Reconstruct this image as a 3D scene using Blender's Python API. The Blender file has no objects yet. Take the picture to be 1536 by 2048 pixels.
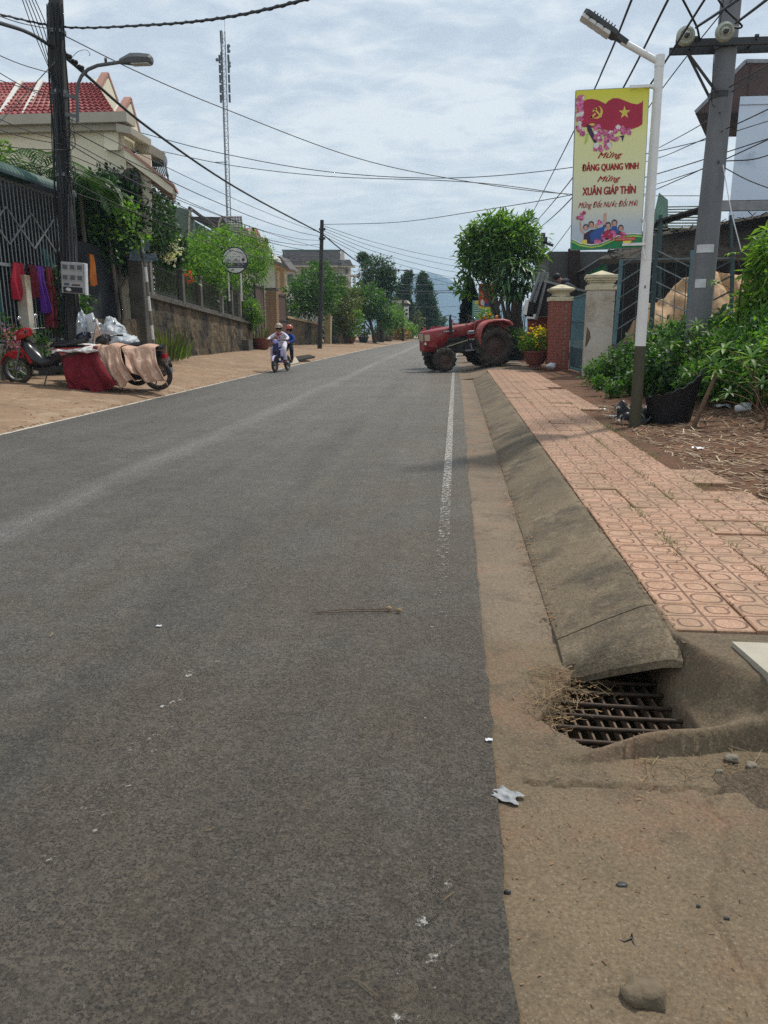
import bpy, math, random
import numpy as np
from mathutils import Vector, Matrix, noise

R = math.radians
rnd = random.Random(7)
C = bpy.context.scene.collection
SC = bpy.context.scene

# ------------------------------------------------------------------ camera
F_PX, PW, PH, EYE = 1538.0, 1536, 2048, 1.25
PITCH = math.atan((1024 - 655) / F_PX)
YAW = math.atan(144 * math.cos(PITCH) / F_PX)
cam = bpy.data.cameras.new('camera')
cam.sensor_fit = 'VERTICAL'; cam.sensor_height = 36.0; cam.lens = F_PX / PH * 36.0
cam.clip_start = 0.05; cam.clip_end = 12000
camo = bpy.data.objects.new('camera', cam); C.objects.link(camo)
camo.location = (0, 0, EYE); camo.rotation_euler = (R(90) - PITCH, 0, YAW)
SC.camera = camo

# ------------------------------------------------------------------ sky, sun, exposure
SUN_EL, SUN_AZ = 58.0, 38.0          # degrees above the horizon; clockwise from the street direction
world = bpy.data.worlds.new('World'); SC.world = world; world.use_nodes = True
wn, wl = world.node_tree.nodes, world.node_tree.links
wn.clear()
def W(t, **k):
    n = wn.new(t)
    for a, b in k.items(): setattr(n, a, b)
    return n
wo = W('ShaderNodeOutputWorld'); bg = W('ShaderNodeBackground'); bg.inputs['Strength'].default_value = 0.1
sky = W('ShaderNodeTexSky'); sky.sky_type = 'NISHITA'; sky.sun_disc = False
sky.sun_elevation = R(SUN_EL); sky.sun_rotation = R(SUN_AZ); sky.dust_density = 2.0; sky.altitude = 500
tc = W('ShaderNodeTexCoord'); sep = W('ShaderNodeSeparateXYZ'); wl.new(tc.outputs['Generated'], sep.inputs[0])
def wmath(op, a, b=None, clamp=False):
    n = W('ShaderNodeMath', operation=op, use_clamp=clamp)
    for i, v in enumerate((a, b)):
        if v is None: continue
        if isinstance(v, (int, float)): n.inputs[i].default_value = v
        else: wl.new(v, n.inputs[i])
    return n.outputs[0]
zz = wmath('MAXIMUM', sep.outputs[2], 0.0)
den = wmath('ADD', zz, 0.16)
comb = W('ShaderNodeCombineXYZ')
wl.new(wmath('DIVIDE', sep.outputs[0], den), comb.inputs[0]); wl.new(wmath('DIVIDE', sep.outputs[1], den), comb.inputs[1])
def wnoise(scale, detail, rough, off, dist=0.0):
    mp = W('ShaderNodeMapping'); mp.inputs['Location'].default_value = off; mp.inputs['Scale'].default_value = (1, 1.35, 1)
    wl.new(comb.outputs[0], mp.inputs[0])
    n = W('ShaderNodeTexNoise'); n.inputs['Scale'].default_value = scale; n.inputs['Detail'].default_value = detail
    n.inputs['Roughness'].default_value = rough; n.inputs['Distortion'].default_value = dist
    wl.new(mp.outputs[0], n.inputs['Vector']); return n.outputs['Fac']
n1 = wnoise(6.2, 8, 0.56, (3.1, 1.7, 0), 0.35)
n2 = wnoise(1.3, 4, 0.5, (8.3, 2.2, 4), 0.2)
mix12 = wmath('ADD', wmath('MULTIPLY', n1, 0.56), wmath('MULTIPLY', n2, 0.44))
cr = W('ShaderNodeValToRGB'); wl.new(mix12, cr.inputs[0])
e = cr.color_ramp.elements
e[0].position = 0.415; e[0].color = (4.9, 5.75, 6.9, 1)
e[1].position = 0.57; e[1].color = (8.1, 8.65, 9.0, 1)
m_ = cr.color_ramp.elements.new(0.48); m_.color = (6.0, 6.85, 7.8, 1)
# paler veil towards the horizon, as a real cloud sheet seen edge-on
hz = W('ShaderNodeMix', data_type='RGBA'); hzf = wmath('POWER', wmath('SUBTRACT', 1.0, wmath('MINIMUM', wmath('MULTIPLY', zz, 1.7), 1.0)), 2.0)
wl.new(wmath('MULTIPLY', hzf, 0.7), hz.inputs[0]); wl.new(cr.outputs[0], hz.inputs[6]); hz.inputs[7].default_value = (10.2, 10.3, 9.9, 1)
thin = W('ShaderNodeMix', data_type='RGBA'); thin.inputs[0].default_value = 0.10
wl.new(hz.outputs[2], thin.inputs[6]); wl.new(sky.outputs[0], thin.inputs[7])
wl.new(thin.outputs[2], bg.inputs['Color']); wl.new(bg.outputs[0], wo.inputs['Surface'])

sun = bpy.data.lights.new('sun', 'SUN'); sun.energy = 3.5; sun.angle = R(4.0); sun.color = (1.0, 0.94, 0.84)
suno = bpy.data.objects.new('sun', sun); C.objects.link(suno); suno.location = (20, 20, 60)
suno.rotation_euler = (R(90 - SUN_EL), 0, R(180 - SUN_AZ))
SC.view_settings.view_transform = 'Standard'; SC.view_settings.look = 'None'
SC.view_settings.exposure = 0.1; SC.view_settings.gamma = 1.0; SC.view_settings.use_curve_mapping = False
SC.render.engine = 'CYCLES'
SC.cycles.use_denoising = False; SC.cycles.max_bounces = 6; SC.cycles.volume_bounces = 0
SC.cycles.diffuse_bounces = 3; SC.cycles.glossy_bounces = 2; SC.cycles.transparent_max_bounces = 8

# ------------------------------------------------------------------ pixel -> place helpers (used to read positions off the photograph)
_hd = Vector((-math.sin(YAW), math.cos(YAW), 0)); _rt = Vector((math.cos(YAW), math.sin(YAW), 0))
_fw = Vector((_hd.x * math.cos(PITCH), _hd.y * math.cos(PITCH), -math.sin(PITCH)))
_up = Vector((_hd.x * math.sin(PITCH), _hd.y * math.sin(PITCH), math.cos(PITCH)))
def ray(px, py): return _fw + _rt * ((px - PW / 2) / F_PX) - _up * ((py - PH / 2) / F_PX)
def G(px, py, z=0.0):
    d = ray(px, py); t = (z - EYE) / d.z; return Vector((d.x * t, d.y * t, z))
def P(px, py, Y):
    d = ray(px, py); t = Y / d.y; return Vector((d.x * t, Y, EYE + d.z * t))
def XP(px, py, X):
    d = ray(px, py); t = X / d.x; return Vector((X, d.y * t, EYE + d.z * t))

# ------------------------------------------------------------------ materials
M = {}
def nodes_of(name):
    m = bpy.data.materials.new(name); m.use_nodes = True; M[name] = m
    nt = m.node_tree; return m, nt.nodes, nt.links, nt.nodes['Principled BSDF']
def c4(c): return (c[0], c[1], c[2], 1.0)
def mat(name, col, rough=0.8, col2=None, ns=4.0, bump=0.0, bs=60.0, metal=0.0, spec=0.35, stain=None, ss=1.5, slo=0.5, shi=0.62,
        stretch=(1, 1, 1), island=0.0, emit=0.0):
    """base colour broken up by noise, optional stains and fine relief, all in object space"""
    m, N, L, b = nodes_of(name)
    b.inputs['Roughness'].default_value = rough; b.inputs['Metallic'].default_value = metal
    b.inputs['Specular IOR Level'].default_value = spec
    t = N.new('ShaderNodeTexCoord'); mp = N.new('ShaderNodeMapping'); mp.inputs['Scale'].default_value = stretch
    L.new(t.outputs['Object'], mp.inputs[0])
    if col2 is None: col2 = tuple(min(1, x * 0.8) for x in col)
    n = N.new('ShaderNodeTexNoise'); n.inputs['Scale'].default_value = ns; n.inputs['Detail'].default_value = 6; n.inputs['Roughness'].default_value = 0.62
    L.new(mp.outputs[0], n.inputs['Vector'])
    r = N.new('ShaderNodeMapRange'); r.inputs[1].default_value = 0.36; r.inputs[2].default_value = 0.64
    L.new(n.outputs['Fac'], r.inputs[0])
    x = N.new('ShaderNodeMix'); x.data_type = 'RGBA'; L.new(r.outputs[0], x.inputs[0]); x.inputs[6].default_value = c4(col); x.inputs[7].default_value = c4(col2)
    out = x.outputs[2]
    if stain is not None:
        n2 = N.new('ShaderNodeTexNoise'); n2.inputs['Scale'].default_value = ss; n2.inputs['Detail'].default_value = 7; n2.inputs['Roughness'].default_value = 0.65
        L.new(mp.outputs[0], n2.inputs['Vector'])
        r2 = N.new('ShaderNodeMapRange'); r2.inputs[1].default_value = slo; r2.inputs[2].default_value = shi; L.new(n2.outputs['Fac'], r2.inputs[0])
        x2 = N.new('ShaderNodeMix'); x2.data_type = 'RGBA'; L.new(r2.outputs[0], x2.inputs[0]); L.new(out, x2.inputs[6]); x2.inputs[7].default_value = c4(stain)
        out = x2.outputs[2]
    if island:
        g = N.new('ShaderNodeNewGeometry'); mr = N.new('ShaderNodeMapRange'); mr.inputs[3].default_value = 1 - island; mr.inputs[4].default_value = 1 + island
        L.new(g.outputs['Random Per Island'], mr.inputs[0])
        v = N.new('ShaderNodeVectorMath'); v.operation = 'SCALE'; L.new(out, v.inputs[0]); L.new(mr.outputs[0], v.inputs['Scale']); out = v.outputs[0]
    L.new(out, b.inputs['Base Color'])
    if bump:
        n3 = N.new('ShaderNodeTexNoise'); n3.inputs['Scale'].default_value = bs; n3.inputs['Detail'].default_value = 5; L.new(mp.outputs[0], n3.inputs['Vector'])
        bp = N.new('ShaderNodeBump'); bp.inputs['Strength'].default_value = 1.0; bp.inputs['Distance'].default_value = bump
        L.new(n3.outputs['Fac'], bp.inputs['Height']); L.new(bp.outputs[0], b.inputs['Normal'])
    if emit:
        b.inputs['Emission Color'].default_value = c4(col); b.inputs['Emission Strength'].default_value = emit
    return m
def ground(name, c1, c2, s1, s2, grain=.35, bump=.004, big=.8, rough=.88, speck=(.30, .26, .2)):
    """weathered mineral surface: broad tone, two kinds of stain, grit and specks"""
    m, N, L, b = nodes_of(name); b.inputs['Roughness'].default_value = rough; b.inputs['Specular IOR Level'].default_value = .3
    t = N.new('ShaderNodeTexCoord')
    def nz(sc, det=6, ro=.62, off=0.0):
        mp = N.new('ShaderNodeMapping'); mp.inputs['Location'].default_value = (off, off * .7, off * .3); L.new(t.outputs['Object'], mp.inputs[0])
        n = N.new('ShaderNodeTexNoise'); n.inputs['Scale'].default_value = sc; n.inputs['Detail'].default_value = det; n.inputs['Roughness'].default_value = ro; L.new(mp.outputs[0], n.inputs['Vector']); return n.outputs['Fac']
    def rg(v, a, c, lo=0., hi=1.):
        n = N.new('ShaderNodeMapRange'); n.inputs[1].default_value = a; n.inputs[2].default_value = c; n.inputs[3].default_value = lo; n.inputs[4].default_value = hi; L.new(v, n.inputs[0]); return n.outputs[0]
    def mixc(f, a, c):
        k = N.new('ShaderNodeMix'); k.data_type = 'RGBA'; L.new(f, k.inputs[0])
        for i, v in ((6, a), (7, c)):
            if isinstance(v, tuple): k.inputs[i].default_value = c4(v)
            else: L.new(v, k.inputs[i])
        return k.outputs[2]
    col = mixc(rg(nz(big, 5), .36, .64), c1, c2)
    col = mixc(rg(nz(2.1, 9, .7, 5.0), .50, .62, 0, .85), col, s1)
    col = mixc(rg(nz(3.7, 9, .72, 11.0), .54, .66, 0, .8), col, s2)
    v = N.new('ShaderNodeVectorMath'); v.operation = 'SCALE'; L.new(col, v.inputs[0]); L.new(rg(nz(95, 4, .7), .3, .7, 1 - grain, 1 + grain), v.inputs['Scale'])
    vo = N.new('ShaderNodeTexVoronoi'); vo.inputs['Scale'].default_value = 240; L.new(t.outputs['Object'], vo.inputs['Vector']); sc_ = N.new('ShaderNodeSeparateColor'); L.new(vo.outputs['Color'], sc_.inputs[0])
    col = mixc(rg(sc_.outputs[0], .93, .96, 0, .32), v.outputs[0], speck); col = mixc(rg(sc_.outputs[1], .95, .98, 0, .5), col, tuple(x * .35 for x in c1))
    L.new(col, b.inputs['Base Color'])
    h = N.new('ShaderNodeMath'); h.operation = 'MULTIPLY_ADD'; L.new(nz(17, 6, .65), h.inputs[0]); h.inputs[1].default_value = 2.2; L.new(nz(120, 4, .7), h.inputs[2])
    bp = N.new('ShaderNodeBump'); bp.inputs['Distance'].default_value = bump; L.new(h.outputs[0], bp.inputs['Height']); L.new(bp.outputs[0], b.inputs['Normal']); return m
def leaf(name, cols, trans=0.35, rough=0.5):
    m, N, L, b = nodes_of(name)
    g = N.new('ShaderNodeNewGeometry'); cr = N.new('ShaderNodeValToRGB'); L.new(g.outputs['Random Per Island'], cr.inputs[0])
    el = cr.color_ramp.elements; el[0].color = c4(cols[0]); el[1].color = c4(cols[-1])
    for i, c in enumerate(cols[1:-1]): q = el.new((i + 1) / (len(cols) - 1)); q.color = c4(c)
    b.inputs['Roughness'].default_value = rough; b.inputs['Specular IOR Level'].default_value = 0.4
    L.new(cr.outputs[0], b.inputs['Base Color'])
    tr = N.new('ShaderNodeBsdfTranslucent'); hs = N.new('ShaderNodeVectorMath'); hs.operation = 'MULTIPLY'; hs.inputs[1].default_value = (1.5, 1.7, 0.6)
    L.new(cr.outputs[0], hs.inputs[0]); L.new(hs.outputs[0], tr.inputs['Color'])
    mx = N.new('ShaderNodeMixShader'); mx.inputs[0].default_value = trans
    o = N['Material Output']; L.new(b.outputs[0], mx.inputs[1]); L.new(tr.outputs[0], mx.inputs[2]); L.new(mx.outputs[0], o.inputs['Surface'])
    return m

# ------------------------------------------------------------------ mesh builder
class MB:
    def __init__(s): s.v = []; s.f = []; s.mi = []; s.sm = []; s.cur = 0
    def add(s, vs, fs, smooth=False):
        o = len(s.v); s.v += [tuple(v) for v in vs]
        for f in fs: s.f.append(tuple(i + o for i in f)); s.mi.append(s.cur); s.sm.append(smooth)
        return s
    def m(s, i): s.cur = i; return s
    def box(s, c, d, rz=0.0, M4=None, taper=1.0):
        x, y, z = d[0] / 2, d[1] / 2, d[2] / 2; t = taper
        vs = [(-x, -y, -z), (x, -y, -z), (x, y, -z), (-x, y, -z), (-x * t, -y * t, z), (x * t, -y * t, z), (x * t, y * t, z), (-x * t, y * t, z)]
        mt = Matrix.Translation(c) @ (M4 if M4 is not None else Matrix.Rotation(rz, 4, 'Z'))
        return s.add([mt @ Vector(v) for v in vs], [(3, 2, 1, 0), (4, 5, 6, 7), (0, 1, 5, 4), (1, 2, 6, 5), (2, 3, 7, 6), (3, 0, 4, 7)])
    def bbox(s, c, d, b=0.01, rz=0.0, M4=None):
        """box with chamfered vertical and top edges"""
        x, y, z = d[0] / 2, d[1] / 2, d[2] / 2; b = min(b, x * .45, y * .45, z * .9)
        def ring(xx, yy, zz, k): return [(-xx + k, -yy, zz), (xx - k, -yy, zz), (xx, -yy + k, zz), (xx, yy - k, zz), (xx - k, yy, zz), (-xx + k, yy, zz), (-xx, yy - k, zz), (-xx, -yy + k, zz)]
        vs = ring(x, y, -z, b) + ring(x, y, z - b, b) + ring(x - b, y - b, z, b * .5)
        mt = Matrix.Translation(c) @ (M4 if M4 is not None else Matrix.Rotation(rz, 4, 'Z'))
        fs = [tuple(range(7, -1, -1)), tuple(range(16, 24))]
        for k in range(2):
            for i in range(8): a = k * 8 + i; q = k * 8 + (i + 1) % 8; fs.append((a, q, q + 8, a + 8))
        return s.add([mt @ Vector(v) for v in vs], fs)
    def bar(s, p, q, w, h=None, upv=(0, 0, 1)):
        p, q = Vector(p), Vector(q); h = w if h is None else h; d = q - p; l = d.length
        if l < 1e-6: return s
        d = d / l; u = Vector(upv)
        if abs(d.dot(u)) > 0.98: u = Vector((1, 0, 0))
        sd = d.cross(u).normalized(); u = sd.cross(d)
        vs = [o + sd * a + u * b_ for o in (p, q) for a, b_ in ((-w / 2, -h / 2), (w / 2, -h / 2), (w / 2, h / 2), (-w / 2, h / 2))]
        return s.add(vs, [(3, 2, 1, 0), (4, 5, 6, 7), (0, 1, 5, 4), (1, 2, 6, 5), (2, 3, 7, 6), (3, 0, 4, 7)])
    def tube(s, pts, r, n=8, caps=True, smooth=True):
        pts = [Vector(p) for p in pts]; k = len(pts); rr = r if isinstance(r, (list, tuple)) else [r] * k
        vs = []; prev = None
        for i, p in enumerate(pts):
            d = (pts[min(i + 1, k - 1)] - pts[max(i - 1, 0)]); d = d.normalized() if d.length > 1e-9 else Vector((0, 0, 1))
            if prev is None:
                a = Vector((0, 0, 1)) if abs(d.z) < 0.9 else Vector((1, 0, 0)); u = d.cross(a).normalized()
            else:
                u = prev - d * prev.dot(d); u = u.normalized() if u.length > 1e-6 else d.orthogonal().normalized()
            prev = u; w = d.cross(u)
            vs += [p + (u * math.cos(2 * math.pi * j / n) + w * math.sin(2 * math.pi * j / n)) * rr[i] for j in range(n)]
        fs = [(i * n + j, i * n + (j + 1) % n, (i + 1) * n + (j + 1) % n, (i + 1) * n + j) for i in range(k - 1) for j in range(n)]
        s.add(vs, fs, smooth)
        if caps: s.add(vs[:n], [tuple(range(n - 1, -1, -1))]); s.add(vs[-n:], [tuple(range(n))])
        return s
    def lathe(s, prof, n=16, c=(0, 0, 0), axis='Z', smooth=True):
        """prof: (radius, height) from one end to the other"""
        vs = []
        for r, z in prof:
            for j in range(n):
                a = 2 * math.pi * j / n; x, y = r * math.cos(a), r * math.sin(a)
                v = (x, y, z) if axis == 'Z' else ((x, z, y) if axis == 'Y' else (z, x, y))
                vs.append((v[0] + c[0], v[1] + c[1], v[2] + c[2]))
        k = len(prof)
        return s.add(vs, [(i * n + j, i * n + (j + 1) % n, (i + 1) * n + (j + 1) % n, (i + 1) * n + j) for i in range(k - 1) for j in range(n)], smooth)
    def prism(s, poly, h, M4):
        """poly in local xy, thickness h along local z"""
        n = len(poly); vs = [M4 @ Vector((x, y, 0)) for x, y in poly] + [M4 @ Vector((x, y, h)) for x, y in poly]
        return s.add(vs, [tuple(range(n - 1, -1, -1)), tuple(range(n, 2 * n))] + [(i, (i + 1) % n, (i + 1) % n + n, i + n) for i in range(n)])
    def hexa(s, a, b):
        """solid between two quads a, b (4 points each)"""
        return s.add(list(a) + list(b), [(3, 2, 1, 0), (4, 5, 6, 7), (0, 1, 5, 4), (1, 2, 6, 5), (2, 3, 7, 6), (3, 0, 4, 7)])
    def grid(s, fn, nu, nv, smooth=True):
        vs = [fn(i / (nu - 1), j / (nv - 1)) for j in range(nv) for i in range(nu)]
        return s.add(vs, [(j * nu + i, j * nu + i + 1, (j + 1) * nu + i + 1, (j + 1) * nu + i) for j in range(nv - 1) for i in range(nu - 1)], smooth)
    def ell(s, c, r, nu=12, nv=8, M4=None, jit=0.0):
        vs = []; mt = Matrix.Translation(c) @ (M4 if M4 is not None else Matrix())
        for j in range(nv + 1):
            t = math.pi * j / nv
            for i in range(nu):
                a = 2 * math.pi * i / nu; d = Vector((math.sin(t) * math.cos(a), math.sin(t) * math.sin(a), -math.cos(t)))
                k = 1 + (jit * noise.noise(d * 1.7 + Vector(c) * 3) if jit else 0)
                vs.append(mt @ Vector((d.x * r[0] * k, d.y * r[1] * k, d.z * r[2] * k)))
        return s.add(vs, [(j * nu + i, j * nu + (i + 1) % nu, (j + 1) * nu + (i + 1) % nu, (j + 1) * nu + i) for j in range(nv) for i in range(nu)], True)
    def mesh(s, name, mats):
        me = bpy.data.meshes.new(name); me.from_pydata(s.v, [], s.f)
        for x in (mats if isinstance(mats, (list, tuple)) else [mats]): me.materials.append(M[x] if isinstance(x, str) else x)
        me.polygons.foreach_set('material_index', s.mi); me.polygons.foreach_set('use_smooth', s.sm); me.update(); return me

def tag(o, label, cat, group=None):
    o['label'] = label; o['category'] = cat
    if group: o['group'] = group
    return o
def thing(name, label, cat, loc=(0, 0, 0), rotz=0.0, group=None):
    o = bpy.data.objects.new(name, None); C.objects.link(o); o.location = loc; o.rotation_euler = (0, 0, rotz); o.empty_display_size = .1
    return tag(o, label, cat, group)
def link(name, me, parent=None, loc=(0, 0, 0)):
    o = bpy.data.objects.new(name, me); C.objects.link(o); o.location = loc
    if parent is not None: o.parent = parent
    return o
def obj(name, mb, mats, parent=None, world=False, label=None):
    """links a builder as ONE mesh object; world=True: its points are world points and are moved into the parent's frame"""
    if world and parent is not None:
        chain = []; p = parent
        while p is not None: chain.append(Matrix.LocRotScale(p.location, p.rotation_euler, p.scale)); p = p.parent
        mt = Matrix()
        for q in reversed(chain): mt = mt @ q
        mt = mt.inverted(); mb.v = [tuple(mt @ Vector(v)) for v in mb.v]
    o = link(name, mb.mesh(name, mats), parent)
    if label: o['label'] = label
    return o
def solo(name, mb, mats, label, cat, group=None, at=None):
    """a thing that is one mesh, its origin at a point of its own"""
    vs = mb.v
    if at is None:
        xs = [v[0] for v in vs]; ys = [v[1] for v in vs]; zs = [v[2] for v in vs]
        at = ((min(xs) + max(xs)) / 2, (min(ys) + max(ys)) / 2, min(zs))
    mb.v = [(v[0] - at[0], v[1] - at[1], v[2] - at[2]) for v in vs]
    o = link(name, mb.mesh(name, mats)); o.location = at
    return tag(o, label, cat, group)
def struct(name, mb, mats, parent=None):
    o = link(name, mb.mesh(name, mats), parent)
    if parent is None: o['kind'] = 'structure'
    return o
def stuff(name, o, label=None, cat=None):
    o['kind'] = 'stuff'
    if label: o['label'] = label
    if cat: o['category'] = cat
    return o

# ------------------------------------------------------------------ foliage
rng = np.random.default_rng(11)
def crown_pts(blobs, n, twig=10, spread=0.16, shell=0.55):
    """leaf points bunched on twigs through the volume of several ellipsoids (cx,cy,cz,rx,ry,rz)"""
    B = np.array(blobs, float); w = (B[:, 3] * B[:, 4] * B[:, 5]) ** (2 / 3); w /= w.sum()
    k = max(1, n // twig); idx = rng.choice(len(B), k, p=w)
    d = rng.normal(size=(k, 3)); d /= np.linalg.norm(d, axis=1)[:, None]
    r = shell + (1 - shell) * rng.random(k) ** 0.6
    r *= 0.82 + 0.36 * rng.random(k)
    tw = B[idx, :3] + d * B[idx, 3:] * r[:, None]
    rep = np.repeat(np.arange(k), twig); sp = spread * B[idx, 3:].mean(axis=1)
    pts = tw[rep] + rng.normal(size=(len(rep), 3)) * sp[rep][:, None] * np.array([1, 1, 0.8])
    return pts, d[rep]
def leaves(name, pts, outd, size, mat_, parent=None, aspect=0.5, droop=0.25, spread=0.8, var=0.35, loc=None):
    n = len(pts); d = outd * 0.7 + rng.normal(size=(n, 3)) * spread; d[:, 2] -= droop
    d /= np.linalg.norm(d, axis=1)[:, None]
    up = np.tile(np.array([0, 0, 1.0]), (n, 1)) + rng.normal(size=(n, 3)) * 0.55
    s = np.cross(d, up); s /= np.linalg.norm(s, axis=1)[:, None] + 1e-9
    nn = np.cross(s, d); L = size * (1 - var + 2 * var * rng.random(n))[:, None]
    tip = pts + d * L; mid = pts + d * L * 0.45 + nn * L * 0.10
    v = np.stack([pts, mid + s * L * aspect / 2, tip, mid - s * L * aspect / 2], axis=1).reshape(-1, 3)
    if loc is not None: v = v - np.array(loc)
    b = np.arange(n) * 4
    tri = np.stack([np.stack([b, b + 1, b + 2], 1), np.stack([b, b + 2, b + 3], 1)], 1).reshape(-1, 3)
    me = bpy.data.meshes.new(name); me.vertices.add(4 * n); me.vertices.foreach_set('co', v.ravel())
    me.loops.add(6 * n); me.loops.foreach_set('vertex_index', tri.ravel().astype(np.int32))
    me.polygons.add(2 * n); me.polygons.foreach_set('loop_start', np.arange(0, 6 * n, 3, dtype=np.int32))
    me.materials.append(M[mat_]); me.update(); me.validate()
    o = link(name, me, parent)
    if loc is not None and parent is None: o.location = loc
    return o
def strap(mb, base, d, L, w, bend=0.6, seg=5, twist=0.0, up=None):
    """one long tapering leaf blade that arches over"""
    base = Vector(base); d = Vector(d).normalized(); sd = d.cross(Vector((0, 0, 1)))
    sd = sd.normalized() if sd.length > 1e-3 else Vector((math.cos(twist), math.sin(twist), 0)); vs = []; p = base.copy(); dd = d.copy()
    for i in range(seg + 1):
        t = i / seg; ww = w * (0.55 + 0.9 * t) * (1 - t ** 2.2) + w * 0.03; n_ = sd.cross(dd)
        vs += [p - sd * ww / 2 + n_ * ww * .15, p, p + sd * ww / 2 + n_ * ww * .15]
        p = p + dd * (L / seg); dd = (dd + Vector((0, 0, -1)) * bend / seg).normalized()
    fs = []
    for i in range(seg): a = i * 3; fs += [(a, a + 1, a + 4, a + 3), (a + 1, a + 2, a + 5, a + 4)]
    mb.add(vs, fs, True)
def tree(name, label, base, blobs, n, size, lm, trunk_r=0.12, bark='bark', group=None, limbs=4, aspect=0.5, droop=0.25, twig=10, spread=0.16, shell=0.55, trunk_top=None, cat='tree'):
    base = Vector(base); t = thing(name, label, cat, base, 0, group)
    lb = [(b[0] - base.x, b[1] - base.y, b[2] - base.z, b[3], b[4], b[5]) for b in blobs]
    pts, d = crown_pts(lb, n, twig, spread, shell)
    leaves('crown', pts, d, size, lm, t, aspect, droop)
    mb = MB(); big = max(lb, key=lambda b: b[3] * b[4] * b[5]); top = Vector(big[:3]) if trunk_top is None else Vector(trunk_top) - base
    k = 6; pp = [Vector((0, 0, -0.15)).lerp(top, i / k) + Vector((noise.noise((i, base.x, 1)), noise.noise((i, base.y, 5)), 0)) * trunk_r * 1.2 * (i > 0) for i in range(k + 1)]
    mb.tube(pp, [trunk_r * (1.25 if i == 0 else 1) * (1 - 0.6 * i / k) for i in range(k + 1)], 8)
    for j in range(limbs):
        b = lb[j % len(lb)]; s0 = pp[2 + j % 3]; e0 = Vector(b[:3]) + Vector((rnd.uniform(-.6, .6) * b[3], rnd.uniform(-.6, .6) * b[4], rnd.uniform(-.2, .6) * b[5]))
        mid = s0.lerp(e0, .5) + Vector((0, 0, -0.08 * (e0 - s0).length))
        mb.tube([s0, mid, e0], [trunk_r * .45, trunk_r * .3, trunk_r * .1], 6)
    obj('trunk', mb, bark, t)
    return t
def pmesh(name, fn, mats):
    mb = MB(); fn(mb); return mb.mesh(name, mats)
def interp(pts, x):
    for (a, fa), (b, fb) in zip(pts, pts[1:]):
        if x <= b: return fa + (fb - fa) * max(0, (x - a) / (b - a))
    return pts[-1][1]
def sstep(a, b, x):
    t = max(0.0, min(1.0, (x - a) / (b - a))); return t * t * (3 - 2 * t)
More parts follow.
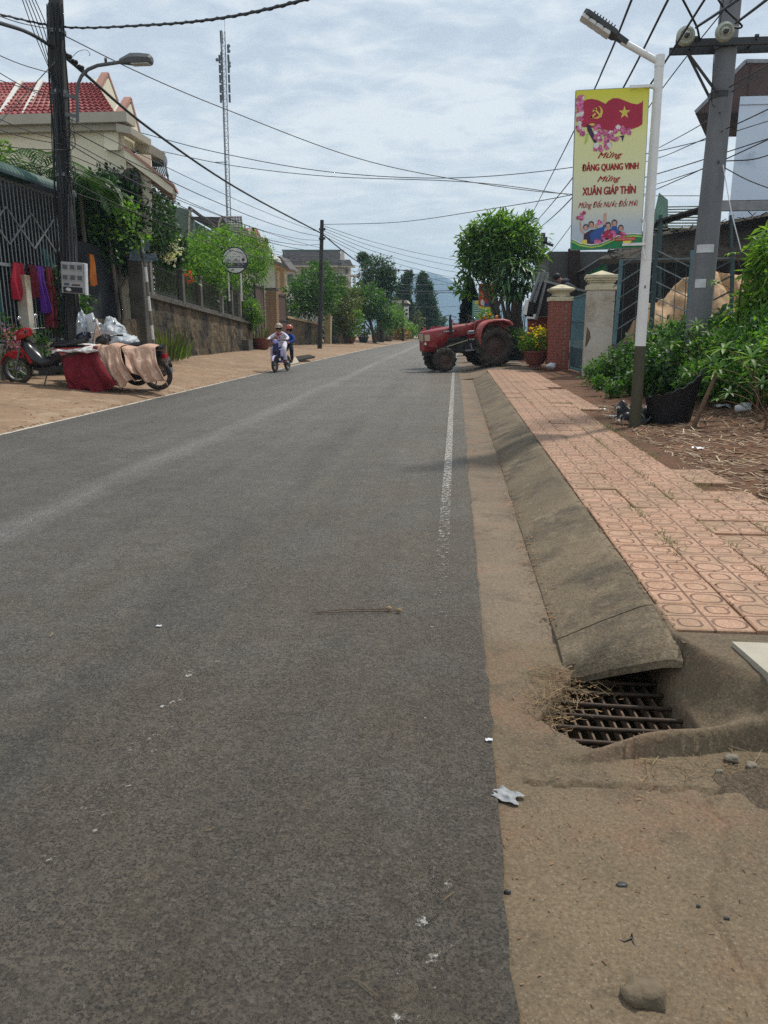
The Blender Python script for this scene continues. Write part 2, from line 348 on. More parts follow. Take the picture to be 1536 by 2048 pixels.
# ================================================================== materials of the setting
def m_asphalt():
    m, N, L, b = nodes_of('asphalt')
    def mth(op, a, c=None, clamp=False):
        n = N.new('ShaderNodeMath'); n.operation = op; n.use_clamp = clamp
        for i, v in enumerate((a, c)):
            if v is None: continue
            if isinstance(v, (int, float)): n.inputs[i].default_value = v
            else: L.new(v, n.inputs[i])
        return n.outputs[0]
    t = N.new('ShaderNodeTexCoord'); s = N.new('ShaderNodeSeparateXYZ'); L.new(t.outputs['Object'], s.inputs[0])
    def nz(scale, det=5, rough=.6, st=(1, 1, 1)):
        mp = N.new('ShaderNodeMapping'); mp.inputs['Scale'].default_value = st; L.new(t.outputs['Object'], mp.inputs[0])
        n = N.new('ShaderNodeTexNoise'); n.inputs['Scale'].default_value = scale; n.inputs['Detail'].default_value = det; n.inputs['Roughness'].default_value = rough
        L.new(mp.outputs[0], n.inputs['Vector']); return n.outputs['Fac']
    def mixc(f, a, c):
        x = N.new('ShaderNodeMix'); x.data_type = 'RGBA'
        if isinstance(f, float): x.inputs[0].default_value = f
        else: L.new(f, x.inputs[0])
        for i, v in ((6, a), (7, c)):
            if isinstance(v, tuple): x.inputs[i].default_value = c4(v)
            else: L.new(v, x.inputs[i])
        return x.outputs[2]
    def rng_(v, a, c, lo=0.0, hi=1.0):
        n = N.new('ShaderNodeMapRange'); n.inputs[1].default_value = a; n.inputs[2].default_value = c; n.inputs[3].default_value = lo; n.inputs[4].default_value = hi
        L.new(v, n.inputs[0]); return n.outputs[0]
    wv = N.new('ShaderNodeTexNoise'); wv.inputs['Scale'].default_value = 38; wv.inputs['Detail'].default_value = 3; L.new(t.outputs['Object'], wv.inputs['Vector'])
    wa = N.new('ShaderNodeVectorMath'); wa.operation = 'MULTIPLY_ADD'; L.new(wv.outputs['Color'], wa.inputs[0]); wa.inputs[1].default_value = (.022, .022, .022); L.new(t.outputs['Object'], wa.inputs[2])
    vo = N.new('ShaderNodeTexVoronoi'); vo.inputs['Scale'].default_value = 74; L.new(wa.outputs[0], vo.inputs['Vector'])
    vo2 = N.new('ShaderNodeTexVoronoi'); vo2.inputs['Scale'].default_value = 150; L.new(t.outputs['Object'], vo2.inputs['Vector'])
    sep = N.new('ShaderNodeSeparateColor'); L.new(vo.outputs['Color'], sep.inputs[0])
    stone = rng_(sep.outputs[0], 0.0, 1.0, 0.70, 1.34)
    base = mixc(rng_(nz(.9, 6), .35, .65), (.106, .096, .081), (.138, .126, .108))
    base = mixc(rng_(nz(6, 5), .52, .72, 0, .5), base, (.062, .054, .043))
    # brown silt washed over the lane beside the gutter and towards the near end
    silt = mth('MULTIPLY', rng_(s.outputs[0], -2.2, -.1), rng_(nz(1.6, 6), .3, .7))
    near = mth('MULTIPLY', rng_(s.outputs[1], 9, 1.2), .55)
    base = mixc(mth('MINIMUM', mth('ADD', mth('MULTIPLY', silt, .75), mth('MULTIPLY', near, rng_(nz(3), .3, .7))), .85), base, (.118, .090, .058))
    # pale worn strip down the middle, darker oil band in the near lane
    wob = mth('MULTIPLY', mth('SUBTRACT', nz(.35, 3), .5), .35)
    xx = mth('ADD', s.outputs[0], wob)
    mid = mth('SUBTRACT', 1.0, mth('MULTIPLY', mth('ABSOLUTE', mth('ADD', xx, 2.82)), 4.6), True)
    base = mixc(mth('MULTIPLY', mid, rng_(nz(2.2, 5, .6, (1, .25, 1)), .25, .6, .25, .8)), base, (.21, .20, .19))
    oil = mth('SUBTRACT', 1.0, mth('MULTIPLY', mth('ABSOLUTE', mth('ADD', xx, 1.33)), 4.5), True)
    base = mixc(mth('MULTIPLY', oil, rng_(nz(1.3, 6, .7, (1, .3, 1)), .42, .62, 0, .6)), base, (.036, .033, .030))
    far_l = mth('MULTIPLY', rng_(s.outputs[0], -3.2, -5.2), .45)
    base = mixc(far_l, base, (.078, .073, .069))
    lane = mth('MULTIPLY', rng_(nz(1.0, 4, .6, (3.2, .10, 1)), .3, .7, .86, 1.14), rng_(nz(.45, 5, .65, (1, .5, 1)), .3, .7, .9, 1.12))
    stone = mth('MULTIPLY', stone, lane)
    sc = N.new('ShaderNodeVectorMath'); sc.operation = 'SCALE'; L.new(base, sc.inputs[0]); L.new(stone, sc.inputs['Scale'])
    # odd bright chips and pale mortar specks
    sep2 = N.new('ShaderNodeSeparateColor'); L.new(vo2.outputs['Color'], sep2.inputs[0])
    col = mixc(rng_(sep2.outputs[1], .965, .985, 0, .55), sc.outputs[0], (.22, .20, .17))
    L.new(col, b.inputs['Base Color']); b.inputs['Roughness'].default_value = .72; b.inputs['Specular IOR Level'].default_value = .45
    rel = nz(80, 7, .78); pit = mth('MULTIPLY', rng_(nz(125, 6, .7), .47, .38), rng_(nz(7, 4), .35, .6, .35, 1.0))
    L.new(mixc(mth('MULTIPLY', pit, .68), col, (.022, .019, .016)), b.inputs['Base Color'])
    b.inputs['Roughness'].default_value = .62; b.inputs['Specular IOR Level'].default_value = .5
    h = mth('ADD', mth('MULTIPLY', rel, 1.5), mth('MULTIPLY', pit, -.75)); h = mth('ADD', h, mth('MULTIPLY', sep.outputs[1], .22)); h = mth('ADD', h, mth('MULTIPLY', nz(11, 3), .8))
    bp = N.new('ShaderNodeBump'); bp.inputs['Distance'].default_value = .012; L.new(h, bp.inputs['Height']); L.new(bp.outputs[0], b.inputs['Normal'])
m_asphalt()

def m_worn(name, col, lo, hi, scale, yfade=None, xc=None, xw=None):
    """paint worn through to the road: transparent where it has gone"""
    m, N, L, b = nodes_of(name); b.inputs['Base Color'].default_value = c4(col); b.inputs['Roughness'].default_value = .8
    t = N.new('ShaderNodeTexCoord'); n = N.new('ShaderNodeTexNoise'); n.inputs['Scale'].default_value = scale; n.inputs['Detail'].default_value = 8; n.inputs['Roughness'].default_value = .75
    L.new(t.outputs['Object'], n.inputs['Vector']); v = n.outputs['Fac']
    if yfade:
        s = N.new('ShaderNodeSeparateXYZ'); L.new(t.outputs['Object'], s.inputs[0]); q = N.new('ShaderNodeMapRange')
        q.inputs[1].default_value, q.inputs[2].default_value, q.inputs[3].default_value, q.inputs[4].default_value = yfade
        L.new(s.outputs[1], q.inputs[0]); a = N.new('ShaderNodeMath'); a.operation = 'ADD'; L.new(v, a.inputs[0]); L.new(q.outputs[0], a.inputs[1]); v = a.outputs[0]
    r = N.new('ShaderNodeMapRange'); r.inputs[1].default_value = lo; r.inputs[2].default_value = hi; r.inputs[4].default_value = .92; L.new(v, r.inputs[0])
    tr = N.new('ShaderNodeBsdfTransparent'); mx = N.new('ShaderNodeMixShader'); L.new(r.outputs[0], mx.inputs[0]); L.new(tr.outputs[0], mx.inputs[1]); L.new(b.outputs[0], mx.inputs[2])
    L.new(mx.outputs[0], N['Material Output'].inputs['Surface'])
m_worn('edge_paint', (.44, .42, .38), .47, .60, 34, (2.2, 7.0, -.16, .035))
m_worn('edge_paint_far', (.55, .50, .42), .36, .5, 9)
m_worn('paint_scraps', (.40, .39, .36), .60, .68, 16)

def m_tile():
    """pressed terrazzo paver: fine chips, a sunk cross, a ring and corner arcs, grooves darker in colour"""
    m, N, L, b = nodes_of('paver')
    t = N.new('ShaderNodeTexCoord'); s = N.new('ShaderNodeSeparateXYZ'); L.new(t.outputs['Object'], s.inputs[0])
    def mth(op, a, c=None, clamp=False):
        n = N.new('ShaderNodeMath'); n.operation = op; n.use_clamp = clamp
        for i, v in enumerate((a, c)):
            if v is None: continue
            if isinstance(v, (int, float)): n.inputs[i].default_value = v
            else: L.new(v, n.inputs[i])
        return n.outputs[0]
    def rbox(x, y, hx, hy, r):      # distance to the outline of a rounded rectangle
        qx = mth('SUBTRACT', mth('ABSOLUTE', x), hx - r); qy = mth('SUBTRACT', mth('ABSOLUTE', y), hy - r)
        l = mth('SQRT', mth('ADD', mth('POWER', mth('MAXIMUM', qx, 0.0), 2.0), mth('POWER', mth('MAXIMUM', qy, 0.0), 2.0)))
        return mth('ABSOLUTE', mth('SUBTRACT', mth('ADD', l, mth('MINIMUM', mth('MAXIMUM', qx, qy), 0.0)), r))
    x, y = s.outputs[0], s.outputs[1]; q = .0725
    # loops straddling the mid lines: one small, one long, turned about the centre
    d1 = rbox(mth('ADD', x, q), mth('ADD', y, q), .040, .040, .026)
    d2 = rbox(mth('SUBTRACT', x, q), mth('SUBTRACT', y, q), .040, .040, .026)
    d3 = rbox(mth('SUBTRACT', x, q), mth('ADD', y, q), .058, .050, .044)
    d4 = rbox(mth('ADD', x, q), mth('SUBTRACT', y, q), .058, .050, .044)
    d = mth('MINIMUM', mth('MINIMUM', d1, d2), mth('MINIMUM', d3, d4))
    d = mth('MINIMUM', d, mth('MINIMUM', mth('ABSOLUTE', x), mth('ABSOLUTE', y)))
    g = N.new('ShaderNodeMapRange'); g.inputs[1].default_value = .0028; g.inputs[2].default_value = .0058; g.inputs[3].default_value = 1; g.inputs[4].default_value = 0; L.new(d, g.inputs[0])
    oi = N.new('ShaderNodeObjectInfo'); ofs = N.new('ShaderNodeVectorMath'); ofs.operation = 'ADD'; L.new(t.outputs['Object'], ofs.inputs[0]); L.new(oi.outputs['Location'], ofs.inputs[1])
    def nz(sc, det=5):
        n = N.new('ShaderNodeTexNoise'); n.inputs['Scale'].default_value = sc; n.inputs['Detail'].default_value = det; n.inputs['Roughness'].default_value = .65; L.new(ofs.outputs[0], n.inputs['Vector']); return n.outputs['Fac']
    def mixc(f, a, c):
        k = N.new('ShaderNodeMix'); k.data_type = 'RGBA'
        if isinstance(f, float): k.inputs[0].default_value = f
        else: L.new(f, k.inputs[0])
        for i, v in ((6, a), (7, c)):
            if isinstance(v, tuple): k.inputs[i].default_value = c4(v)
            else: L.new(v, k.inputs[i])
        return k.outputs[2]
    def rg(v, a, c, lo=0., hi=1.):
        n = N.new('ShaderNodeMapRange'); n.inputs[1].default_value = a; n.inputs[2].default_value = c; n.inputs[3].default_value = lo; n.inputs[4].default_value = hi; L.new(v, n.inputs[0]); return n.outputs[0]
    col = mixc(rg(nz(1.1), .38, .62), (.33, .168, .095), (.395, .222, .136))
    col = mixc(rg(oi.outputs['Random'], 0, 1, 0, .45), col, (.33, .18, .11))
    vo = N.new('ShaderNodeTexVoronoi'); vo.inputs['Scale'].default_value = 190; L.new(ofs.outputs[0], vo.inputs['Vector'])
    sc = N.new('ShaderNodeSeparateColor'); L.new(vo.outputs['Color'], sc.inputs[0])
    col = mixc(rg(sc.outputs[0], .6, .9, 0, .5), col, (.56, .44, .35))
    col = mixc(rg(nz(2.6, 8), .44, .64, 0, .85), col, (.255, .165, .098))
    col = mixc(mth('MULTIPLY', g.outputs[0], rg(nz(5), .3, .7, .45, .95)), col, (.085, .036, .024))
    L.new(col, b.inputs['Base Color']); b.inputs['Roughness'].default_value = .75; b.inputs['Specular IOR Level'].default_value = .4
    h = mth('SUBTRACT', mth('MULTIPLY', nz(150, 3), .12), g.outputs[0])
    bp = N.new('ShaderNodeBump'); bp.inputs['Distance'].default_value = .0035; L.new(h, bp.inputs['Height']); L.new(bp.outputs[0], b.inputs['Normal'])
m_tile()
ground('concrete', (.165, .122, .075), (.118, .090, .057), (.175, .106, .066), (.080, .062, .042), .34, .003, 1.3)
ground('kerb_concrete', (.192, .146, .092), (.118, .092, .060), (.066, .054, .038), (.235, .185, .125), .44, .0045, 1.0)
ground('gutter_concrete', (.200, .152, .105), (.142, .110, .078), (.21, .128, .084), (.095, .074, .052), .38, .0035, 1.1)
mat('pale_concrete', (.40, .37, .30), .85, (.33, .30, .24), 5, .002, 90)
ground('soil', (.175, .082, .045), (.115, .060, .034), (.20, .11, .06), (.065, .036, .023), .45, .014, 1.6, .95, (.34, .27, .18))
ground('verge_dirt', (.295, .19, .118), (.225, .15, .095), (.34, .25, .17), (.15, .10, .062), .25, .006, .5)
mat('far_ground', (.12, .12, .06), .95, (.07, .09, .04), .02)
mat('mountain', (.05, .10, .15), 1.0, (.04, .085, .13), .01)  # part of the blue distance haze is put into this base colour
mat('iron', (.028, .022, .018), .6, (.06, .034, .02), 30, .0015, 200, metal=.3)
mat('rusty_slat', (.15, .095, .06), .75, (.07, .045, .03), 25, .001, 150)
mat('slot_shade', (.03, .025, .02), .95)
mat('straw', (.30, .215, .115), .9, (.16, .11, .06), 3, island=.45)
mat('dry_leaf', (.23, .13, .065), .85, (.15, .085, .045), 8, island=.4)

# ================================================================== the street
L_TAB = [(-10, -5.46), (26, -5.46), (38, -5.34), (50, -5.14), (65, -4.6), (88, -3.95), (120, -1.2), (160, 6), (220, 22), (300, 60)]
def xl(y): return interp(L_TAB, y)
def xr(y): return xl(y) + 5.60
def zroad(y): return 0.0 if y < 90 else -(y - 90) * 0.012
ys = [-6 + .5 * i for i in range(12)] + [.1 * i for i in range(0, 60)] + [6 + .5 * i for i in range(40)] + [26 + 4 * i for i in range(60)]
mb = MB(); nx = 15
def road_pt(i, j):
    y = ys[j]; a = xl(y); b = xr(y)
    if i == nx - 1: b += .016 * noise.noise((0, y * 9, 3)) + .012 * noise.noise((1, y * 31, 3))
    return (a + (b - a) * i / (nx - 1), y, zroad(y))
vs = [road_pt(i, j) for j in range(len(ys)) for i in range(nx)]
mb.add(vs, [(j * nx + i, j * nx + i + 1, (j + 1) * nx + i + 1, (j + 1) * nx + i) for j in range(len(ys) - 1) for i in range(nx - 1)])
road = struct('road', mb, 'asphalt')
def strip(fl, fr, y0, y1, dz, n=60):
    mb = MB(); Y = [y0 + (y1 - y0) * i / n for i in range(n + 1)]
    return mb.add([p for y in Y for p in ((fl(y), y, zroad(y) + dz), (fr(y), y, zroad(y) + dz))], [(2 * i, 2 * i + 1, 2 * i + 3, 2 * i + 2) for i in range(n)])
struct('road_marking', strip(lambda y: xr(y) - .222, lambda y: xr(y) - .152, .8, 60, .004), 'edge_paint', road)
struct('road_marking', strip(lambda y: xl(y) + .02, lambda y: xl(y) + .09, 2, 110, .004), 'edge_paint_far', road)
struct('road_marking', strip(lambda y: -.97, lambda y: -.86, 1.1, 2.7, .004, 4), 'paint_scraps', road)
struct('road_marking', strip(lambda y: -.10, lambda y: .02, 1.05, 1.62, .0045, 4), 'paint_scraps', road)

# wide base terrain to the horizon, all of it inside the haze
mb = MB(); mb.grid(lambda u, v: (-640 + 1280 * u, -12 + 2100 * v, -.35 - 5.2 * sstep(60, 320, -12 + 2100 * v)), 21, 43)
struct('ground', mb, 'far_ground')
def zverge(d):
    return interp([(0, -.02), (.10, .012), (.30, .05), (1.1, .12), (2.4, .24), (3.2, .31), (6, .36), (60, .4)], d)
mb = MB(); dd = [0, .1, .2, .3, .5, .8, 1.1, 1.5, 1.9, 2.4, 2.8, 3.2, 4, 6, 10, 20, 45]
Y = [-6 + .6 * i for i in range(60)] + [30 + 3 * i for i in range(70)]
n_ = len(dd)
vs = [(xl(y) - d + (.03 * noise.noise((d, y * .9, 0)) if d == 0 else 0) + .02, y, zroad(y) + zverge(d) + .035 * noise.noise((d * 1.3, y * .6, 7)) * min(1, d)) for y in Y for d in dd]
mb.add(vs, [(j * n_ + i + 1, j * n_ + i, (j + 1) * n_ + i, (j + 1) * n_ + i + 1) for j in range(len(Y) - 1) for i in range(n_ - 1)], True)
struct('left_verge', mb, 'verge_dirt')
# dirt plot and everything right of the pavement
def zplot(x, y):
    z = .12 + .62 * sstep(2.3, 6.0, x) * (1 - .75 * sstep(12.5, 16.5, y)) * sstep(1.5, 6, y) + .035 * sstep(1.7, 2.2, x)
    a = sstep(1.72, 2.3, x) * (1 - sstep(14, 18, y))
    return z + a * (.035 * noise.noise((x * 1.4, y * 1.4, 2)) + .022 * noise.noise((x * 5, y * 5, 4)) + .013 * noise.noise((x * 13, y * 13, 9)))
mb = MB(); X = [1.6 + .045 * i for i in range(90)] + [5.8, 6.4, 7.5, 9, 12, 20, 45]; Y = [2.45 + .07 * i for i in range(130)] + [11.6 + .35 * i for i in range(30)] + [23, 26, 30, 40, 60, 90, 130, 200]
n_ = len(X); mb.add([(x, y, zplot(x, y)) for y in Y for x in X], [(j * n_ + i, j * n_ + i + 1, (j + 1) * n_ + i + 1, (j + 1) * n_ + i) for j in range(len(Y) - 1) for i in range(n_ - 1)], True)
struct('dirt_plot', mb, 'soil')

# concrete apron with the drain inlet: gutter floor, pit, rounded flank, front lip
def ylip(x): return 2.11 + .27 * max(0, min(.5, x - .40)) + .03 * noise.noise((x * 6, 0, 0)) * .5
def zapron(x, y):
    yl = ylip(x); z = -.012 + .006 * noise.noise((x * 4, y * 4, 0)) + .0025 * noise.noise((x * 21, y * 21, 0))
    jag = .018 * noise.noise((x * 14, y * 14, 3)) + .012 * noise.noise((x * 40, y * 40, 3))
    if y > yl: z += .185 * sstep(.80 - .03 * sstep(2.35, 2.55, y), .80 - .03 * sstep(2.35, 2.55, y) + max(.035, .30 - .55 * max(0, y - 2.2)), x + jag * .3) * sstep(-.02, .12, y - yl + .06 * sstep(.95, 1.2, x))
    z += (.052 * sstep(.36, .7, x) + .02 * sstep(.3, .4, x)) * (math.exp(-((y - yl) / .05) ** 2) if y > yl else sstep(-.026 - jag * .8, -.004, y - yl))
    crack = abs(y - (1.985 + .035 * noise.noise((x * 5, 2, 1)) + .02 * noise.noise((x * 17, 2, 1))))
    if .22 < x < .80: z -= .03 * max(0, 1 - crack / .011)
    ex = -.035 + .75 * max(0, 2.36 - y) + .46 * max(0, y - 2.36)          # the near left corner of the grate is silted over
    c2 = abs(x - (.62 + .09 * noise.noise((y * 3, 7, 1)) + .03 * noise.noise((y * 14, 7, 2)) + .12 * (y - 1.4)))
    if y < 1.97: z -= .010 * max(0, 1 - c2 / .007)
    pit = sstep(.335 + ex + jag, .352 + ex + jag, x) * (1 - sstep(.795 - .03 * sstep(2.35, 2.55, y) + jag * .5, .812 - .03 * sstep(2.35, 2.55, y) + jag * .5, x)) * sstep(yl + .035 + jag, yl + .06 + jag, y)
    z = z * (1 - pit) + (-.42) * pit
    if y > 2.7: z -= .03 * sstep(.8, .9, x)
    return z
mb = MB(); nxx, nyy = 215, 250
mb.grid(lambda u, v: (.125 + 1.55 * u ** 1.25, .25 + 2.75 * v, zapron(.125 + 1.55 * u ** 1.25, .25 + 2.75 * v)), nxx, nyy)
apron = struct('concrete_apron', mb, 'concrete')
mb = MB(); mb.grid(lambda u, v: (.74 + 2.2 * u, .2 + 1.86 * v, max(-.06, min(.05, .35 * ((.70 + 2.2 * u) - (.80 + .47 * (2.0 - (.2 + 1.98 * v)))))) + .022 * noise.noise((u * 30, v * 30, 1)) - .02), 60, 60)
ground('grit_soil', (.15, .108, .072), (.10, .075, .05), (.21, .18, .145), (.075, .052, .034), .5, .01, 3.0, .95)
struct('soil_patch', mb, 'grit_soil')
mb = MB(); mb.grid(lambda u, v: (.128 + .332 * u, 2.93 + 17 * v, .003 - .010 * (1 - sstep(0, .12, u)) - .03 * (1 - sstep(0, .016, v)) - .012 * math.sin(u * 3.1) + .003 * noise.noise((u * 3, v * 60, 0))), 8, 160)
struct('gutter', mb, 'gutter_concrete')
# kerb: sloped concrete castings with joints
kerb = bpy.data.objects.new('kerb', None); C.objects.link(kerb); kerb['kind'] = 'structure'
def kerb_seg(y0, y1, slant=0.0):
    mb = MB(); prof = [(.435, -.06), (.437, .006), (.455, .018), (.60, .090), (.755, .160), (.785, .170), (.817, .170), (.817, .145), (.76, .132), (.60, .060), (.47, -.0)] if slant else [(.435, -.06), (.437, .006), (.455, .018), (.60, .090), (.755, .160), (.785, .170), (.817, .170), (.817, .09)]
    n = 16 if slant else max(3, int((y1 - y0) / .12)); vs = []
    for i in range(n + 1):
        for x, z in prof:
            y = y0 + (y1 - y0) * i / n
            if slant: y -= slant * (x - .435) / .38 * (1 - i / n)
            dz = -.055 * max(0, 1 - (i / n * (y1 - y0)) / .10) ** 2 if slant else 0
            vs.append((x + .006 * noise.noise((x * 3, y * 2.5, 0)), y, z + (.007 * noise.noise((x * 4, y * 3, 5)) if 0 < z < .169 else 0) + dz))
    k = len(prof)
    mb.add(vs, [(i * k + j, i * k + j + 1, (i + 1) * k + j + 1, (i + 1) * k + j) for i in range(n) for j in range(k - 1)])
    mb.add(vs[:k], [tuple(range(k))]); mb.add(vs[-k:], [tuple(range(k - 1, -1, -1))])
    obj('kerb_block', mb, 'kerb_concrete', kerb)
for a, b_, s_ in ((2.73, 2.985, .15), (2.995, 8.75, 0), (8.77, 14.4, 0), (14.42, 19.4, 0)): kerb_seg(a, b_, s_)
mb = MB(); mb.box((1.0, 2.665, .085), (.36, .10, .168)); mb.box((1.62, 2.665, .085), (.88, .10, .168)); struct('kerb_return', mb, 'concrete', kerb)
mb = MB(); mb.add([(.975, 2.585, .192), (1.005, 2.335, .190), (1.8, 2.25, .19), (1.8, 2.585, .192), (.975, 2.585, .1), (1.005, 2.335, .1), (1.8, 2.25, .1), (1.8, 2.585, .1)], [(0, 1, 2, 3), (0, 4, 5, 1), (1, 5, 6, 2)])
struct('pale_slab', mb, 'pale_concrete')
# driveway between pavement and road where the tractor stands
mb = MB()
def drive(u, v):
    x = .125 + 3.6 * u; y = 19.35 + 22 * v
    return (x, y, .002 + .15 * sstep(.14, 1.25, x) * (1 - .0 * v) + .006 * noise.noise((x * 2, y * 2, 0)))
mb.grid(drive, 30, 60); struct('driveway', mb, 'gutter_concrete')
# pavement of pressed pavers: bed + one object per paver
mb = MB(); mb.box((1.37, 11.5, .085), (1.10, 17.6, .13)); walk = struct('sidewalk', mb, 'soil')
T = .29; TY = .2835
def tile_mesh():
    mb = MB(); h = T / 2 - .0025; k = TY / 2 - .0025; b = .006
    r0 = [(-h, -k, -.015), (h, -k, -.015), (h, k, -.015), (-h, k, -.015)]; r1 = [(x, y, .026) for x, y, _ in r0]; r2 = [(x - math.copysign(b, x), y - math.copysign(b, y), .030) for x, y, _ in r0]
    fs = [(8, 9, 10, 11)] + [(r * 4 + i, r * 4 + (i + 1) % 4, (r + 1) * 4 + (i + 1) % 4, (r + 1) * 4 + i) for r in range(2) for i in range(4)]
    return mb.add(r0 + r1 + r2, fs).mesh('tile', 'paver')
tm = tile_mesh(); ntile = 0
for j in range(63):
    y = 2.725 + TY * (j + .5)
    for i in range(4):
        if i == 3 and (11 < j < 28 or j in (9, 40, 41)): continue
        if ntile >= 290: continue
        o = link('tile', tm, walk, (.822 + T * (i + .5) + rnd.uniform(-.0015, .0015), y, .148 + rnd.uniform(-.003, .003) + (rnd.choice((-.007, .006)) if rnd.random() < .12 else 0)))
        o.rotation_euler = (rnd.gauss(0, .008), rnd.gauss(0, .010), rnd.choice((0, math.pi)) + rnd.uniform(-.006, .006)); ntile += 1

# drain grate
gr = thing('drain_grate', 'rusty iron drain grate half choked with straw in the concrete inlet', 'drain grate', (.56, 2.5, -.055))
def grate_rod(y, x0, x1, dy):
    mb = MB(); mb.tube([(x0, y, 0), ((x0 + x1) / 2, y + dy / 2, -.003), (x1, y + dy, .0)], .0085, 8); return mb
for k in range(7): obj('rod', grate_rod(-.285 + k * .088, -.265 + .012 * (k % 3) + .022 * max(0, k - 2), .245, -.012 + rnd.uniform(-.01, .01)), 'iron', gr)
for k in range(11):
    mb = MB(); x = -.235 + k * .045 + rnd.uniform(-.004, .004); mb.bar((x + .03, -.33, -.028), (x, .40, -.030), .007, .034); obj('slat', mb, 'rusty_slat', gr)

# mountains
mb = MB()
RID = [(-900, 25), (-420, 40), (-220, 52), (-140, 70), (-100, 88), (-72, 99), (-48, 102), (-20, 92), (5, 74), (40, 58), (110, 42), (220, 60), (420, 48), (900, 30)]
def mtn(u, v):
    x = -620 + 1240 * u; y = 1150 + 700 * v; h = interp(RID, x * 1500 / 1500)
    k = math.exp(-((v - .5) / .24) ** 2); z = -6 + (h + 6) * k * (1 + .0) + 9 * noise.noise((x * .012, y * .012, 0)) * k
    return (x, y, z)
mb.grid(mtn, 110, 40); struct('mountain', mb, 'mountain')
# haze: one closed box of even, thin air round everything
mb = MB(); mb.box((0, 1040, 78), (1400, 2160, 172)); hz_o = link('haze', mb.mesh('haze', [])); hz_o['kind'] = 'stuff'
hm = bpy.data.materials.new('haze'); hm.use_nodes = True; hn = hm.node_tree.nodes; hn.remove(hn['Principled BSDF'])
pv = hn.new('ShaderNodeVolumePrincipled'); pv.inputs['Color'].default_value = (.58, .80, 1.0, 1); pv.inputs['Density'].default_value = .00055; pv.inputs['Anisotropy'].default_value = .1
hm.node_tree.links.new(pv.outputs[0], hn['Material Output'].inputs['Volume']); hz_o.data.materials.append(hm)
# ================================================================== materials of objects
mat('white_paint', (.74, .74, .72), .45, (.66, .66, .64), 3, stain=(.42, .38, .30), ss=2.5, slo=.62, shi=.8)
mat('olive_paint', (.065, .06, .032), .5, (.05, .048, .028), 3)
mat('dark_metal', (.03, .032, .035), .5, (.05, .05, .05), 6)
mat('grey_metal', (.22, .23, .24), .45, (.16, .17, .18), 5, metal=.4)
mat('lamp_grey', (.10, .105, .11), .45, (.075, .08, .085), 4)
mat('led_cover', (.62, .62, .60), .3, (.5, .5, .48), 8)
mat('pole_concrete', (.185, .19, .20), .85, (.13, .135, .145), 3, .002, 60, stretch=(1, 1, .3))
mat('pole_dark', (.055, .052, .050), .9, (.032, .031, .030), 3, .003, 60, stretch=(2, 2, .3))
mat('cable_black', (.012, .012, .013), .6)
mat('cable_grey', (.055, .056, .06), .6)
mat('insulator', (.42, .45, .38), .22, (.34, .37, .30), 8, spec=.6)
mat('bark', (.085, .066, .05), .95, (.05, .04, .03), 5, .01, 20, stretch=(1, 1, .25))
mat('bark_grey', (.15, .135, .115), .95, (.085, .075, .062), 5, .01, 20, stretch=(1, 1, .25))
mat('plaster_white', (.52, .49, .42), .9, (.43, .40, .33), 1.6, .002, 60, stain=(.25, .185, .11), ss=1.4, slo=.48, shi=.66)
mat('cream_stone', (.60, .54, .38), .85, (.50, .45, .31), 3, .002, 60, stain=(.30, .27, .19), ss=3, slo=.55, shi=.75)
mat('brick', (.33, .105, .075), .9, (.24, .075, .055), 9, .002, 90, island=.2)
mat('mortar', (.30, .25, .21), .95)
mat('teal_paint', (.10, .21, .24), .5, (.075, .155, .18), 3, stain=(.12, .08, .05), ss=4, slo=.6, shi=.75)
mat('dark_teal', (.04, .075, .08), .55, (.03, .055, .06), 3)
mat('rail_grey', (.15, .20, .21), .5, (.09, .12, .13), 4)
mat('tarp', (.46, .30, .165), .8, (.33, .205, .105), 3.2, .012, 14, stain=(.30, .17, .085), ss=2.4, slo=.5, shi=.66)
mat('black_roof', (.022, .022, .024), .7, (.035, .033, .03), 2, .004, 40)
mat('thatch', (.045, .038, .03), .95, (.075, .06, .045), 8, .02, 30)
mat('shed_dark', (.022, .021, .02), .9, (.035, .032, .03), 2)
mat('blue_wall', (.60, .69, .80), .8, (.55, .65, .77), .8, stain=(.27, .35, .46), ss=.7, slo=.55, shi=.75)
mat('grey_wall', (.30, .31, .34), .9, (.25, .26, .28), 1)
mat('brown_soffit', (.075, .042, .036), .7, (.055, .03, .027), 2)
mat('grey_block', (.125, .12, .115), .95, (.09, .086, .082), 1.2, .003, 30)
mat('brown_post', (.045, .028, .024), .8)
mat('green_wall', (.20, .33, .25), .85, (.16, .27, .21), 2)
mat('roof_olive', (.20, .21, .14), .85, (.14, .15, .10), 3, island=.15)
mat('black_plastic', (.006, .006, .007), .42, (.010, .010, .011), 3, spec=.3)
mat('plastic_white', (.62, .64, .66), .35, (.5, .52, .55), 8)
mat('wood_stick', (.13, .075, .045), .9, (.09, .05, .03), 12)
mat('grey_hoodie', (.055, .06, .075), .9, (.04, .043, .055), 6)
mat('pot_red', (.20, .06, .045), .7, (.14, .045, .035), 5)
mat('pot_dark', (.03, .045, .055), .6)
mat('stone_grey', (.17, .13, .085), .95, (.10, .078, .052), 14, .004, 80)
mat('flag_red', (.43, .028, .07), .6); mat('ink_red', (.36, .012, .02), .6); mat('ink_yellow', (.75, .62, .12), .6)
mat('ink_pink', (.46, .05, .20), .6, (.62, .20, .38), 60, island=.5); mat('ink_green', (.02, .22, .085), .6); mat('ink_lime', (.42, .62, .12), .6)
mat('ink_dark', (.05, .03, .07), .6); mat('ink_skin', (.62, .36, .26), .6); mat('ink_blue', (.035, .10, .33), .6); mat('ink_label', (.55, .06, .03), .6); mat('ink_white', (.75, .75, .73), .6)
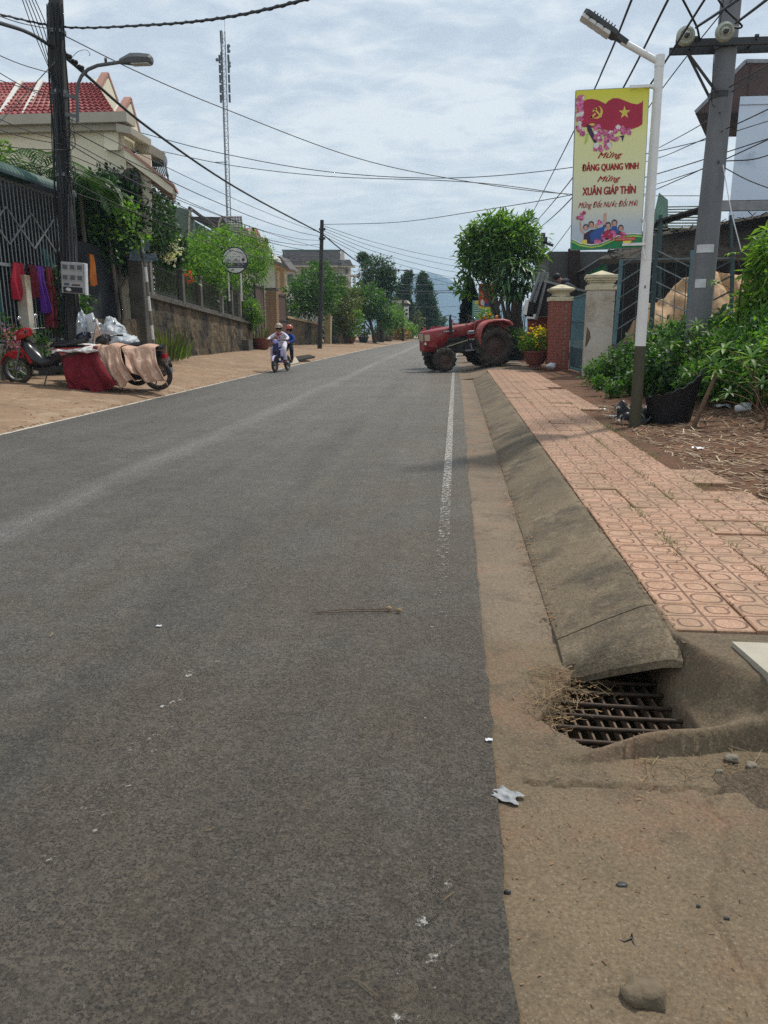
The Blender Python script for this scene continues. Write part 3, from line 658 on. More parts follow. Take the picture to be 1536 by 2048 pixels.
leaf('leaf_dark', [(.014, .042, .013), (.028, .078, .020), (.06, .13, .032)], .25)
leaf('leaf_mid', [(.025, .07, .015), (.05, .13, .025), (.10, .19, .035)], .35)
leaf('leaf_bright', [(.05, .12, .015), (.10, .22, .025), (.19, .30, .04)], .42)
leaf('leaf_olive', [(.05, .07, .02), (.09, .12, .03), (.16, .17, .05)], .3)
leaf('leaf_pine', [(.014, .045, .022), (.026, .075, .032), (.045, .11, .04)], .2)
leaf('leaf_strap', [(.05, .11, .045), (.09, .18, .07), (.17, .27, .12)], .25, .35)
leaf('leaf_cypress', [(.006, .014, .010), (.010, .022, .014)], .1)
leaf('petal_yellow', [(.60, .38, .02), (.75, .55, .03)], .3); leaf('petal_pink', [(.38, .09, .22), (.55, .20, .38)], .3)
leaf('petal_white', [(.62, .58, .48), (.75, .72, .62)], .3); leaf('petal_red', [(.5, .03, .03), (.6, .08, .05)], .3); leaf('leaf_orange', [(.35, .13, .02), (.25, .16, .03)], .3)
m, N, L, b = nodes_of('banner_print'); b.inputs['Roughness'].default_value = .55
_t = N.new('ShaderNodeTexCoord'); _s = N.new('ShaderNodeSeparateXYZ'); _r = N.new('ShaderNodeValToRGB'); _d = N.new('ShaderNodeMath'); _d.operation = 'DIVIDE'; _d.inputs[1].default_value = 1.57
L.new(_t.outputs['Object'], _s.inputs[0]); L.new(_s.outputs[2], _d.inputs[0]); L.new(_d.outputs[0], _r.inputs[0]); L.new(_r.outputs[0], b.inputs['Base Color'])
_e = _r.color_ramp.elements; _e[0].position = 0; _e[0].color = (.40, .50, .58, 1); _e[1].position = 1; _e[1].color = (.62, .60, .035, 1)
for p_, c_ in ((.14, (.44, .52, .58, 1)), (.24, (.60, .62, .52, 1)), (.45, (.68, .70, .44, 1)), (.72, (.72, .72, .32, 1)), (.9, (.66, .64, .10, 1))): _q = _e.new(p_); _q.color = c_

def text(name, s, parent, loc, w, h, m_, shear=0.0, bold=0.0, rot=None, just=True, label=None):
    """lettering cut as flat geometry, scaled to w x h, centred at loc in the parent's frame, facing -Y"""
    cu = bpy.data.curves.new(name, 'FONT'); cu.body = s; cu.shear = shear; cu.resolution_u = 3
    tmp = bpy.data.objects.new('tmp', cu); C.objects.link(tmp); dg = bpy.context.evaluated_depsgraph_get(); dg.update()
    me = bpy.data.meshes.new_from_object(tmp.evaluated_get(dg)); bpy.data.objects.remove(tmp); bpy.data.curves.remove(cu)
    co = np.empty(len(me.vertices) * 3); me.vertices.foreach_get('co', co); co = co.reshape(-1, 3)
    mn, mx = co.min(0), co.max(0); sz = np.maximum(mx - mn, 1e-6)
    x = (co[:, 0] - (mn[0] + mx[0]) / 2) / sz[0] * w; z = (co[:, 1] - (mn[1] + mx[1]) / 2) / sz[1] * h
    if rot: x, z = x * math.cos(rot) - z * math.sin(rot), x * math.sin(rot) + z * math.cos(rot)
    me.vertices.foreach_set('co', np.stack([x, np.zeros_like(x), z], 1).ravel()); me.materials.clear(); me.materials.append(M[m_]); me.update(); me.name = name
    o = link(name, me, parent, loc)
    for k in range(1 if bold else 0):
        bm_ = MB(); n_ = len(me.vertices); vv = [tuple(v.co) for v in me.vertices]; ff = [tuple(p.vertices) for p in me.polygons]
        for j, (dx, dz) in enumerate(((-bold, 0), (bold, 0), (0, bold * .6), (0, -bold * .6))): bm_.add([(x + dx * h, y - .0002 * (j + 1), z + dz * h) for x, y, z in vv], ff)
        o.data = bm_.mesh(name, m_)
    return o

# ================================================================== right side: street lamp and banner
lz = zplot(2.06, 9.0)
lp = thing('street_lamp', 'white street lamp post with olive foot and flat lamp head, banner on it', 'street lamp', (2.06, 9.0, lz))
zc = P(1280, 692, 9).z - lz; zt = 3.95 - lz
mb = MB(); mb.tube([(0, 0, -.1), (-.008, 0, zc)], [.066, .061], 12); obj('pole_foot', mb, 'olive_paint', lp)
mb = MB(); mb.tube([(-.008, 0, zc), (-.03, 0, zt)], [.0605, .046], 12); mb.tube([(-.03, 0, zt - .09), (-.03, 0, zt + .02)], .05, 12); obj('pole', mb, 'white_paint', lp)
a_ = P(1314, 122, 9) - lp.location; b_ = P(1250, 86, 9) - lp.location; c_ = P(1166, 28, 9) - lp.location
mb = MB(); mb.tube([a_, b_ + (b_ - a_) * .1], .033, 10); obj('arm', mb, 'white_paint', lp)
dr = (c_ - b_).normalized(); sd = Vector((0, 1, 0)); upn = dr.cross(sd) * -1
if upn.z < 0: upn = -upn
mt = Matrix((dr, sd, upn)).transposed().to_4x4()
Lh = (c_ - b_).length
mb = MB(); hp = [(-.02, .035), (.10, .045), (.14, .10), (Lh * .93, .115), (Lh, .08)]
vs = []
for x, w in hp: vs += [(x, -w, -.018), (x, w, -.018), (x, w * .8, .035), (x, -w * .8, .035)]
vs = [(mt @ Vector(v)) + b_ for v in vs]
mb.add(vs, [(i * 4 + j, i * 4 + (j + 1) % 4, i * 4 + 4 + (j + 1) % 4, i * 4 + 4 + j) for i in range(4) for j in range(4)] + [(0, 3, 2, 1), (16, 17, 18, 19)])
for k in range(8): mb.box(b_ + mt @ Vector((.18 + k * (Lh - .24) / 8, 0, .045)), (.012, .15, .03), M4=mt)
hd_ = obj('lamp_head', mb, 'dark_metal', lp)
for k in range(4):
    mb = MB(); mb.bbox(b_ + mt @ Vector((Lh * (.42 + .165 * k), -.03, -.035)), (.085, .15, .04), .012, M4=mt); obj('light_module', mb, 'led_cover', hd_)
mb = MB(); mb.box((-.02, -.07, P(1290, 640, 9).z - lz + .35), (.012, .008, .03)); obj('tag_plate', mb, 'dark_metal', lp)

bl = P(1142, 500, 8.93)
bn = thing('hanging_banner', 'tall yellow and red banner with flag and lettering hung from the white lamp post', 'banner', bl); bn.rotation_euler = (0, -R(1.3), 0)
BW, BH = .735, 1.57
def bz(x, y):          # print layout measured on the banner: to width / height in metres
    l = 135 - (y - 88) * 80 / 1917; r = 1012 - (y - 100) * 100 / 1880
    return ((x - l) / (r - l) * BW, (1990 - y) / 1896 * BH)
mb = MB(); mb.add([(0, -.012, 0), (BW, -.012, 0), (BW, -.012, BH), (0, -.012, BH), (0, .012, 0), (BW, .012, 0), (BW, .012, BH), (0, .012, BH)], [(0, 1, 2, 3), (7, 6, 5, 4), (0, 4, 5, 1), (1, 5, 6, 2), (2, 6, 7, 3), (3, 7, 4, 0)])
obj('panel', mb, 'banner_print', bn)
mb = MB()
for p, q in (((0, 0), (BW, 0)), ((0, BH), (BW, BH)), ((0, 0), (0, BH)), ((BW, 0), (BW, BH))): mb.bar((p[0], .004, p[1]), (q[0], .004, q[1]), .012, .028, (0, 1, 0))
obj('frame', mb, 'grey_metal', bn)
mb = MB()
def flat(pts, lay, mi):
    mb.m(mi); q = [bz(x, y) for x, y in pts]; mb.add([(x, -.0125 - .0012 * lay, z) for x, z in q], [tuple(range(len(q)))])
AM = ['flag_red', 'ink_yellow', 'ink_pink', 'ink_green', 'ink_lime', 'ink_dark', 'ink_skin', 'ink_blue', 'ink_label', 'ink_white']
top = [(208, 225), (260, 201), (320, 196), (400, 215), (460, 246), (490, 262), (520, 230), (580, 201), (640, 203), (720, 235), (800, 270), (870, 285), (920, 265), (940, 240)]
bot = [(200, 520), (250, 520), (330, 530), (410, 545), (500, 565), (540, 575), (600, 580), (680, 575), (760, 570), (830, 562), (880, 545), (910, 530), (925, 520), (932, 512)]
for i in range(len(top) - 1): flat([bot[i], bot[i + 1], top[i + 1], top[i]], 1, 0)
def arc(cx, cy, r0, r1, a0, a1, lay, mi, n=12):
    for i in range(n):
        t0 = R(a0 + (a1 - a0) * i / n); t1 = R(a0 + (a1 - a0) * (i + 1) / n)
        k0 = math.sin(math.pi * (i + .35) / (n + .7)); k1 = math.sin(math.pi * (i + 1.35) / (n + .7))
        flat([(cx + (r1 - (r1 - r0) * k0) * math.cos(t0), cy + (r1 - (r1 - r0) * k0) * math.sin(t0)), (cx + r1 * math.cos(t0), cy + r1 * math.sin(t0)), (cx + r1 * math.cos(t1), cy + r1 * math.sin(t1)), (cx + (r1 - (r1 - r0) * k1) * math.cos(t1), cy + (r1 - (r1 - r0) * k1) * math.sin(t1))], lay, mi)
arc(378, 352, 48, 76, -72, 125, 2, 1); flat([(300, 415), (318, 396), (345, 408), (330, 420)], 2, 1)
flat([(345, 318), (360, 304), (445, 405), (432, 418)], 3, 1); flat([(332, 350), (330, 332), (375, 300), (388, 316)], 3, 1); flat([(300, 412), (318, 424), (372, 372), (360, 360)], 2, 1)
st = [(717 + (74 if i % 2 == 0 else 29) * math.sin(math.pi * i / 5), 372 - (80 if i % 2 == 0 else 31) * math.cos(math.pi * i / 5)) for i in range(10)]
for i in range(10): flat([(717, 372), st[i], st[(i + 1) % 10]], 2, 1)
flat([(255, 488), (300, 500), (345, 600), (385, 700), (350, 712), (310, 640), (265, 560)], 3, 5)
flat([(262, 588), (278, 600), (262, 690), (232, 722), (238, 660)], 2, 4); flat([(280, 490), (330, 478), (380, 498), (330, 512)], 4, 1)
flat([(640, 640), (715, 640), (690, 715), (680, 660)], 2, 5)
def blossom(x, y, r, lay, mi=2):
    for k in range(5):
        a = 2 * math.pi * k / 5 + x; cx, cy = x + r * .55 * math.cos(a), y + r * .55 * math.sin(a)
        flat([(cx + r * .52 * math.cos(a + t), cy + r * .52 * math.sin(a + t)) for t in (0, 1.05, 2.1, 3.14, 4.2, 5.25)], lay + .1 * k, mi)
    flat([(x + r * .16 * math.cos(t), y + r * .16 * math.sin(t)) for t in (0, 1.6, 3.1, 4.7)], lay + .8, 1)
for i in range(64): blossom(rnd.uniform(142, 210), rnd.uniform(165, 575), rnd.uniform(16, 30), 4 + rnd.random(), 2 if rnd.random() < .85 else 9)
for cx, cy, n_, s_ in ((400, 770, 5, 40), (500, 745, 6, 45), (430, 620, 8, 60), (520, 640, 8, 55), (600, 640, 7, 50), (690, 575, 7, 50), (760, 600, 5, 35), (380, 560, 5, 50), (210, 595, 3, 25), (640, 560, 4, 40), (460, 690, 6, 50)):
    for _ in range(n_): blossom(cx + rnd.uniform(-s_, s_), cy + rnd.uniform(-s_, s_) * .8, rnd.uniform(16, 34), 4 + rnd.random() * 2, 2 if rnd.random() < .88 else 9)
# crowd of cheering people at the foot of the print
flat([(205, 1915), (215, 1800), (300, 1750), (380, 1745), (470, 1780), (560, 1740), (650, 1775), (715, 1810), (700, 1860), (500, 1895), (330, 1925)], 2, 5)
flat([(300, 1905), (285, 1800), (370, 1740), (440, 1720), (470, 1680), (480, 1700), (455, 1800), (430, 1890)], 3, 7); flat([(545, 1800), (555, 1720), (610, 1700), (645, 1790), (620, 1830)], 3, 7)
flat([(455, 1830), (470, 1770), (510, 1755), (560, 1775), (590, 1840), (520, 1870)], 4, 0); flat([(640, 1830), (650, 1795), (700, 1790), (720, 1830)], 4, 0); flat([(185, 1925), (195, 1870), (250, 1870), (250, 1920)], 4, 1)
flat([(455, 1690), (462, 1560), (480, 1545), (495, 1560), (490, 1620), (478, 1700)], 4, 6); flat([(165, 1640), (178, 1640), (182, 1730), (225, 1790), (205, 1800), (165, 1740)], 3, 6)
def head(x, y, r, hat=False):
    flat([(x + r * .95 * math.cos(t), y - r * .15 + r * 1.15 * math.sin(t)) for t in [k * .785 for k in range(8)]], 4.2, 5 if not hat else 9)
    flat([(x + r * .68 * math.cos(t), y + r * .12 + r * .9 * math.sin(t)) for t in [k * .785 for k in range(8)]], 4.6, 6)
    flat([(x - r * .3, y + r * .5), (x + r * .3, y + r * .5), (x, y + r * .68)], 4.9, 0)
    for s_ in (-.28, .28): flat([(x + r * (s_ - .12), y - r * .02), (x + r * (s_ + .12), y - r * .02), (x + r * s_, y + r * .12)], 4.9, 5)
for x, y, r, h_ in ((238, 1720, 36, 0), (305, 1690, 38, 0), (368, 1700, 38, 1), (512, 1710, 40, 0), (590, 1680, 38, 0), (668, 1745, 36, 0)): head(x, y, r, h_)
for cx, cy, n_, s_ in ((180, 1575, 9, 48), (390, 1870, 6, 45), (560, 1830, 8, 60), (450, 1850, 5, 40), (700, 1825, 4, 35), (420, 1660, 3, 20)):
    for _ in range(n_): blossom(cx + rnd.uniform(-s_, s_), cy + rnd.uniform(-s_, s_) * .8, rnd.uniform(14, 26), 5 + rnd.random() * 2, 2 if rnd.random() < .75 else 0)
wv = [(60, 1850), (160, 1905), (300, 1935), (420, 1920), (520, 1880), (620, 1835), (720, 1815), (830, 1812), (920, 1822)]
for a, b_ in zip(wv, wv[1:]): flat([(a[0], 1988), (b_[0], 1988), b_, a], 3, 3); flat([(a[0], a[1] + 40), (b_[0], b_[1] + 40), (b_[0], b_[1] + 22), (a[0], a[1] + 22)], 3.6, 4)
for a, b_ in zip(wv, wv[1:]): flat([(a[0], a[1] + 9), (b_[0], b_[1] + 9), (b_[0], b_[1] - 5), (a[0], a[1] - 5)], 3.6, 9)
flat([(595, 1858), (848, 1858), (848, 1898), (595, 1898)], 6, 8); flat([(690, 1900), (800, 1900), (770, 1950), (700, 1955)], 5.5, 1)
obj('printed_artwork', mb, AM, bn)
def btext(s, x, y, w, h, m_, sh=0, bd=0): c = bz(x, y); text('lettering', s, bn, (c[0], -.0155, c[1]), w / 877 * BW, h / 1896 * BH, m_, sh, bd)
btext('Mừng', 540, 865, 300, 92, 'ink_red', .45, .03); btext('ĐẢNG QUANG VINH', 543, 992, 690, 118, 'ink_red', 0, .035)
btext('Mừng', 525, 1145, 285, 92, 'ink_red', .45, .03); btext('XUÂN GIÁP THÌN', 527, 1268, 655, 118, 'ink_red', 0, .035)
btext('Mừng Đất Nước Đổi Mới', 515, 1445, 740, 112, 'ink_red', .35, .009)
c_ = bz(722, 1878); text('lettering', 'ĐẢNG BỘ PHƯỜNG', bn, (c_[0], -.0215, c_[1]), .19, .017, 'ink_white')
for z in (BH + .005, .035):
    mb = MB(); mb.box((BW - .08, -.03, z), (.24, .02, .028)); mb.bar((BW - .02, -.02, z), (BW + .07, .06, z), .02); obj('bracket', mb, 'white_paint', bn)
mb = MB()
mb.tube([(BW - .005, -.02, .30), (BW + .03, -.02, .24), (BW + .02, 0, .02), (BW + .055, 0, -.12)], .012, 6)
obj('hook', mb, 'white_paint', bn)

# ================================================================== utility pole on the right with crossarm
pb = Vector((3.555, 12.0, .45)); up = thing('utility_pole', 'thick round concrete utility pole with steel crossarm beside the banner', 'utility pole', pb)
mb = MB(); mb.tube([(-.02, 0, -.2), (.0, 0, 2), (.02, 0, 4.5), (.045, 0, 7.5)], [.178, .160, .138, .115], 18); obj('pole', mb, 'pole_concrete', up)
az = P(1440, 82, 11.8).z - pb.z; ax0 = P(1347, 86, 11.8).x - pb.x
mb = MB()
for y in (-.16, .16): mb.box((.28, y, az), (1.95, .012, .10)); mb.box((.28, y - .025, az - .045), (1.95, .05, .012))
for x in (ax0 + .3, .35, 1.0): mb.tube([(x, -.2, az + .02), (x, .22, az + .02)], .014, 6); mb.box((x, -.17, az + .06), (.05, .03, .03))
obj('crossarm', mb, 'dark_metal', up)
for x0, y in ((ax0 + .16, -.15), (ax0 + .30, .15), (.95, -.15)):
    mb = MB(); mb.bar((x0, y, az - .06), (-.10 if x0 < 0 else .12, y * .95, az - .60), .05, .02); obj('brace', mb, 'dark_metal', up)
mb = MB(); mb.tube([(0, 0, az - .66), (0, 0, az - .58)], .15, 16); obj('clamp_band', mb, 'dark_metal', up)
mb = MB(); mb.tube([(.01, 0, az - .05), (.01, 0, az + .05)], .15, 16); obj('clamp_band', mb, 'dark_metal', up)
q = P(1402, 497, 11.8) - pb; mb = MB(); mb.grid(lambda u, v: (math.sin((u - .75) * 1.5) * .168, -math.cos((u - .75) * 1.5) * .168, q.z + .06 - .11 * v), 8, 2); obj('paper_label', mb, 'plastic_white', up)
q = P(1390, 565, 11.8) - pb; mb = MB(); mb.grid(lambda u, v: (math.sin((u - 1.05) * .9) * .172, -math.cos((u - 1.05) * .9) * .172, q.z + .05 - .12 * v), 8, 2); obj('paper_label', mb, 'plastic_white', up)
for px, py in ((1371, 68), (1449, 60)):
    s0 = P(px, py + 4, 11.55); tgt = P(px + 150, py - 90, 6.0); d = (tgt - s0).normalized()
    ins = thing('disc_insulator', 'ribbed glass disc insulator at the tip of the crossarm' if px < 1400 else 'ribbed glass disc insulator in front of the concrete utility pole', 'insulator', s0, 0, 'glass insulators on the crossarm')
    ins.rotation_euler = d.to_track_quat('Z', 'Y').to_euler()
    mb = MB(); prof = [(0, -.03)]
    for k in range(4): z = .05 * k; r_ = .118 - .008 * k; prof += [(.05, z), (r_, z + .012), (r_, z + .02), (r_ * .82, z + .028), (r_ * .8, z + .018), (r_ * .62, z + .03), (r_ * .60, z + .02), (.05, z + .034)]
    prof += [(0, .2)]; mb.lathe(prof, 22); obj('glass_disc', mb, 'insulator', ins)
    mb = MB(); mb.tube([(0, 0, .19), (0, 0, .30)], [.035, .025], 8); mb.box((0, 0, .34), (.05, .03, .12)); obj('clevis', mb, 'dark_metal', ins)
    mb = MB(); mb.tube([(0, 0, -.25), (0, 0, -.02)], .012, 6); obj('pin', mb, 'dark_metal', ins)

# ================================================================== gate pillars, gate, fence
wp = thing('gate_pillar', 'weathered white plaster gate pillar with stepped cap beside the teal gate', 'gate pillar', (3.24, 18.45, .12)); wp.rotation_euler = (0, 0, R(-6))
zs = lambda py, Y: P(1195, py, Y).z - .12
sh = zs(580, 18.3); mb = MB(); mb.bbox((0, 0, sh / 2 - .1), (.60, .56, sh + .2), .012); obj('shaft', mb, 'plaster_white', wp)
mb = MB(); mb.bbox((0, 0, sh + .055), (.66, .62, .11), .015); z = sh + .11
for w, h in ((.52, .05), (.58, .045), (.66, .05), (.72, .07)): mb.bbox((0, 0, z + h / 2), (w, w * .95, h), .01); z += h
mb.box((0, 0, z + .05), (.56, .53, .10), taper=.05); obj('cap', mb, 'cream_stone', wp)
mb = MB()
mb.add([(x, -.283, z) for x, z in ((-.27, 1.15), (-.2, 1.05), (-.17, .9), (-.21, .82), (-.25, .72), (-.285, .7))], [(0, 1, 2, 3, 4, 5)]); obj('bare_patch', mb, 'stone_grey', wp)
rp = thing('gate_pillar', 'red brick gate pillar with cream moulded cap beside the flower pot', 'gate pillar', (2.68, 21.0, .13))
bh = P(1115, 602, 20.8).z - .13; mb = MB(); mb.box((0, 0, bh / 2), (.52, .52, bh)); obj('core', mb, 'mortar', rp)
def bm(l):
    mb = MB(); return mb.bbox((0, 0, 0), (l, .03, .062), .005).mesh('brick', 'brick')
b1, b2 = bm(.232), bm(.112); nc = int(bh / .074)
for c in range(nc):
    z = .04 + c * .074
    for s_ in range(4):
        off = (c + s_) % 2; xs = [(-.146, b1), (.098, b1), (.222 + .05, None)] if off else [(-.207, b2), (-.023, b1), (.20, b2)]
        for x, me in xs:
            if me is None: me = b2; x = .219 - .02
            if s_ == 1: continue
            a = s_ * math.pi / 2; o = link('brick', me, rp, (x * math.cos(a) + .262 * math.sin(a) * (1) , x * math.sin(a) - .262 * math.cos(a), z + rnd.uniform(-.001, .001)))
            o.rotation_euler = (0, 0, a + rnd.uniform(-.01, .01))
mb = MB(); mb.bbox((0, 0, bh + .05), (.62, .62, .10), .015)
mb.lathe([(.29, bh + .10), (.27, bh + .13), (.235, bh + .17), (.25, bh + .20), (.33, bh + .24), (.385, bh + .27), (.39, bh + .31), (.30, bh + .34), (.12, bh + .40), (0, bh + .42)], 4, smooth=False)
cp = obj('cap', mb, 'cream_stone', rp); 
for v in cp.data.vertices:
    if v.co.z > bh + .1005:
        x, y = v.co.x, v.co.y; v.co.x = (x - y) * .7071 * 1.15; v.co.y = (x + y) * .7071 * 1.15
g0, g1 = Vector((2.98, 20.75, .2)), Vector((3.02, 18.85, .2))
gt = thing('gate', 'teal iron gate of thin bars between the brick pillar and the white pillar', 'gate', (3.0, 19.8, .15))
def gp(t, z): v = g0.lerp(g1, t); return (v.x - 3.0, v.y - 19.8, z)
ztp = P(1150, 594, 20).z - .15
mb = MB()
for t in (0, 1): mb.bar(gp(t, .05), gp(t, ztp), .05)
for z in (.08, .62, 1.25, ztp): mb.bar(gp(0, z), gp(1, z + (.04 if z == ztp else 0)), .04)
obj('gate_frame', mb, 'teal_paint', gt)
mb = MB(); mb.tube([(0, 0, .08), (0, 0, ztp)], .009, 6); gm = mb.mesh('bar', 'teal_paint')
for k in range(1, 18): link('bar', gm, gt, gp(k / 18, 0))
mb = MB(); mb.bar(gp(.02, .36), gp(.98, .36), .012, .46); obj('lower_sheet', mb, 'dark_teal', gt)

fn = thing('iron_fence', 'teal iron fence of slanted rails on a low concrete wall', 'fence', (3.9, 16.6, .3))
def fy(px): return 17.0 - (px - 1225) / 160 * 1.0
def FP(px, py, dy=0): return P(px, py, fy(px) + dy)
mb = MB(); mb.hexa([P(1216, 735, 17.0), P(1400, 700, 15.9), P(1400, 650, 15.9), P(1216, 692, 17.0)], [P(1216, 735, 17.15), P(1400, 700, 16.05), P(1400, 650, 16.05), P(1216, 692, 17.15)]); obj('low_wall', mb, 'grey_block', fn, True)
for a, b_, w, mm in (((1228, 692), (1243, 520), .07, 'teal_paint'), ((1300, 690), (1315, 470), .08, 'dark_teal'), ((1375, 650), (1386, 500), .07, 'teal_paint'), ((1462, 640), (1466, 500), .06, 'dark_teal')):
    mb = MB(); mb.bar(FP(*a), FP(*b_), w); obj('post', mb, mm, fn, True)
for k in range(7):
    mb = MB(); mb.bar(FP(1226, 690 - 30 * k + 4, -.03), FP(1306, 642 - 30 * k, -.03), .019); obj('rail', mb, 'rail_grey', fn, True)
for k in range(6):
    mb = MB(); mb.bar(FP(1312, 500 + 32 * k, -.03), FP(1384, 536 + 31 * k, -.03), .018); obj('rail', mb, 'rail_grey', fn, True)
for k in range(5):
    mb = MB(); mb.bar(FP(1388, 560 + 30 * k, -.03), FP(1466, 520 + 30 * k, -.03), .026); obj('rail', mb, 'dark_teal', fn, True)
for px in (1242, 1268, 1290, 1322, 1345, 1366):
    mb = MB(); mb.bar(FP(px, 690, .02), FP(px + 8, 520, .02), .012); obj('upright', mb, 'dark_teal', fn, True)
mb = MB(); mb.bar(FP(1240, 520), FP(1315, 517), .03); mb.bar(FP(1315, 518), FP(1470, 516), .03); obj('top_rail', mb, 'rail_grey', fn, True)

# tarpaulin heap behind the fence
tpb = P(1385, 660, 18.0); tp = MB()
def tarp(u, v):
    px = 1262 + 300 * u; crest = interp([(0, 690), (.05, 640), (.13, 610), (.22, 598), (.30, 580), (.38, 556), (.48, 541), (.62, 538), (.75, 545), (.88, 556), (1, 600)], u)
    d = math.sin(math.pi * min(1, v * 1.0)); y = 17.3 + 2.6 * v
    top = P(px, crest, 18.4).z; z = .1 + (top - .1) * max(0, 1 - abs(v - .42) / .58) ** .42
    fold = .20 * math.sin(u * 31 + 5 * v + 4 * noise.noise((u * 4, v * 3, 1))) * (1 - v) + .35 * noise.noise((u * 6, v * 3, 5)) + .26 * noise.noise((u * 19, v * 4, 5)) + .10 * abs(noise.noise((u * 30, v * 14, 2)))
    return (P(px, crest, 18.0).x, y + fold * .8, z + .16 * noise.noise((u * 8, v * 5, 2)) * (v < .9) - .10 * abs(noise.noise((u * 14 + v * 5, v * 6, 7))) * (v < .9))
tp.grid(tarp, 70, 26); solo('tarpaulin', tp, 'tarp', 'tan tarpaulin draped over a heap behind the teal fence', 'tarpaulin', at=tuple(tpb))

# ================================================================== sheds and houses on the right
sd_ = thing('shed', 'dark open shed with black sheet canopy and ragged thatch behind the fence', 'shed', (5.0, 19.5, .2))
def quadslab(mb, pts, t, dirv=(0, 0, -1)):
    d = Vector(dirv) * t; mb.hexa([Vector(p) + d for p in pts], pts)
mb = MB(); mb.hexa([P(1215, 700, 23), P(1700, 700, 23), P(1700, 470, 23), P(1215, 500, 23)], [P(1215, 700, 23.2), P(1700, 700, 23.2), P(1700, 470, 23.2), P(1215, 500, 23.2)]); obj('back_wall', mb, 'shed_dark', sd_, True)  # near-black wall colour stands in for the gloom inside the shed
mb = MB(); quadslab(mb, [P(1312, 440, 20.3), P(1436, 402, 20.3), P(1436, 402, 20.3) + Vector((.3, 1.5, .05)), P(1312, 440, 20.3) + Vector((.3, 1.5, .05))], .05); quadslab(mb, [P(1436, 401, 20.3), P(1720, 396, 20.3), P(1720, 396, 20.3) + Vector((.3, 1.5, 0)), P(1436, 401, 20.3) + Vector((.3, 1.5, 0))], .05)
obj('canopy', mb, 'black_roof', sd_, True)
mb = MB(); mb.bar(P(1437, 412, 20.25), P(1720, 408, 20.25), .03, .22); obj('fascia', mb, 'grey_metal', sd_, True)
mb = MB(); quadslab(mb, [P(1198, 518, 20.2), P(1720, 505, 20), P(1720, 395, 22), P(1290, 470, 22)], .12); obj('thatch_roof', mb, 'thatch', sd_, True)
mb = MB()
for i in range(420):
    u, v = rnd.random(), rnd.random(); a = P(1198, 518, 20.2).lerp(P(1720, 505, 20), u); b_ = P(1290, 470, 22).lerp(P(1720, 395, 22), u); p = a.lerp(b_, v) + Vector((0, 0, .02)); d = Vector((rnd.uniform(-1, 1), rnd.uniform(-1, .2), rnd.uniform(-.5, .5))).normalized() * rnd.uniform(.15, .4)
    mb.bar(p, p + d, .015)
stuff('', obj('loose_straw', mb, 'thatch', sd_, True))
for px in (1318, 1460):
    mb = MB(); mb.tube([P(px, 690, 20.4), P(px + 3, 430, 20.4)], .05, 8); obj('post', mb, 'dark_teal', sd_, True)
bh_ = thing('house', 'pale blue rendered house with overhanging brown roof at the right edge', 'house', (9.5, 22, 0))
x0 = P(1470, 300, 25).x; zt = P(1480, 193, 25).z
mb = MB(); mb.hexa([(x0, 25, 0), (x0 + 7, 25, 0), (x0 + 9, 31, 0), (x0 + 2.3, 31, 0)], [(x0, 25, zt), (x0 + 7, 25, zt), (x0 + 9, 31, zt), (x0 + 2.3, 31, zt)]); obj('wall', mb, 'blue_wall', bh_, True)
x1 = P(1418, 290, 26.8).x; mb = MB(); mb.hexa([(x1, 26.6, 0), (x0 - .002, 26.6, 0), (x0 + 1.2, 31, 0), (x1 + 1.3, 31, 0)], [(x1, 26.6, P(1418, 288, 26.6).z), (x0 - .002, 26.6, P(1472, 245, 26.6).z), (x0 + 1.2, 31, P(1472, 245, 26.6).z), (x1 + 1.3, 31, P(1418, 288, 26.6).z)]); obj('side_wing', mb, 'grey_wall', bh_, True)
mb = MB(); A = [P(1390, 226, 26.8), P(1490, 126, 26.8), P(1800, 126, 26.8), P(1800, 222, 26.8)]; mb.hexa(A, [p + Vector((2.1, 6, .6)) for p in A]); rf = obj('roof', mb, 'brown_soffit', bh_, True)
mb = MB(); mb.bar(A[0] + Vector((0, -.04, .02)), A[1] + Vector((0, -.04, .04)), .05, .10); mb.bar(A[1] + Vector((0, -.04, .04)), A[2] + Vector((0, -.04, .04)), .05, .10); obj('edge_board', mb, 'grey_metal', rf, True)
mb = MB(); mb.bar((x0 + .01, 24.985, zt - .22), (x0 + 7, 24.985, zt - .22), .02, .015); obj('joint', mb, 'grey_wall', bh_, True)
for k in range(5):
    mb = MB(); x = A[0].x + .7 + k * .8; mb.bar((x, 26.79, A[0].z + .05), (x + .02, 26.79, min(A[1].z, A[0].z + (x - A[0].x) * 1.0) - .05), .02, .012, (0, 1, 0)); obj('batten', mb, 'brown_post', rf, True)
gh = thing('house', 'small pale green house with olive tiled roof between the lamp post and the concrete pole', 'house', (10, 38, 0))
mb = MB(); mb.hexa([P(1300, 600, 36), P(1420, 600, 36), P(1420, 455, 36), P(1300, 455, 36)], [P(1300, 600, 36) + Vector((0, 6, 0)), P(1420, 600, 36) + Vector((0, 6, 0)), P(1420, 455, 36) + Vector((0, 6, 0)), P(1300, 455, 36) + Vector((0, 6, 0))]); obj('wall', mb, 'green_wall', gh, True)
mb = MB(); E0, E1, R0, R1 = P(1296, 462, 35.5), P(1425, 462, 35.5), P(1312, 413, 38), P(1425, 411, 38)
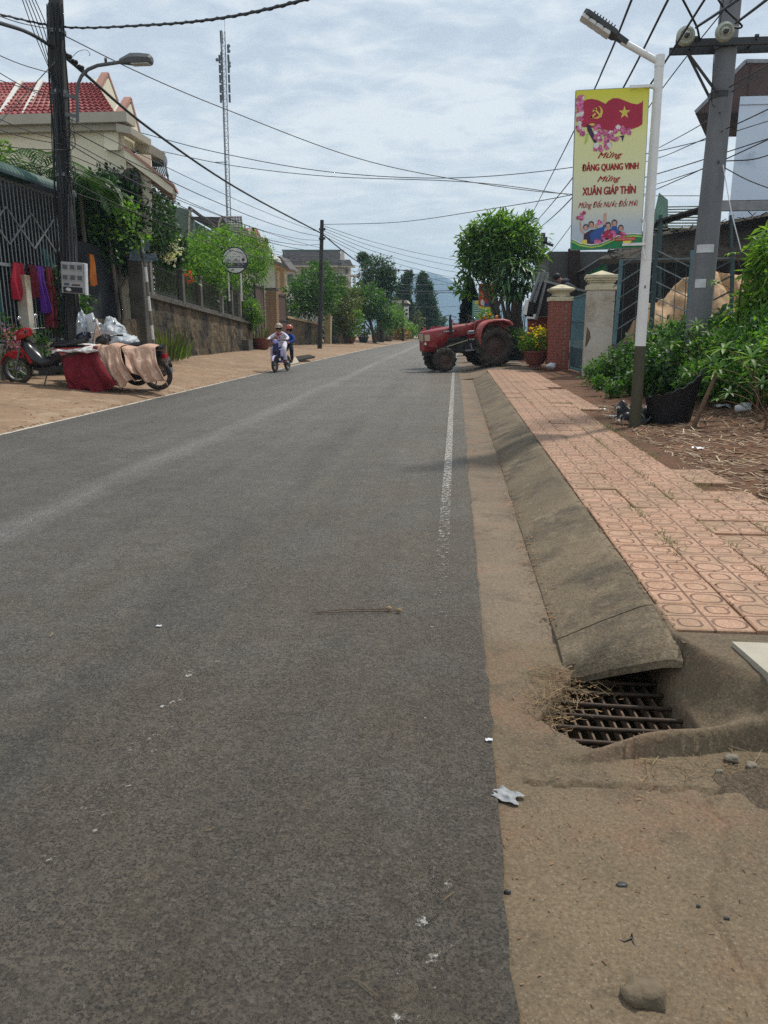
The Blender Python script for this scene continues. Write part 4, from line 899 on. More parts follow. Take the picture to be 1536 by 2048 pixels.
for k in range(9):
    t0, t1 = k / 9, (k + 1) / 9; q = [E0.lerp(R0, t0) + Vector((0, -.03, .10)), E1.lerp(R1, t0) + Vector((0, -.03, .10)), E1.lerp(R1, t1), E0.lerp(R0, t1)]
    n_ = 22
    for i in range(n_): quadslab(mb, [q[0].lerp(q[1], i / n_), q[0].lerp(q[1], (i + .94) / n_), q[3].lerp(q[2], (i + .94) / n_), q[3].lerp(q[2], i / n_)], .05)
stuff('', obj('roof_tiles', mb, 'roof_olive', gh, True))
mb = MB(); mb.hexa([P(1300, 462, 36) , P(1336, 462, 36), P(1336, 400, 36), P(1318, 385, 36)], [P(1300, 462, 36.2), P(1336, 462, 36.2), P(1336, 400, 36.2), P(1318, 385, 36.2)])
obj('gable_edge', mb, 'green_wall', gh, True)
gb = thing('outbuilding', 'plain grey block outbuilding with dark brown post behind the brick pillar', 'outbuilding', (4.2, 29, .1))
mb = MB(); mb.hexa([P(1098, 680, 28), P(1300, 680, 28), P(1300, 503, 28), P(1098, 503, 28)], [p + Vector((0, 5, 0)) for p in (P(1098, 680, 28), P(1300, 680, 28), P(1300, 503, 28), P(1098, 503, 28))]); obj('wall', mb, 'grey_block', gb, True)
mb = MB(); mb.bar(P(1148, 680, 27.8), P(1148, 497, 27.8), .36, .3, (0, 1, 0)); obj('post', mb, 'brown_post', gb, True)
mb = MB(); mb.hexa([P(1172, 545, 26), P(1216, 522, 26), P(1216, 508, 26), P(1165, 540, 26)], [p + Vector((0, 1.5, 0)) for p in (P(1172, 545, 26), P(1216, 522, 26), P(1216, 508, 26), P(1165, 540, 26))]); obj('lean_to_roof', mb, 'black_roof', gb, True)
mb = MB(); mb.hexa([P(1168, 560, 26.2), P(1212, 560, 26.2), P(1212, 526, 26.2), P(1176, 546, 26.2)], [p + Vector((0, .1, 0)) for p in (P(1168, 560, 26.2), P(1212, 560, 26.2), P(1212, 526, 26.2), P(1176, 546, 26.2))]); obj('green_board', mb, 'ink_green', gb, True)

# low brick wall, black tipped tray with rails, person leaning over it
lw = MB(); lw.hexa([P(1056, 716, 23.2), P(1105, 716, 23.2), P(1105, 634, 23.2), P(1056, 634, 23.2)], [p + Vector((0, .2, 0)) for p in (P(1056, 716, 23.2), P(1105, 716, 23.2), P(1105, 634, 23.2), P(1056, 634, 23.2))])
solo('low_brick_wall', lw, 'brick', 'low red brick wall standing behind the flower pot', 'wall', at=tuple(P(1080, 716, 23.2)))
ht = thing('cart_tray', 'black slanted cart tray with grey rails tipped up above the brick pillar', 'cart', (2.6, 22.6, .1))
def slab3(name, pts, Y, t, m_, par=ht):
    mb = MB(); q = [P(x, y, Y) for x, y in pts]; mb.prism([(0, 0)] * 0 or [(v.x, v.z) for v in q], t, Matrix(((1, 0, 0, 0), (0, 0, 1, Y), (0, 1, 0, 0), (0, 0, 0, 1)))); return obj(name, mb, m_, par, True)
slab3('tray_side', [(1062, 640), (1080, 632), (1150, 630), (1168, 585), (1090, 562), (1076, 566)], 22.0, 1.2, 'shed_dark')
slab3('end_board', [(1050, 632), (1066, 634), (1070, 602), (1056, 600)], 21.9, .3, 'black_plastic')
for k, (a, b_) in enumerate((((1060, 604), (1080, 545)), ((1068, 606), (1088, 545)), ((1072, 640), (1096, 545)))):
    mb = MB(); mb.bar(P(*a, 21.85), P(*b_, 21.95), .07, .05); obj('rail', mb, 'grey_metal', ht, True)
mb = MB(); mb.bar(P(1088, 562, 21.9), P(1170, 582, 21.9), .05, .05); obj('top_edge', mb, 'grey_metal', ht, True)
slab3('box_plate', [(1047, 628), (1053, 630), (1058, 602), (1052, 600)], 21.85, .25, 'white_paint')
slab3('foot', [(1052, 637), (1070, 638), (1072, 628), (1054, 630)], 21.9, .3, 'white_paint')

def skin_mesh(name, joints, bones, mats, bone_mat, levels=2, voxel=None):
    """one continuous body grown round a jointed skeleton; every face takes the cloth of its nearest bone"""
    me = bpy.data.meshes.new(name); names = list(joints); ix = {n_: i for i, n_ in enumerate(names)}
    me.from_pydata([joints[n_][:3] for n_ in names], [(ix[a], ix[b]) for a, b in bones], []); o = bpy.data.objects.new(name, me); C.objects.link(o)
    sk = o.modifiers.new('skin', 'SKIN'); sk.use_smooth_shade = True; sk.branch_smoothing = .4
    lay = me.skin_vertices[0].data if me.skin_vertices else None
    if lay is None:
        bpy.context.view_layer.objects.active = o; bpy.ops.mesh.customdata_skin_add(); lay = me.skin_vertices[0].data
    for n_, i in ix.items():
        r = joints[n_][3]; r = r if isinstance(r, tuple) else (r, r); lay[i].radius = r; lay[i].use_root = (i == 0)
    sb = o.modifiers.new('sub', 'SUBSURF'); sb.levels = levels; sb.render_levels = levels
    dg = bpy.context.evaluated_depsgraph_get(); dg.update(); out = bpy.data.meshes.new_from_object(o.evaluated_get(dg)); bpy.data.objects.remove(o)
    out.materials.clear(); [out.materials.append(M[x]) for x in mats]
    segs = [(Vector(joints[a][:3]), Vector(joints[b][:3]), bone_mat[(a, b)]) for a, b in bones]
    for p in out.polygons:
        c = p.center; best = 1e9; bm_ = 0
        for a, b, k in segs:
            d = b - a; t = max(0, min(1, (c - a).dot(d) / max(1e-9, d.length_squared))); ds = (c - a - d * t).length
            if ds < best: best = ds; bm_ = k
        p.material_index = bm_; p.use_smooth = True
    out.name = name; return out
mat('skin', (.36, .20, .13), .6, (.31, .17, .11), 20); mat('hair', (.012, .011, .011), .6)
pm = thing('person', 'person with dark hair in a grey hoodie bending over behind the black tray', 'person', P(1125, 640, 23.5))
J = {'hip': (.55, 0, .62, .17), 'waist': (.36, 0, .80, .155), 'chest': (.10, 0, .98, (.19, .15)), 'neck': (-.10, 0, 1.08, .06), 'head': (-.21, -.02, 1.17, .085), 'crown': (-.26, -.03, 1.23, .075),
     'sl': (.02, -.19, .98, .08), 'el': (-.05, -.30, .72, .05), 'wl': (-.22, -.28, .55, .038), 'sr': (.02, .19, .98, .08), 'er': (-.05, .28, .72, .05), 'wr': (-.22, .24, .55, .038),
     'kl': (.50, -.12, .30, .085), 'fl': (.55, -.12, -.10, .06), 'kr': (.50, .12, .30, .085), 'fr': (.55, .12, -.10, .06)}
Bn = [('hip', 'waist'), ('waist', 'chest'), ('chest', 'neck'), ('neck', 'head'), ('head', 'crown'), ('chest', 'sl'), ('sl', 'el'), ('el', 'wl'), ('chest', 'sr'), ('sr', 'er'), ('er', 'wr'), ('hip', 'kl'), ('kl', 'fl'), ('hip', 'kr'), ('kr', 'fr')]
bmx = {b: 0 for b in Bn}; bmx[('neck', 'head')] = 1; bmx[('head', 'crown')] = 1
for b in Bn[-4:]: bmx[b] = 2
link('body', skin_mesh('body', J, Bn, ['grey_hoodie', 'skin', 'shed_dark'], bmx), pm)
mb = MB(); mb.ell((-.235, -.02, 1.215), (.115, .10, .10), 12, 8, jit=.1); obj('hair', mb, 'hair', pm)
mb = MB(); mb.ell((.0, 0, 1.09), (.13, .15, .08), 12, 8, jit=.2); obj('hood', mb, 'grey_hoodie', pm)
# ================================================================== tractor
mat('tractor_red', (.30, .022, .028), .42, (.22, .018, .022), 3, spec=.5, stain=(.27, .12, .085), ss=4, slo=.5, shi=.75)
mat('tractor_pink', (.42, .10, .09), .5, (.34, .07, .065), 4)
mat('tyre', (.020, .019, .018), .85, (.075, .058, .042), 5, .003, 60)
mat('engine_black', (.018, .018, .018), .6, (.035, .03, .026), 9)
mat('headlamp_beige', (.50, .42, .28), .3, (.42, .35, .24), 6)
mat('rim_brown', (.10, .055, .045), .6, (.07, .045, .035), 8)
mat('chrome', (.55, .55, .55), .2, metal=.9)
mat('orange_lens', (.6, .22, .03), .3)
tr = thing('tractor', 'red farm tractor with black exhaust pipe parked across the pavement', 'tractor', (.98, 23.34, .115)); tr.rotation_euler = (0, R(4.2), R(200))
def ag_wheel(Rr, w, rim, x, y, z, side, lugs):
    mb = MB(); h = w / 2; cr = Rr * .90
    prof = [(rim, -h * .8), (rim + .02, -h * .95), ((rim + cr) / 2, -h * 1.02), (cr - .02, -h * .9), (cr, -h * .55), (cr + .012, 0), (cr, h * .55), (cr - .02, h * .9), ((rim + cr) / 2, h * 1.02), (rim + .02, h * .95), (rim, h * .8)]
    mb.lathe(prof, 32, (x, y, z), 'Y')
    for k in range(lugs):
        for s_ in (-1, 1):
            a = 2 * math.pi * (k + (.5 if s_ > 0 else 0)) / lugs; a2 = a + .55 * math.pi / lugs * 2
            def pt(ang, rad, yy): return (x + rad * math.cos(ang), y + yy, z + rad * math.sin(ang))
            b_ = .028 * Rr / .55 / Rr * .55 * 1.6; q0 = [pt(a - b_, cr - .02, s_ * h * .98), pt(a + b_, cr - .02, s_ * h * .98), pt(a2 + b_, cr - .01, -s_ * h * .12), pt(a2 - b_, cr - .01, -s_ * h * .12)]
            q1 = [pt(a - b_ * .7, Rr - .012, s_ * h * .98), pt(a + b_ * .7, Rr - .012, s_ * h * .98), pt(a2 + b_ * .7, Rr, -s_ * h * .12), pt(a2 - b_ * .7, Rr, -s_ * h * .12)]
            mb.hexa(q0, q1); mb.hexa([pt(a - b_, cr - .09 * Rr / .6, s_ * h * 1.0), pt(a + b_, cr - .09 * Rr / .6, s_ * h * 1.0), pt(a + b_, cr, s_ * h * .7), pt(a - b_, cr, s_ * h * .7)], [pt(a - b_ * .7, cr - .07 * Rr / .6, s_ * h * 1.08), pt(a + b_ * .7, cr - .07 * Rr / .6, s_ * h * 1.08), pt(a + b_ * .7, Rr - .015, s_ * h * .9), pt(a - b_ * .7, Rr - .015, s_ * h * .9)])
    wh = obj('wheel', mb, 'tyre', tr)
    mb = MB(); o = side * h
    mb.lathe([(rim + .005, -h * .85), (rim - .015, -h * .6), (rim - .02, h * .2 * side), (rim - .015, h * .6), (rim + .005, h * .85)], 28, (x, y, z), 'Y')
    mb.lathe([(rim - .015, o * .10), (rim * .75, o * .05), (rim * .45, o * .28), (rim * .2, o * .45), (0, o * .5)], 28, (x, y, z), 'Y')
    for k in range(6): a = k * math.pi / 3; mb.box((x + rim * .33 * math.cos(a), y + o * .42, z + rim * .33 * math.sin(a)), (.03, .03, .03))
    obj('rim', mb, 'rim_brown', wh)
for s_ in (1, -1): ag_wheel(.60, .30, .315, 0, s_ * .50, .60, s_, 15)
# front wheels follow the dip to the road
for s_ in (1, -1): ag_wheel(.36, .20, .19, 1.50, s_ * .42, .36, s_, 13)
def loft(mb, secs, smooth=True, close=True):
    n = len(secs[0]); vs = [v for s_ in secs for v in s_]; fs = [(i * n + j, i * n + (j + 1) % n, (i + 1) * n + (j + 1) % n, (i + 1) * n + j) for i in range(len(secs) - 1) for j in range(n if close else n - 1)]
    mb.add(vs, fs, smooth)
    if close: mb.add(secs[0], [tuple(range(n - 1, -1, -1))]); mb.add(secs[-1], [tuple(range(n))])
def hood_sec(x, w, zb, zt, r=.06): return [(x, -w, zb), (x, -w, zt - r), (x, -w + r * .4, zt - r * .3), (x, -w + r * 1.4, zt), (x, w - r * 1.4, zt), (x, w - r * .4, zt - r * .3), (x, w, zt - r), (x, w, zb)]
mb = MB(); loft(mb, [hood_sec(x, w, zb, zt) for x, w, zb, zt in ((2.03, .20, .64, 1.13), (2.0, .225, .60, 1.165), (1.72, .235, .58, 1.20), (1.50, .235, .62, 1.225), (1.38, .235, .80, 1.235), (1.28, .235, .94, 1.245), (.95, .235, .96, 1.275), (.62, .235, .98, 1.30))]); hood = obj('hood', mb, 'tractor_red', tr)
mb = MB(); mb.bbox((2.01, 0, 1.0), (.06, .40, .20), .01); mb.bbox((1.92, .226, .99), (.16, .03, .17), .008); mb.bbox((1.92, -.226, .99), (.16, .03, .17), .008); obj('headlight', mb, 'headlamp_beige', hood)
for s_ in (1, -1):
    mb = MB(); mb.box((1.25, s_ * .2365, 1.13), (.42, .006, .055)); obj('decal', mb, 'ink_dark', hood)
    mb = MB(); 
    for k in range(6): mb.box((1.40 - k * .055, s_ * .2405, 1.13), (.038, .004, .03))
    obj('decal_lettering', mb, 'ink_white', hood)
    for k in range(4):
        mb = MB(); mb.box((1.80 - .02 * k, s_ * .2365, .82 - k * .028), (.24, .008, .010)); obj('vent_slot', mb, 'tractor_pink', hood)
    mb = MB(); mb.bbox((1.98, s_ * .21, .83), (.06, .05, .07), .01); obj('side_lamp', mb, 'white_paint', hood)
mb = MB(); mb.bbox((1.15, 0, .72), (.95, .34, .46), .03); mb.bbox((1.2, .10, .92), (.5, .26, .12), .02); mb.tube([(1.35, .19, .7), (1.1, .21, .78), (.9, .2, .74)], .035, 8); mb.box((.95, .18, .62), (.2, .1, .2)); obj('engine', mb, 'engine_black', tr)
mb = MB(); mb.bbox((.38, 0, .66), (.85, .36, .40), .03); mb.bbox((-.05, 0, .62), (.35, .46, .44), .04); mb.tube([(0, -.42, .60), (0, .42, .60)], .09, 12); obj('gearbox', mb, 'engine_black', tr)
mb = MB(); mb.bbox((1.5, 0, .42), (.16, .62, .14), .02); mb.bbox((1.75, 0, .56), (.5, .26, .16), .02); mb.box((1.6, 0, .5), (.3, .2, .2)); obj('front_axle', mb, 'engine_black', tr)
mb = MB(); mb.tube([(1.22, .27, 1.0), (1.22, .275, 1.14), (1.22, .275, 1.18)], [.03, .03, .045], 10); mb.tube([(1.22, .275, 1.18), (1.22, .275, 1.45)], .047, 12); mb.tube([(1.22, .275, 1.45), (1.22, .275, 1.52), (1.195, .28, 1.575)], [.032, .03, .028], 10); obj('exhaust', mb, 'engine_black', tr)
mb = MB(); mb.tube([(.70, 0, 1.22), (.52, 0, 1.42)], .025, 8); 
ring = [Vector((.50, 0, 1.43)) + Vector((-.05 * math.sin(a) * 0 + .09 * math.cos(a), .19 * math.sin(a), .10 * math.cos(a))) * 1.0 for a in [k * math.pi / 9 for k in range(19)]]
mb.tube(ring, .014, 6, False)
for a in (0, 2.1, 4.2): mb.tube([(.51, 0, 1.42), Vector((.50, 0, 1.43)) + Vector((.09 * math.cos(a), .19 * math.sin(a), .10 * math.cos(a)))], .010, 5)
obj('steering_wheel', mb, 'engine_black', tr)
mb = MB(); mb.bbox((.62, 0, 1.12), (.12, .42, .34), .03); obj('dashboard', mb, 'tractor_red', tr)
mb = MB(); mb.bbox((.05, 0, 1.22), (.36, .40, .09), .03); loft(mb, [[(-.12 - .02 * k, -.19 + .01 * k, 1.24 + .06 * k), (-.18 - .02 * k, -.19 + .01 * k, 1.24 + .06 * k), (-.18 - .02 * k, .19 - .01 * k, 1.24 + .06 * k), (-.12 - .02 * k, .19 - .01 * k, 1.24 + .06 * k)] for k in range(3)]); mb.box((.0, 0, 1.08), (.25, .25, .22)); obj('seat', mb, 'engine_black', tr)
for s_ in (1, -1):
    mb = MB(); arcp = [(.50, .72), (.49, .95), (.44, 1.12), (.36, 1.25), (.22, 1.335), (0, 1.365), (-.25, 1.36), (-.45, 1.30), (-.55, 1.20)]
    outer = [(x, z) for x, z in arcp]; inner = [(x * .93, z - .03) for x, z in arcp]
    for y0, y1 in ((.24, .66),):
        loft(mb, [[(xo, s_ * y0, zo), (xo, s_ * (y1 - .03), zo + .004), (xo * .99, s_ * y1, zo - .035), (xi, s_ * (y1 - .01), zi - .03), (xi, s_ * y0, zi)] for (xo, zo), (xi, zi) in zip(outer, inner)])
    poly = [(x, z) for x, z in arcp] + [(-.5, .9), (.0, .8), (.35, .7)]
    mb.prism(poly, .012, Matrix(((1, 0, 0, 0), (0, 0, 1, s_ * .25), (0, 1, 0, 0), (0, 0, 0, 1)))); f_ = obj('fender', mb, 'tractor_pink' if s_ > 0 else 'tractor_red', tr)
    mb = MB(); mb.ell((-.12, s_ * .46, 1.42), (.05, .05, .055), 10, 6); mb.box((-.12, s_ * .46, 1.375), (.05, .05, .04)); obj('indicator_lamp', mb, 'orange_lens', f_)
    mb = MB(); mb.bbox((.68, s_ * .33, .55), (.36, .26, .03), .008); mb.bar((.60, s_ * .28, .55), (.60, s_ * .15, .75), .04); obj('footboard', mb, 'grey_metal', tr)
    mb = MB(); mb.bbox((.62, s_ * .27, 1.05), (.22, .10, .10), .02); obj('toolbox', mb, 'grey_metal' if s_ > 0 else 'tractor_red', tr)
mb = MB(); mb.tube([(1.55, .30, .66), (.72, .30, .84)], .012, 6); obj('steering_rod', mb, 'headlamp_beige', tr)
mb = MB(); mb.tube([(.45, .1, 1.0), (.42, .14, 1.38)], .012, 6); mb.ell((.42, .14, 1.40), (.03, .03, .035), 8, 6); obj('gear_lever', mb, 'chrome', tr)
mb = MB(); mb.bar((-.35, .3, .5), (-.7, .28, .48), .05, .07); mb.bar((-.35, -.3, .5), (-.7, -.28, .48), .05, .07); mb.bar((-.4, -.1, .55), (-.62, 0, .95), .05); mb.bar((-.4, .1, .55), (-.62, 0, .95), .05); mb.box((-.62, 0, .95), (.1, .3, .08)); obj('hitch', mb, 'engine_black', tr)

# ================================================================== tree, big-leaved plant, pots, posters behind the tractor
def B(px, py, Y, r, ry=None, rz=None): p = P(px, py, Y); return (p.x, p.y, p.z, r, ry or r, rz or r)
tree('broadleaf_tree', 'leafy green tree with thin arching sprays above the red poster', P(1000, 705, 26.2) * 1.0 + Vector((0, 0, -.2)), [B(985, 504, 26, 0.75), B(1022, 496, 26, 0.66), B(1000, 466, 26, 0.48), B(955, 524, 26, 0.44), B(1045, 514, 26.2, 0.53), B(1005, 549, 26.4, 0.62), B(945, 494, 26, 0.31), B(940, 549, 26, 0.26), B(940, 504, 26, 0.26), B(955, 476, 26, 0.26), B(1010, 456, 26, 0.26), B(1045, 471, 26, 0.26)], 3700, .23, 'leaf_mid', .10, 'bark_grey', None, 8, .28, .4, 16, .30, .45)
bt_ = bpy.data.objects['broadleaf_tree']; pts, d = crown_pts([tuple(P(x, y, 25.8) - bt_.location) + (r, r, r * 1.15) for x, y, r in ((985, 490, .5), (1022, 475, .5), (1000, 458, .38), (1050, 480, .45), (955, 470, .3), (940, 485, .25), (1010, 446, .2), (975, 452, .2), (1058, 455, .2), (930, 474, .2), (922, 482, .13), (924, 545, .16), (918, 578, .14), (930, 586, .16), (947, 444, .13), (985, 436, .12), (1034, 438, .12), (1052, 442, .16), (1078, 505, .2), (930, 515, .15))], 3000, 12, .35, .5); leaves('sun_tinted_sprays', pts, d, .22, 'leaf_bright', bt_, .28, .3)  # sunlight on the crown top is put into the brighter leaf colour
dp = thing('strap_leaf_plant', 'big plant with long drooping strap leaves on several grey trunks beside the tractor', 'plant', P(1022, 712, 25))
bp_ = dp.location
for k, (px, py, r) in enumerate(((1012, 580, .07), (1030, 560, .10), (1045, 575, .08), (1002, 590, .06))):
    t_ = P(px, py, 25) - bp_; mb = MB(); x0 = (px - 1025) * .010; mb.tube([(x0, .05 * k, -.1), (x0 * 1.2 + .03, .05 * k, .6), (t_ * .6) + Vector((.03, .05 * k, 0)), t_ + Vector((0, .05 * k, 0))], [r * 1.5, r * 1.2, r * 1.1, r * .7], 10); obj('trunk', mb, 'bark_grey', dp)
for px, py, n_ in ((1012, 560, 46), (1035, 535, 56), (1060, 548, 46), (1050, 578, 60), (1028, 590, 40), (1000, 580, 30), (1010, 530, 30), (1066, 575, 24)):
    c = P(px, py, 24.75) - bp_; mb = MB()
    for _ in range(n_):
        a = rnd.uniform(0, 6.28); el = rnd.uniform(-.35, 1.1); strap(mb, c + Vector((rnd.uniform(-.06, .06), rnd.uniform(-.06, .06), rnd.uniform(-.12, .08))), (math.cos(a), math.sin(a), el), rnd.uniform(.42, .75), rnd.uniform(.07, .11), rnd.uniform(1.1, 2.0))
    obj('leaf_rosette', mb, 'leaf_strap', dp)
mb = MB()
for i in range(200):
    a = rnd.uniform(0, 6.28); x = rnd.uniform(-.42, .30); mb.bar((x + .1 * math.cos(a), .2 * math.sin(a), rnd.uniform(.0, .5)), (x + .12 * math.cos(a), .2 * math.sin(a), rnd.uniform(.5, 1.5)), .02, .015)
obj('hanging_roots', mb, 'bark', dp)
cy = thing('cypress', 'narrow dark cypress beside the red poster', 'tree', P(938, 690, 36) + Vector((0, 0, -.3)))
c0 = cy.location; pts = []; dd_ = []
n_ = 9000; h_ = P(938, 566, 36).z - c0.z; t = rng.random(n_) ** .8; a = rng.random(n_) * 6.28; r_ = .46 * np.sin(np.clip(t * .98 + .06, 0, 1) * np.pi) ** .6 * (.55 + .5 * rng.random(n_)) * (1 - .25 * t)
leaves('crown', np.stack([r_ * np.cos(a), r_ * np.sin(a), .1 + t * h_], 1), np.stack([np.cos(a) * .4, np.sin(a) * .4, np.ones(n_)], 1), .16, 'leaf_cypress', cy, .4, 0, .35)
mb = MB(); mb.tube([(0, 0, -.2), (0, 0, h_ * .9)], [.1, .03], 8); obj('trunk', mb, 'bark', cy)
rpb = P(992, 690, 30)
po = thing('poster_board', 'red and yellow poster on a white post in front of the tree', 'poster', rpb)
def board(th, x0, y0, x1, y1, Y, m_, name='board'):
    mb = MB(); a, b_ = P(x0, y1, Y), P(x1, y0, Y); mb.box(((a.x + b_.x) / 2, Y, (a.z + b_.z) / 2), (b_.x - a.x, .04, b_.z - a.z)); return obj(name, mb, m_, th, True)
board(po, 957, 567, 990, 618, 30, 'ink_label')
mb = MB(); mb.bar(P(993, 690, 30.03), P(991, 575, 30.03), .07); mb.bar(P(968, 690, 30.03), P(966, 600, 30.03), .04); obj('post', mb, 'white_paint', po, True)
mb = MB()
def flatp(Y, pts, mi): mb.m(mi); mb.add([P(x, y, Y) for x, y in pts], [tuple(range(len(pts)))])
flatp(29.97, [(957, 611), (965, 614), (978, 614), (990, 610), (990, 618), (957, 618)], 1); flatp(29.968, [(969, 606), (980, 606), (978, 612), (967, 612)], 2); flatp(29.966, [(961, 602), (965, 598), (969, 603), (968, 611), (962, 610)], 3); flatp(29.966, [(958, 567), (966, 575), (961, 582), (957, 584)], 4)
obj('printed_artwork', mb, ['ink_label', 'ink_yellow', 'ink_blue', 'ink_white', 'flag_red'], po, True)
for s, x, y, w, h in (('MỪNG', 975, 578, 13, 4.5), ('MỪNG ĐẢNG', 975, 587, 27, 5.5), ('MỪNG XUÂN', 974, 593, 24, 2.6)):
    c = P(x, y, 29.965) - rpb; text('lettering', s, po, c, w * 30 / 1600, h * 30 / 1600, 'ink_yellow')
tb = thing('notice_board', 'teal and green notice board low behind the tractor seat', 'notice board', P(954, 690, 33))
board(tb, 944, 601, 966, 641, 33, 'teal_board' if mat('teal_board', (.16, .40, .36), .5, (.08, .33, .20), .7) else '')
mb = MB()
for k in range(5): a = P(948, 612 + 4.5 * k, 32.96); b_ = P(962, 612 + 4.5 * k, 32.96); mb.bar(a, b_, .006, .03)
obj('lettering', mb, 'ink_white', tb, True); mb = MB(); mb.bar(P(946, 690, 33.03), P(946, 640, 33.03), .06); mb.bar(P(964, 690, 33.03), P(964, 640, 33.03), .06); obj('post', mb, 'grey_metal', tb, True)
mb = MB(); c = P(953, 605, 32.96); mb.add([c + Vector((.09 * math.cos(k * .785), 0, .09 * math.sin(k * .785))) for k in range(8)], [tuple(range(8))]); obj('emblem', mb, 'ink_yellow', tb, True)
yb = thing('yellow_bush', 'yellow flowering bush below the red poster', 'plant', P(978, 690, 29)); pts, d = crown_pts([(0, 0, .9, .35, .3, .25), (-.1, 0, .5, .3, .3, .3)], 500, 8); leaves('foliage', pts, d, .12, 'petal_yellow', yb); pts, d = crown_pts([(0, 0, 1.1, .35, .3, .2), (-.1, 0, .6, .4, .3, .4)], 700, 8); leaves('leafage', pts, d, .12, 'leaf_bright', yb)
def pot(name, label, loc, r, h, m_, cat='plant pot', group=None, rim=True):
    t = thing(name, label, cat, loc, 0, group); mb = MB(); mb.lathe([(0, 0), (r * .62, 0), (r * .70, h * .1), (r * .95, h * .8), (r * 1.0, h * .88), (r * 1.06, h * .89), (r * 1.06, h), (r * .94, h), (r * .9, h * .85), (0, h * .85)], 18); obj('bowl', mb, m_, t); return t
fp = pot('flower_pot', 'red bowl pot of yellow flowers beside the brick gate pillar', P(1070, 728, 21.3), .34, .34, 'pot_red')
mb = MB(); mb.box((0, 0, -.03), (.3, .3, .1)); obj('foot', mb, 'pot_red', fp)
pts, d = crown_pts([(0, 0, .55, .34, .3, .28), (-.2, 0, .5, .25, .25, .2), (.1, 0, .75, .2, .2, .15)], 1500, 8, .2); leaves('foliage', pts, d, .09, 'leaf_bright', fp, .35)
pts, d = crown_pts([(0, 0, .68, .34, .3, .26), (.1, 0, .82, .2, .2, .12)], 260, 3, .2, .8); stuff('', leaves('flower', pts, d, .07, 'petal_yellow', fp, .9))
bt = pot('barrel_planter', 'dark low planter between the tractor wheel and the flower pot', P(1030, 720, 23.8), .42, .55, 'pot_dark'); pts, d = crown_pts([(0, 0, .7, .4, .4, .2)], 700, 8, .2); leaves('foliage', pts, d, .10, 'leaf_mid', bt, .4)
mb = MB(); mb.ell((0, 0, .04), (.14, .12, .08), 12, 8, jit=.5); solo('plastic_bag', mb, 'plastic_white', 'crumpled white plastic bag at the foot of the brick gate pillar', 'bag'); bpy.data.objects['plastic_bag'].location = P(1101, 738, 20.5) + Vector((0, 0, -.02))
# concrete pole behind the tree
cpq = P(1076, 690, 40)
cpt = thing('utility_pole', 'short concrete pole with a bracket rising behind the leafy tree', 'utility pole', (cpq.x, 40, 0))
mb = MB(); tz = P(1076, 466, 40).z; mb.bar((0, 0, 0), (0, 0, tz), .24, .2); obj('pole', mb, 'pole_concrete', cpt)
mb = MB(); mb.bar((0, -.15, tz - .45), (.5, -.15, tz - .6), .10, .12); mb.bar((-.3, -.15, tz - .1), (.1, -.15, tz - .12), .05); mb.box((.1, -.15, tz - .35), (.2, .1, .3)); obj('bracket', mb, 'dark_metal', cpt)

# ================================================================== right foreground plot: undergrowth, plants, tub, litter
leaf('leaf_weed', [(.035, .095, .018), (.075, .18, .03), (.14, .25, .045)], .42); leaf('leaf_lush', [(.07, .15, .02), (.13, .25, .03), (.21, .33, .05)], .45)
bl_ = [B(*q) for q in ((1195, 746, 15, 0.22), (1240, 736, 14.5, 0.32), (1290, 734, 14, 0.40), (1330, 718, 13.5, 0.44), (1370, 716, 12.5, 0.44), (1400, 726, 11.5, 0.40), (1330, 740, 12.2, 0.32), (1280, 753, 12.8, 0.26), (1430, 738, 11, 0.40), (1460, 718, 11, 0.40), (1500, 716, 10.5, 0.40), (1530, 726, 10, 0.40), (1395, 756, 10.5, 0.21), (1440, 760, 10.2, 0.22), (1490, 756, 9.8, 0.22), (1530, 760, 9.4, 0.22), (1410, 694, 12.5, 0.40), (1450, 682, 12, 0.36), (1350, 688, 13.5, 0.32), (1540, 686, 10.5, 0.40), (1230, 778, 12.5, 0.13), (1200, 766, 13, 0.11), (1560, 728, 9.6, 0.32))]
pts, d = crown_pts(bl_, 42000, 9, .22, .4); pts[:, 2] = np.maximum(pts[:, 2], .12)
o = leaves('undergrowth', pts, d, .06, 'leaf_weed', None, .6, .1, .9, .4, (4, 12.5, .3)); stuff('', o, 'low green weeds covering the bank beneath the fence', 'weeds')
pts, d = crown_pts(bl_[1:8] + bl_[16:19], 7000, 8, .25, .7); pts[:, 2] = np.maximum(pts[:, 2], .12); o = leaves('undergrowth', pts, d, .10, 'leaf_dark', None, .6, .1, .9, .4, (4, 12.5, .3)); stuff('', o, 'darker leaves among the weeds on the bank', 'weeds')
def palmate(mb, c, up_, r, n_=7, droop=.8):
    ax = Vector(up_).normalized(); u = ax.orthogonal().normalized(); w = ax.cross(u); a0 = rnd.uniform(0, 6.28)
    for k in range(n_):
        a = a0 + (k - n_ / 2) * 5.4 / n_; strap(mb, c, u * math.cos(a) + w * math.sin(a) + ax * .25, r * (1 - .25 * abs(k - n_ / 2) / n_ * 2), r * .26, droop, 4)
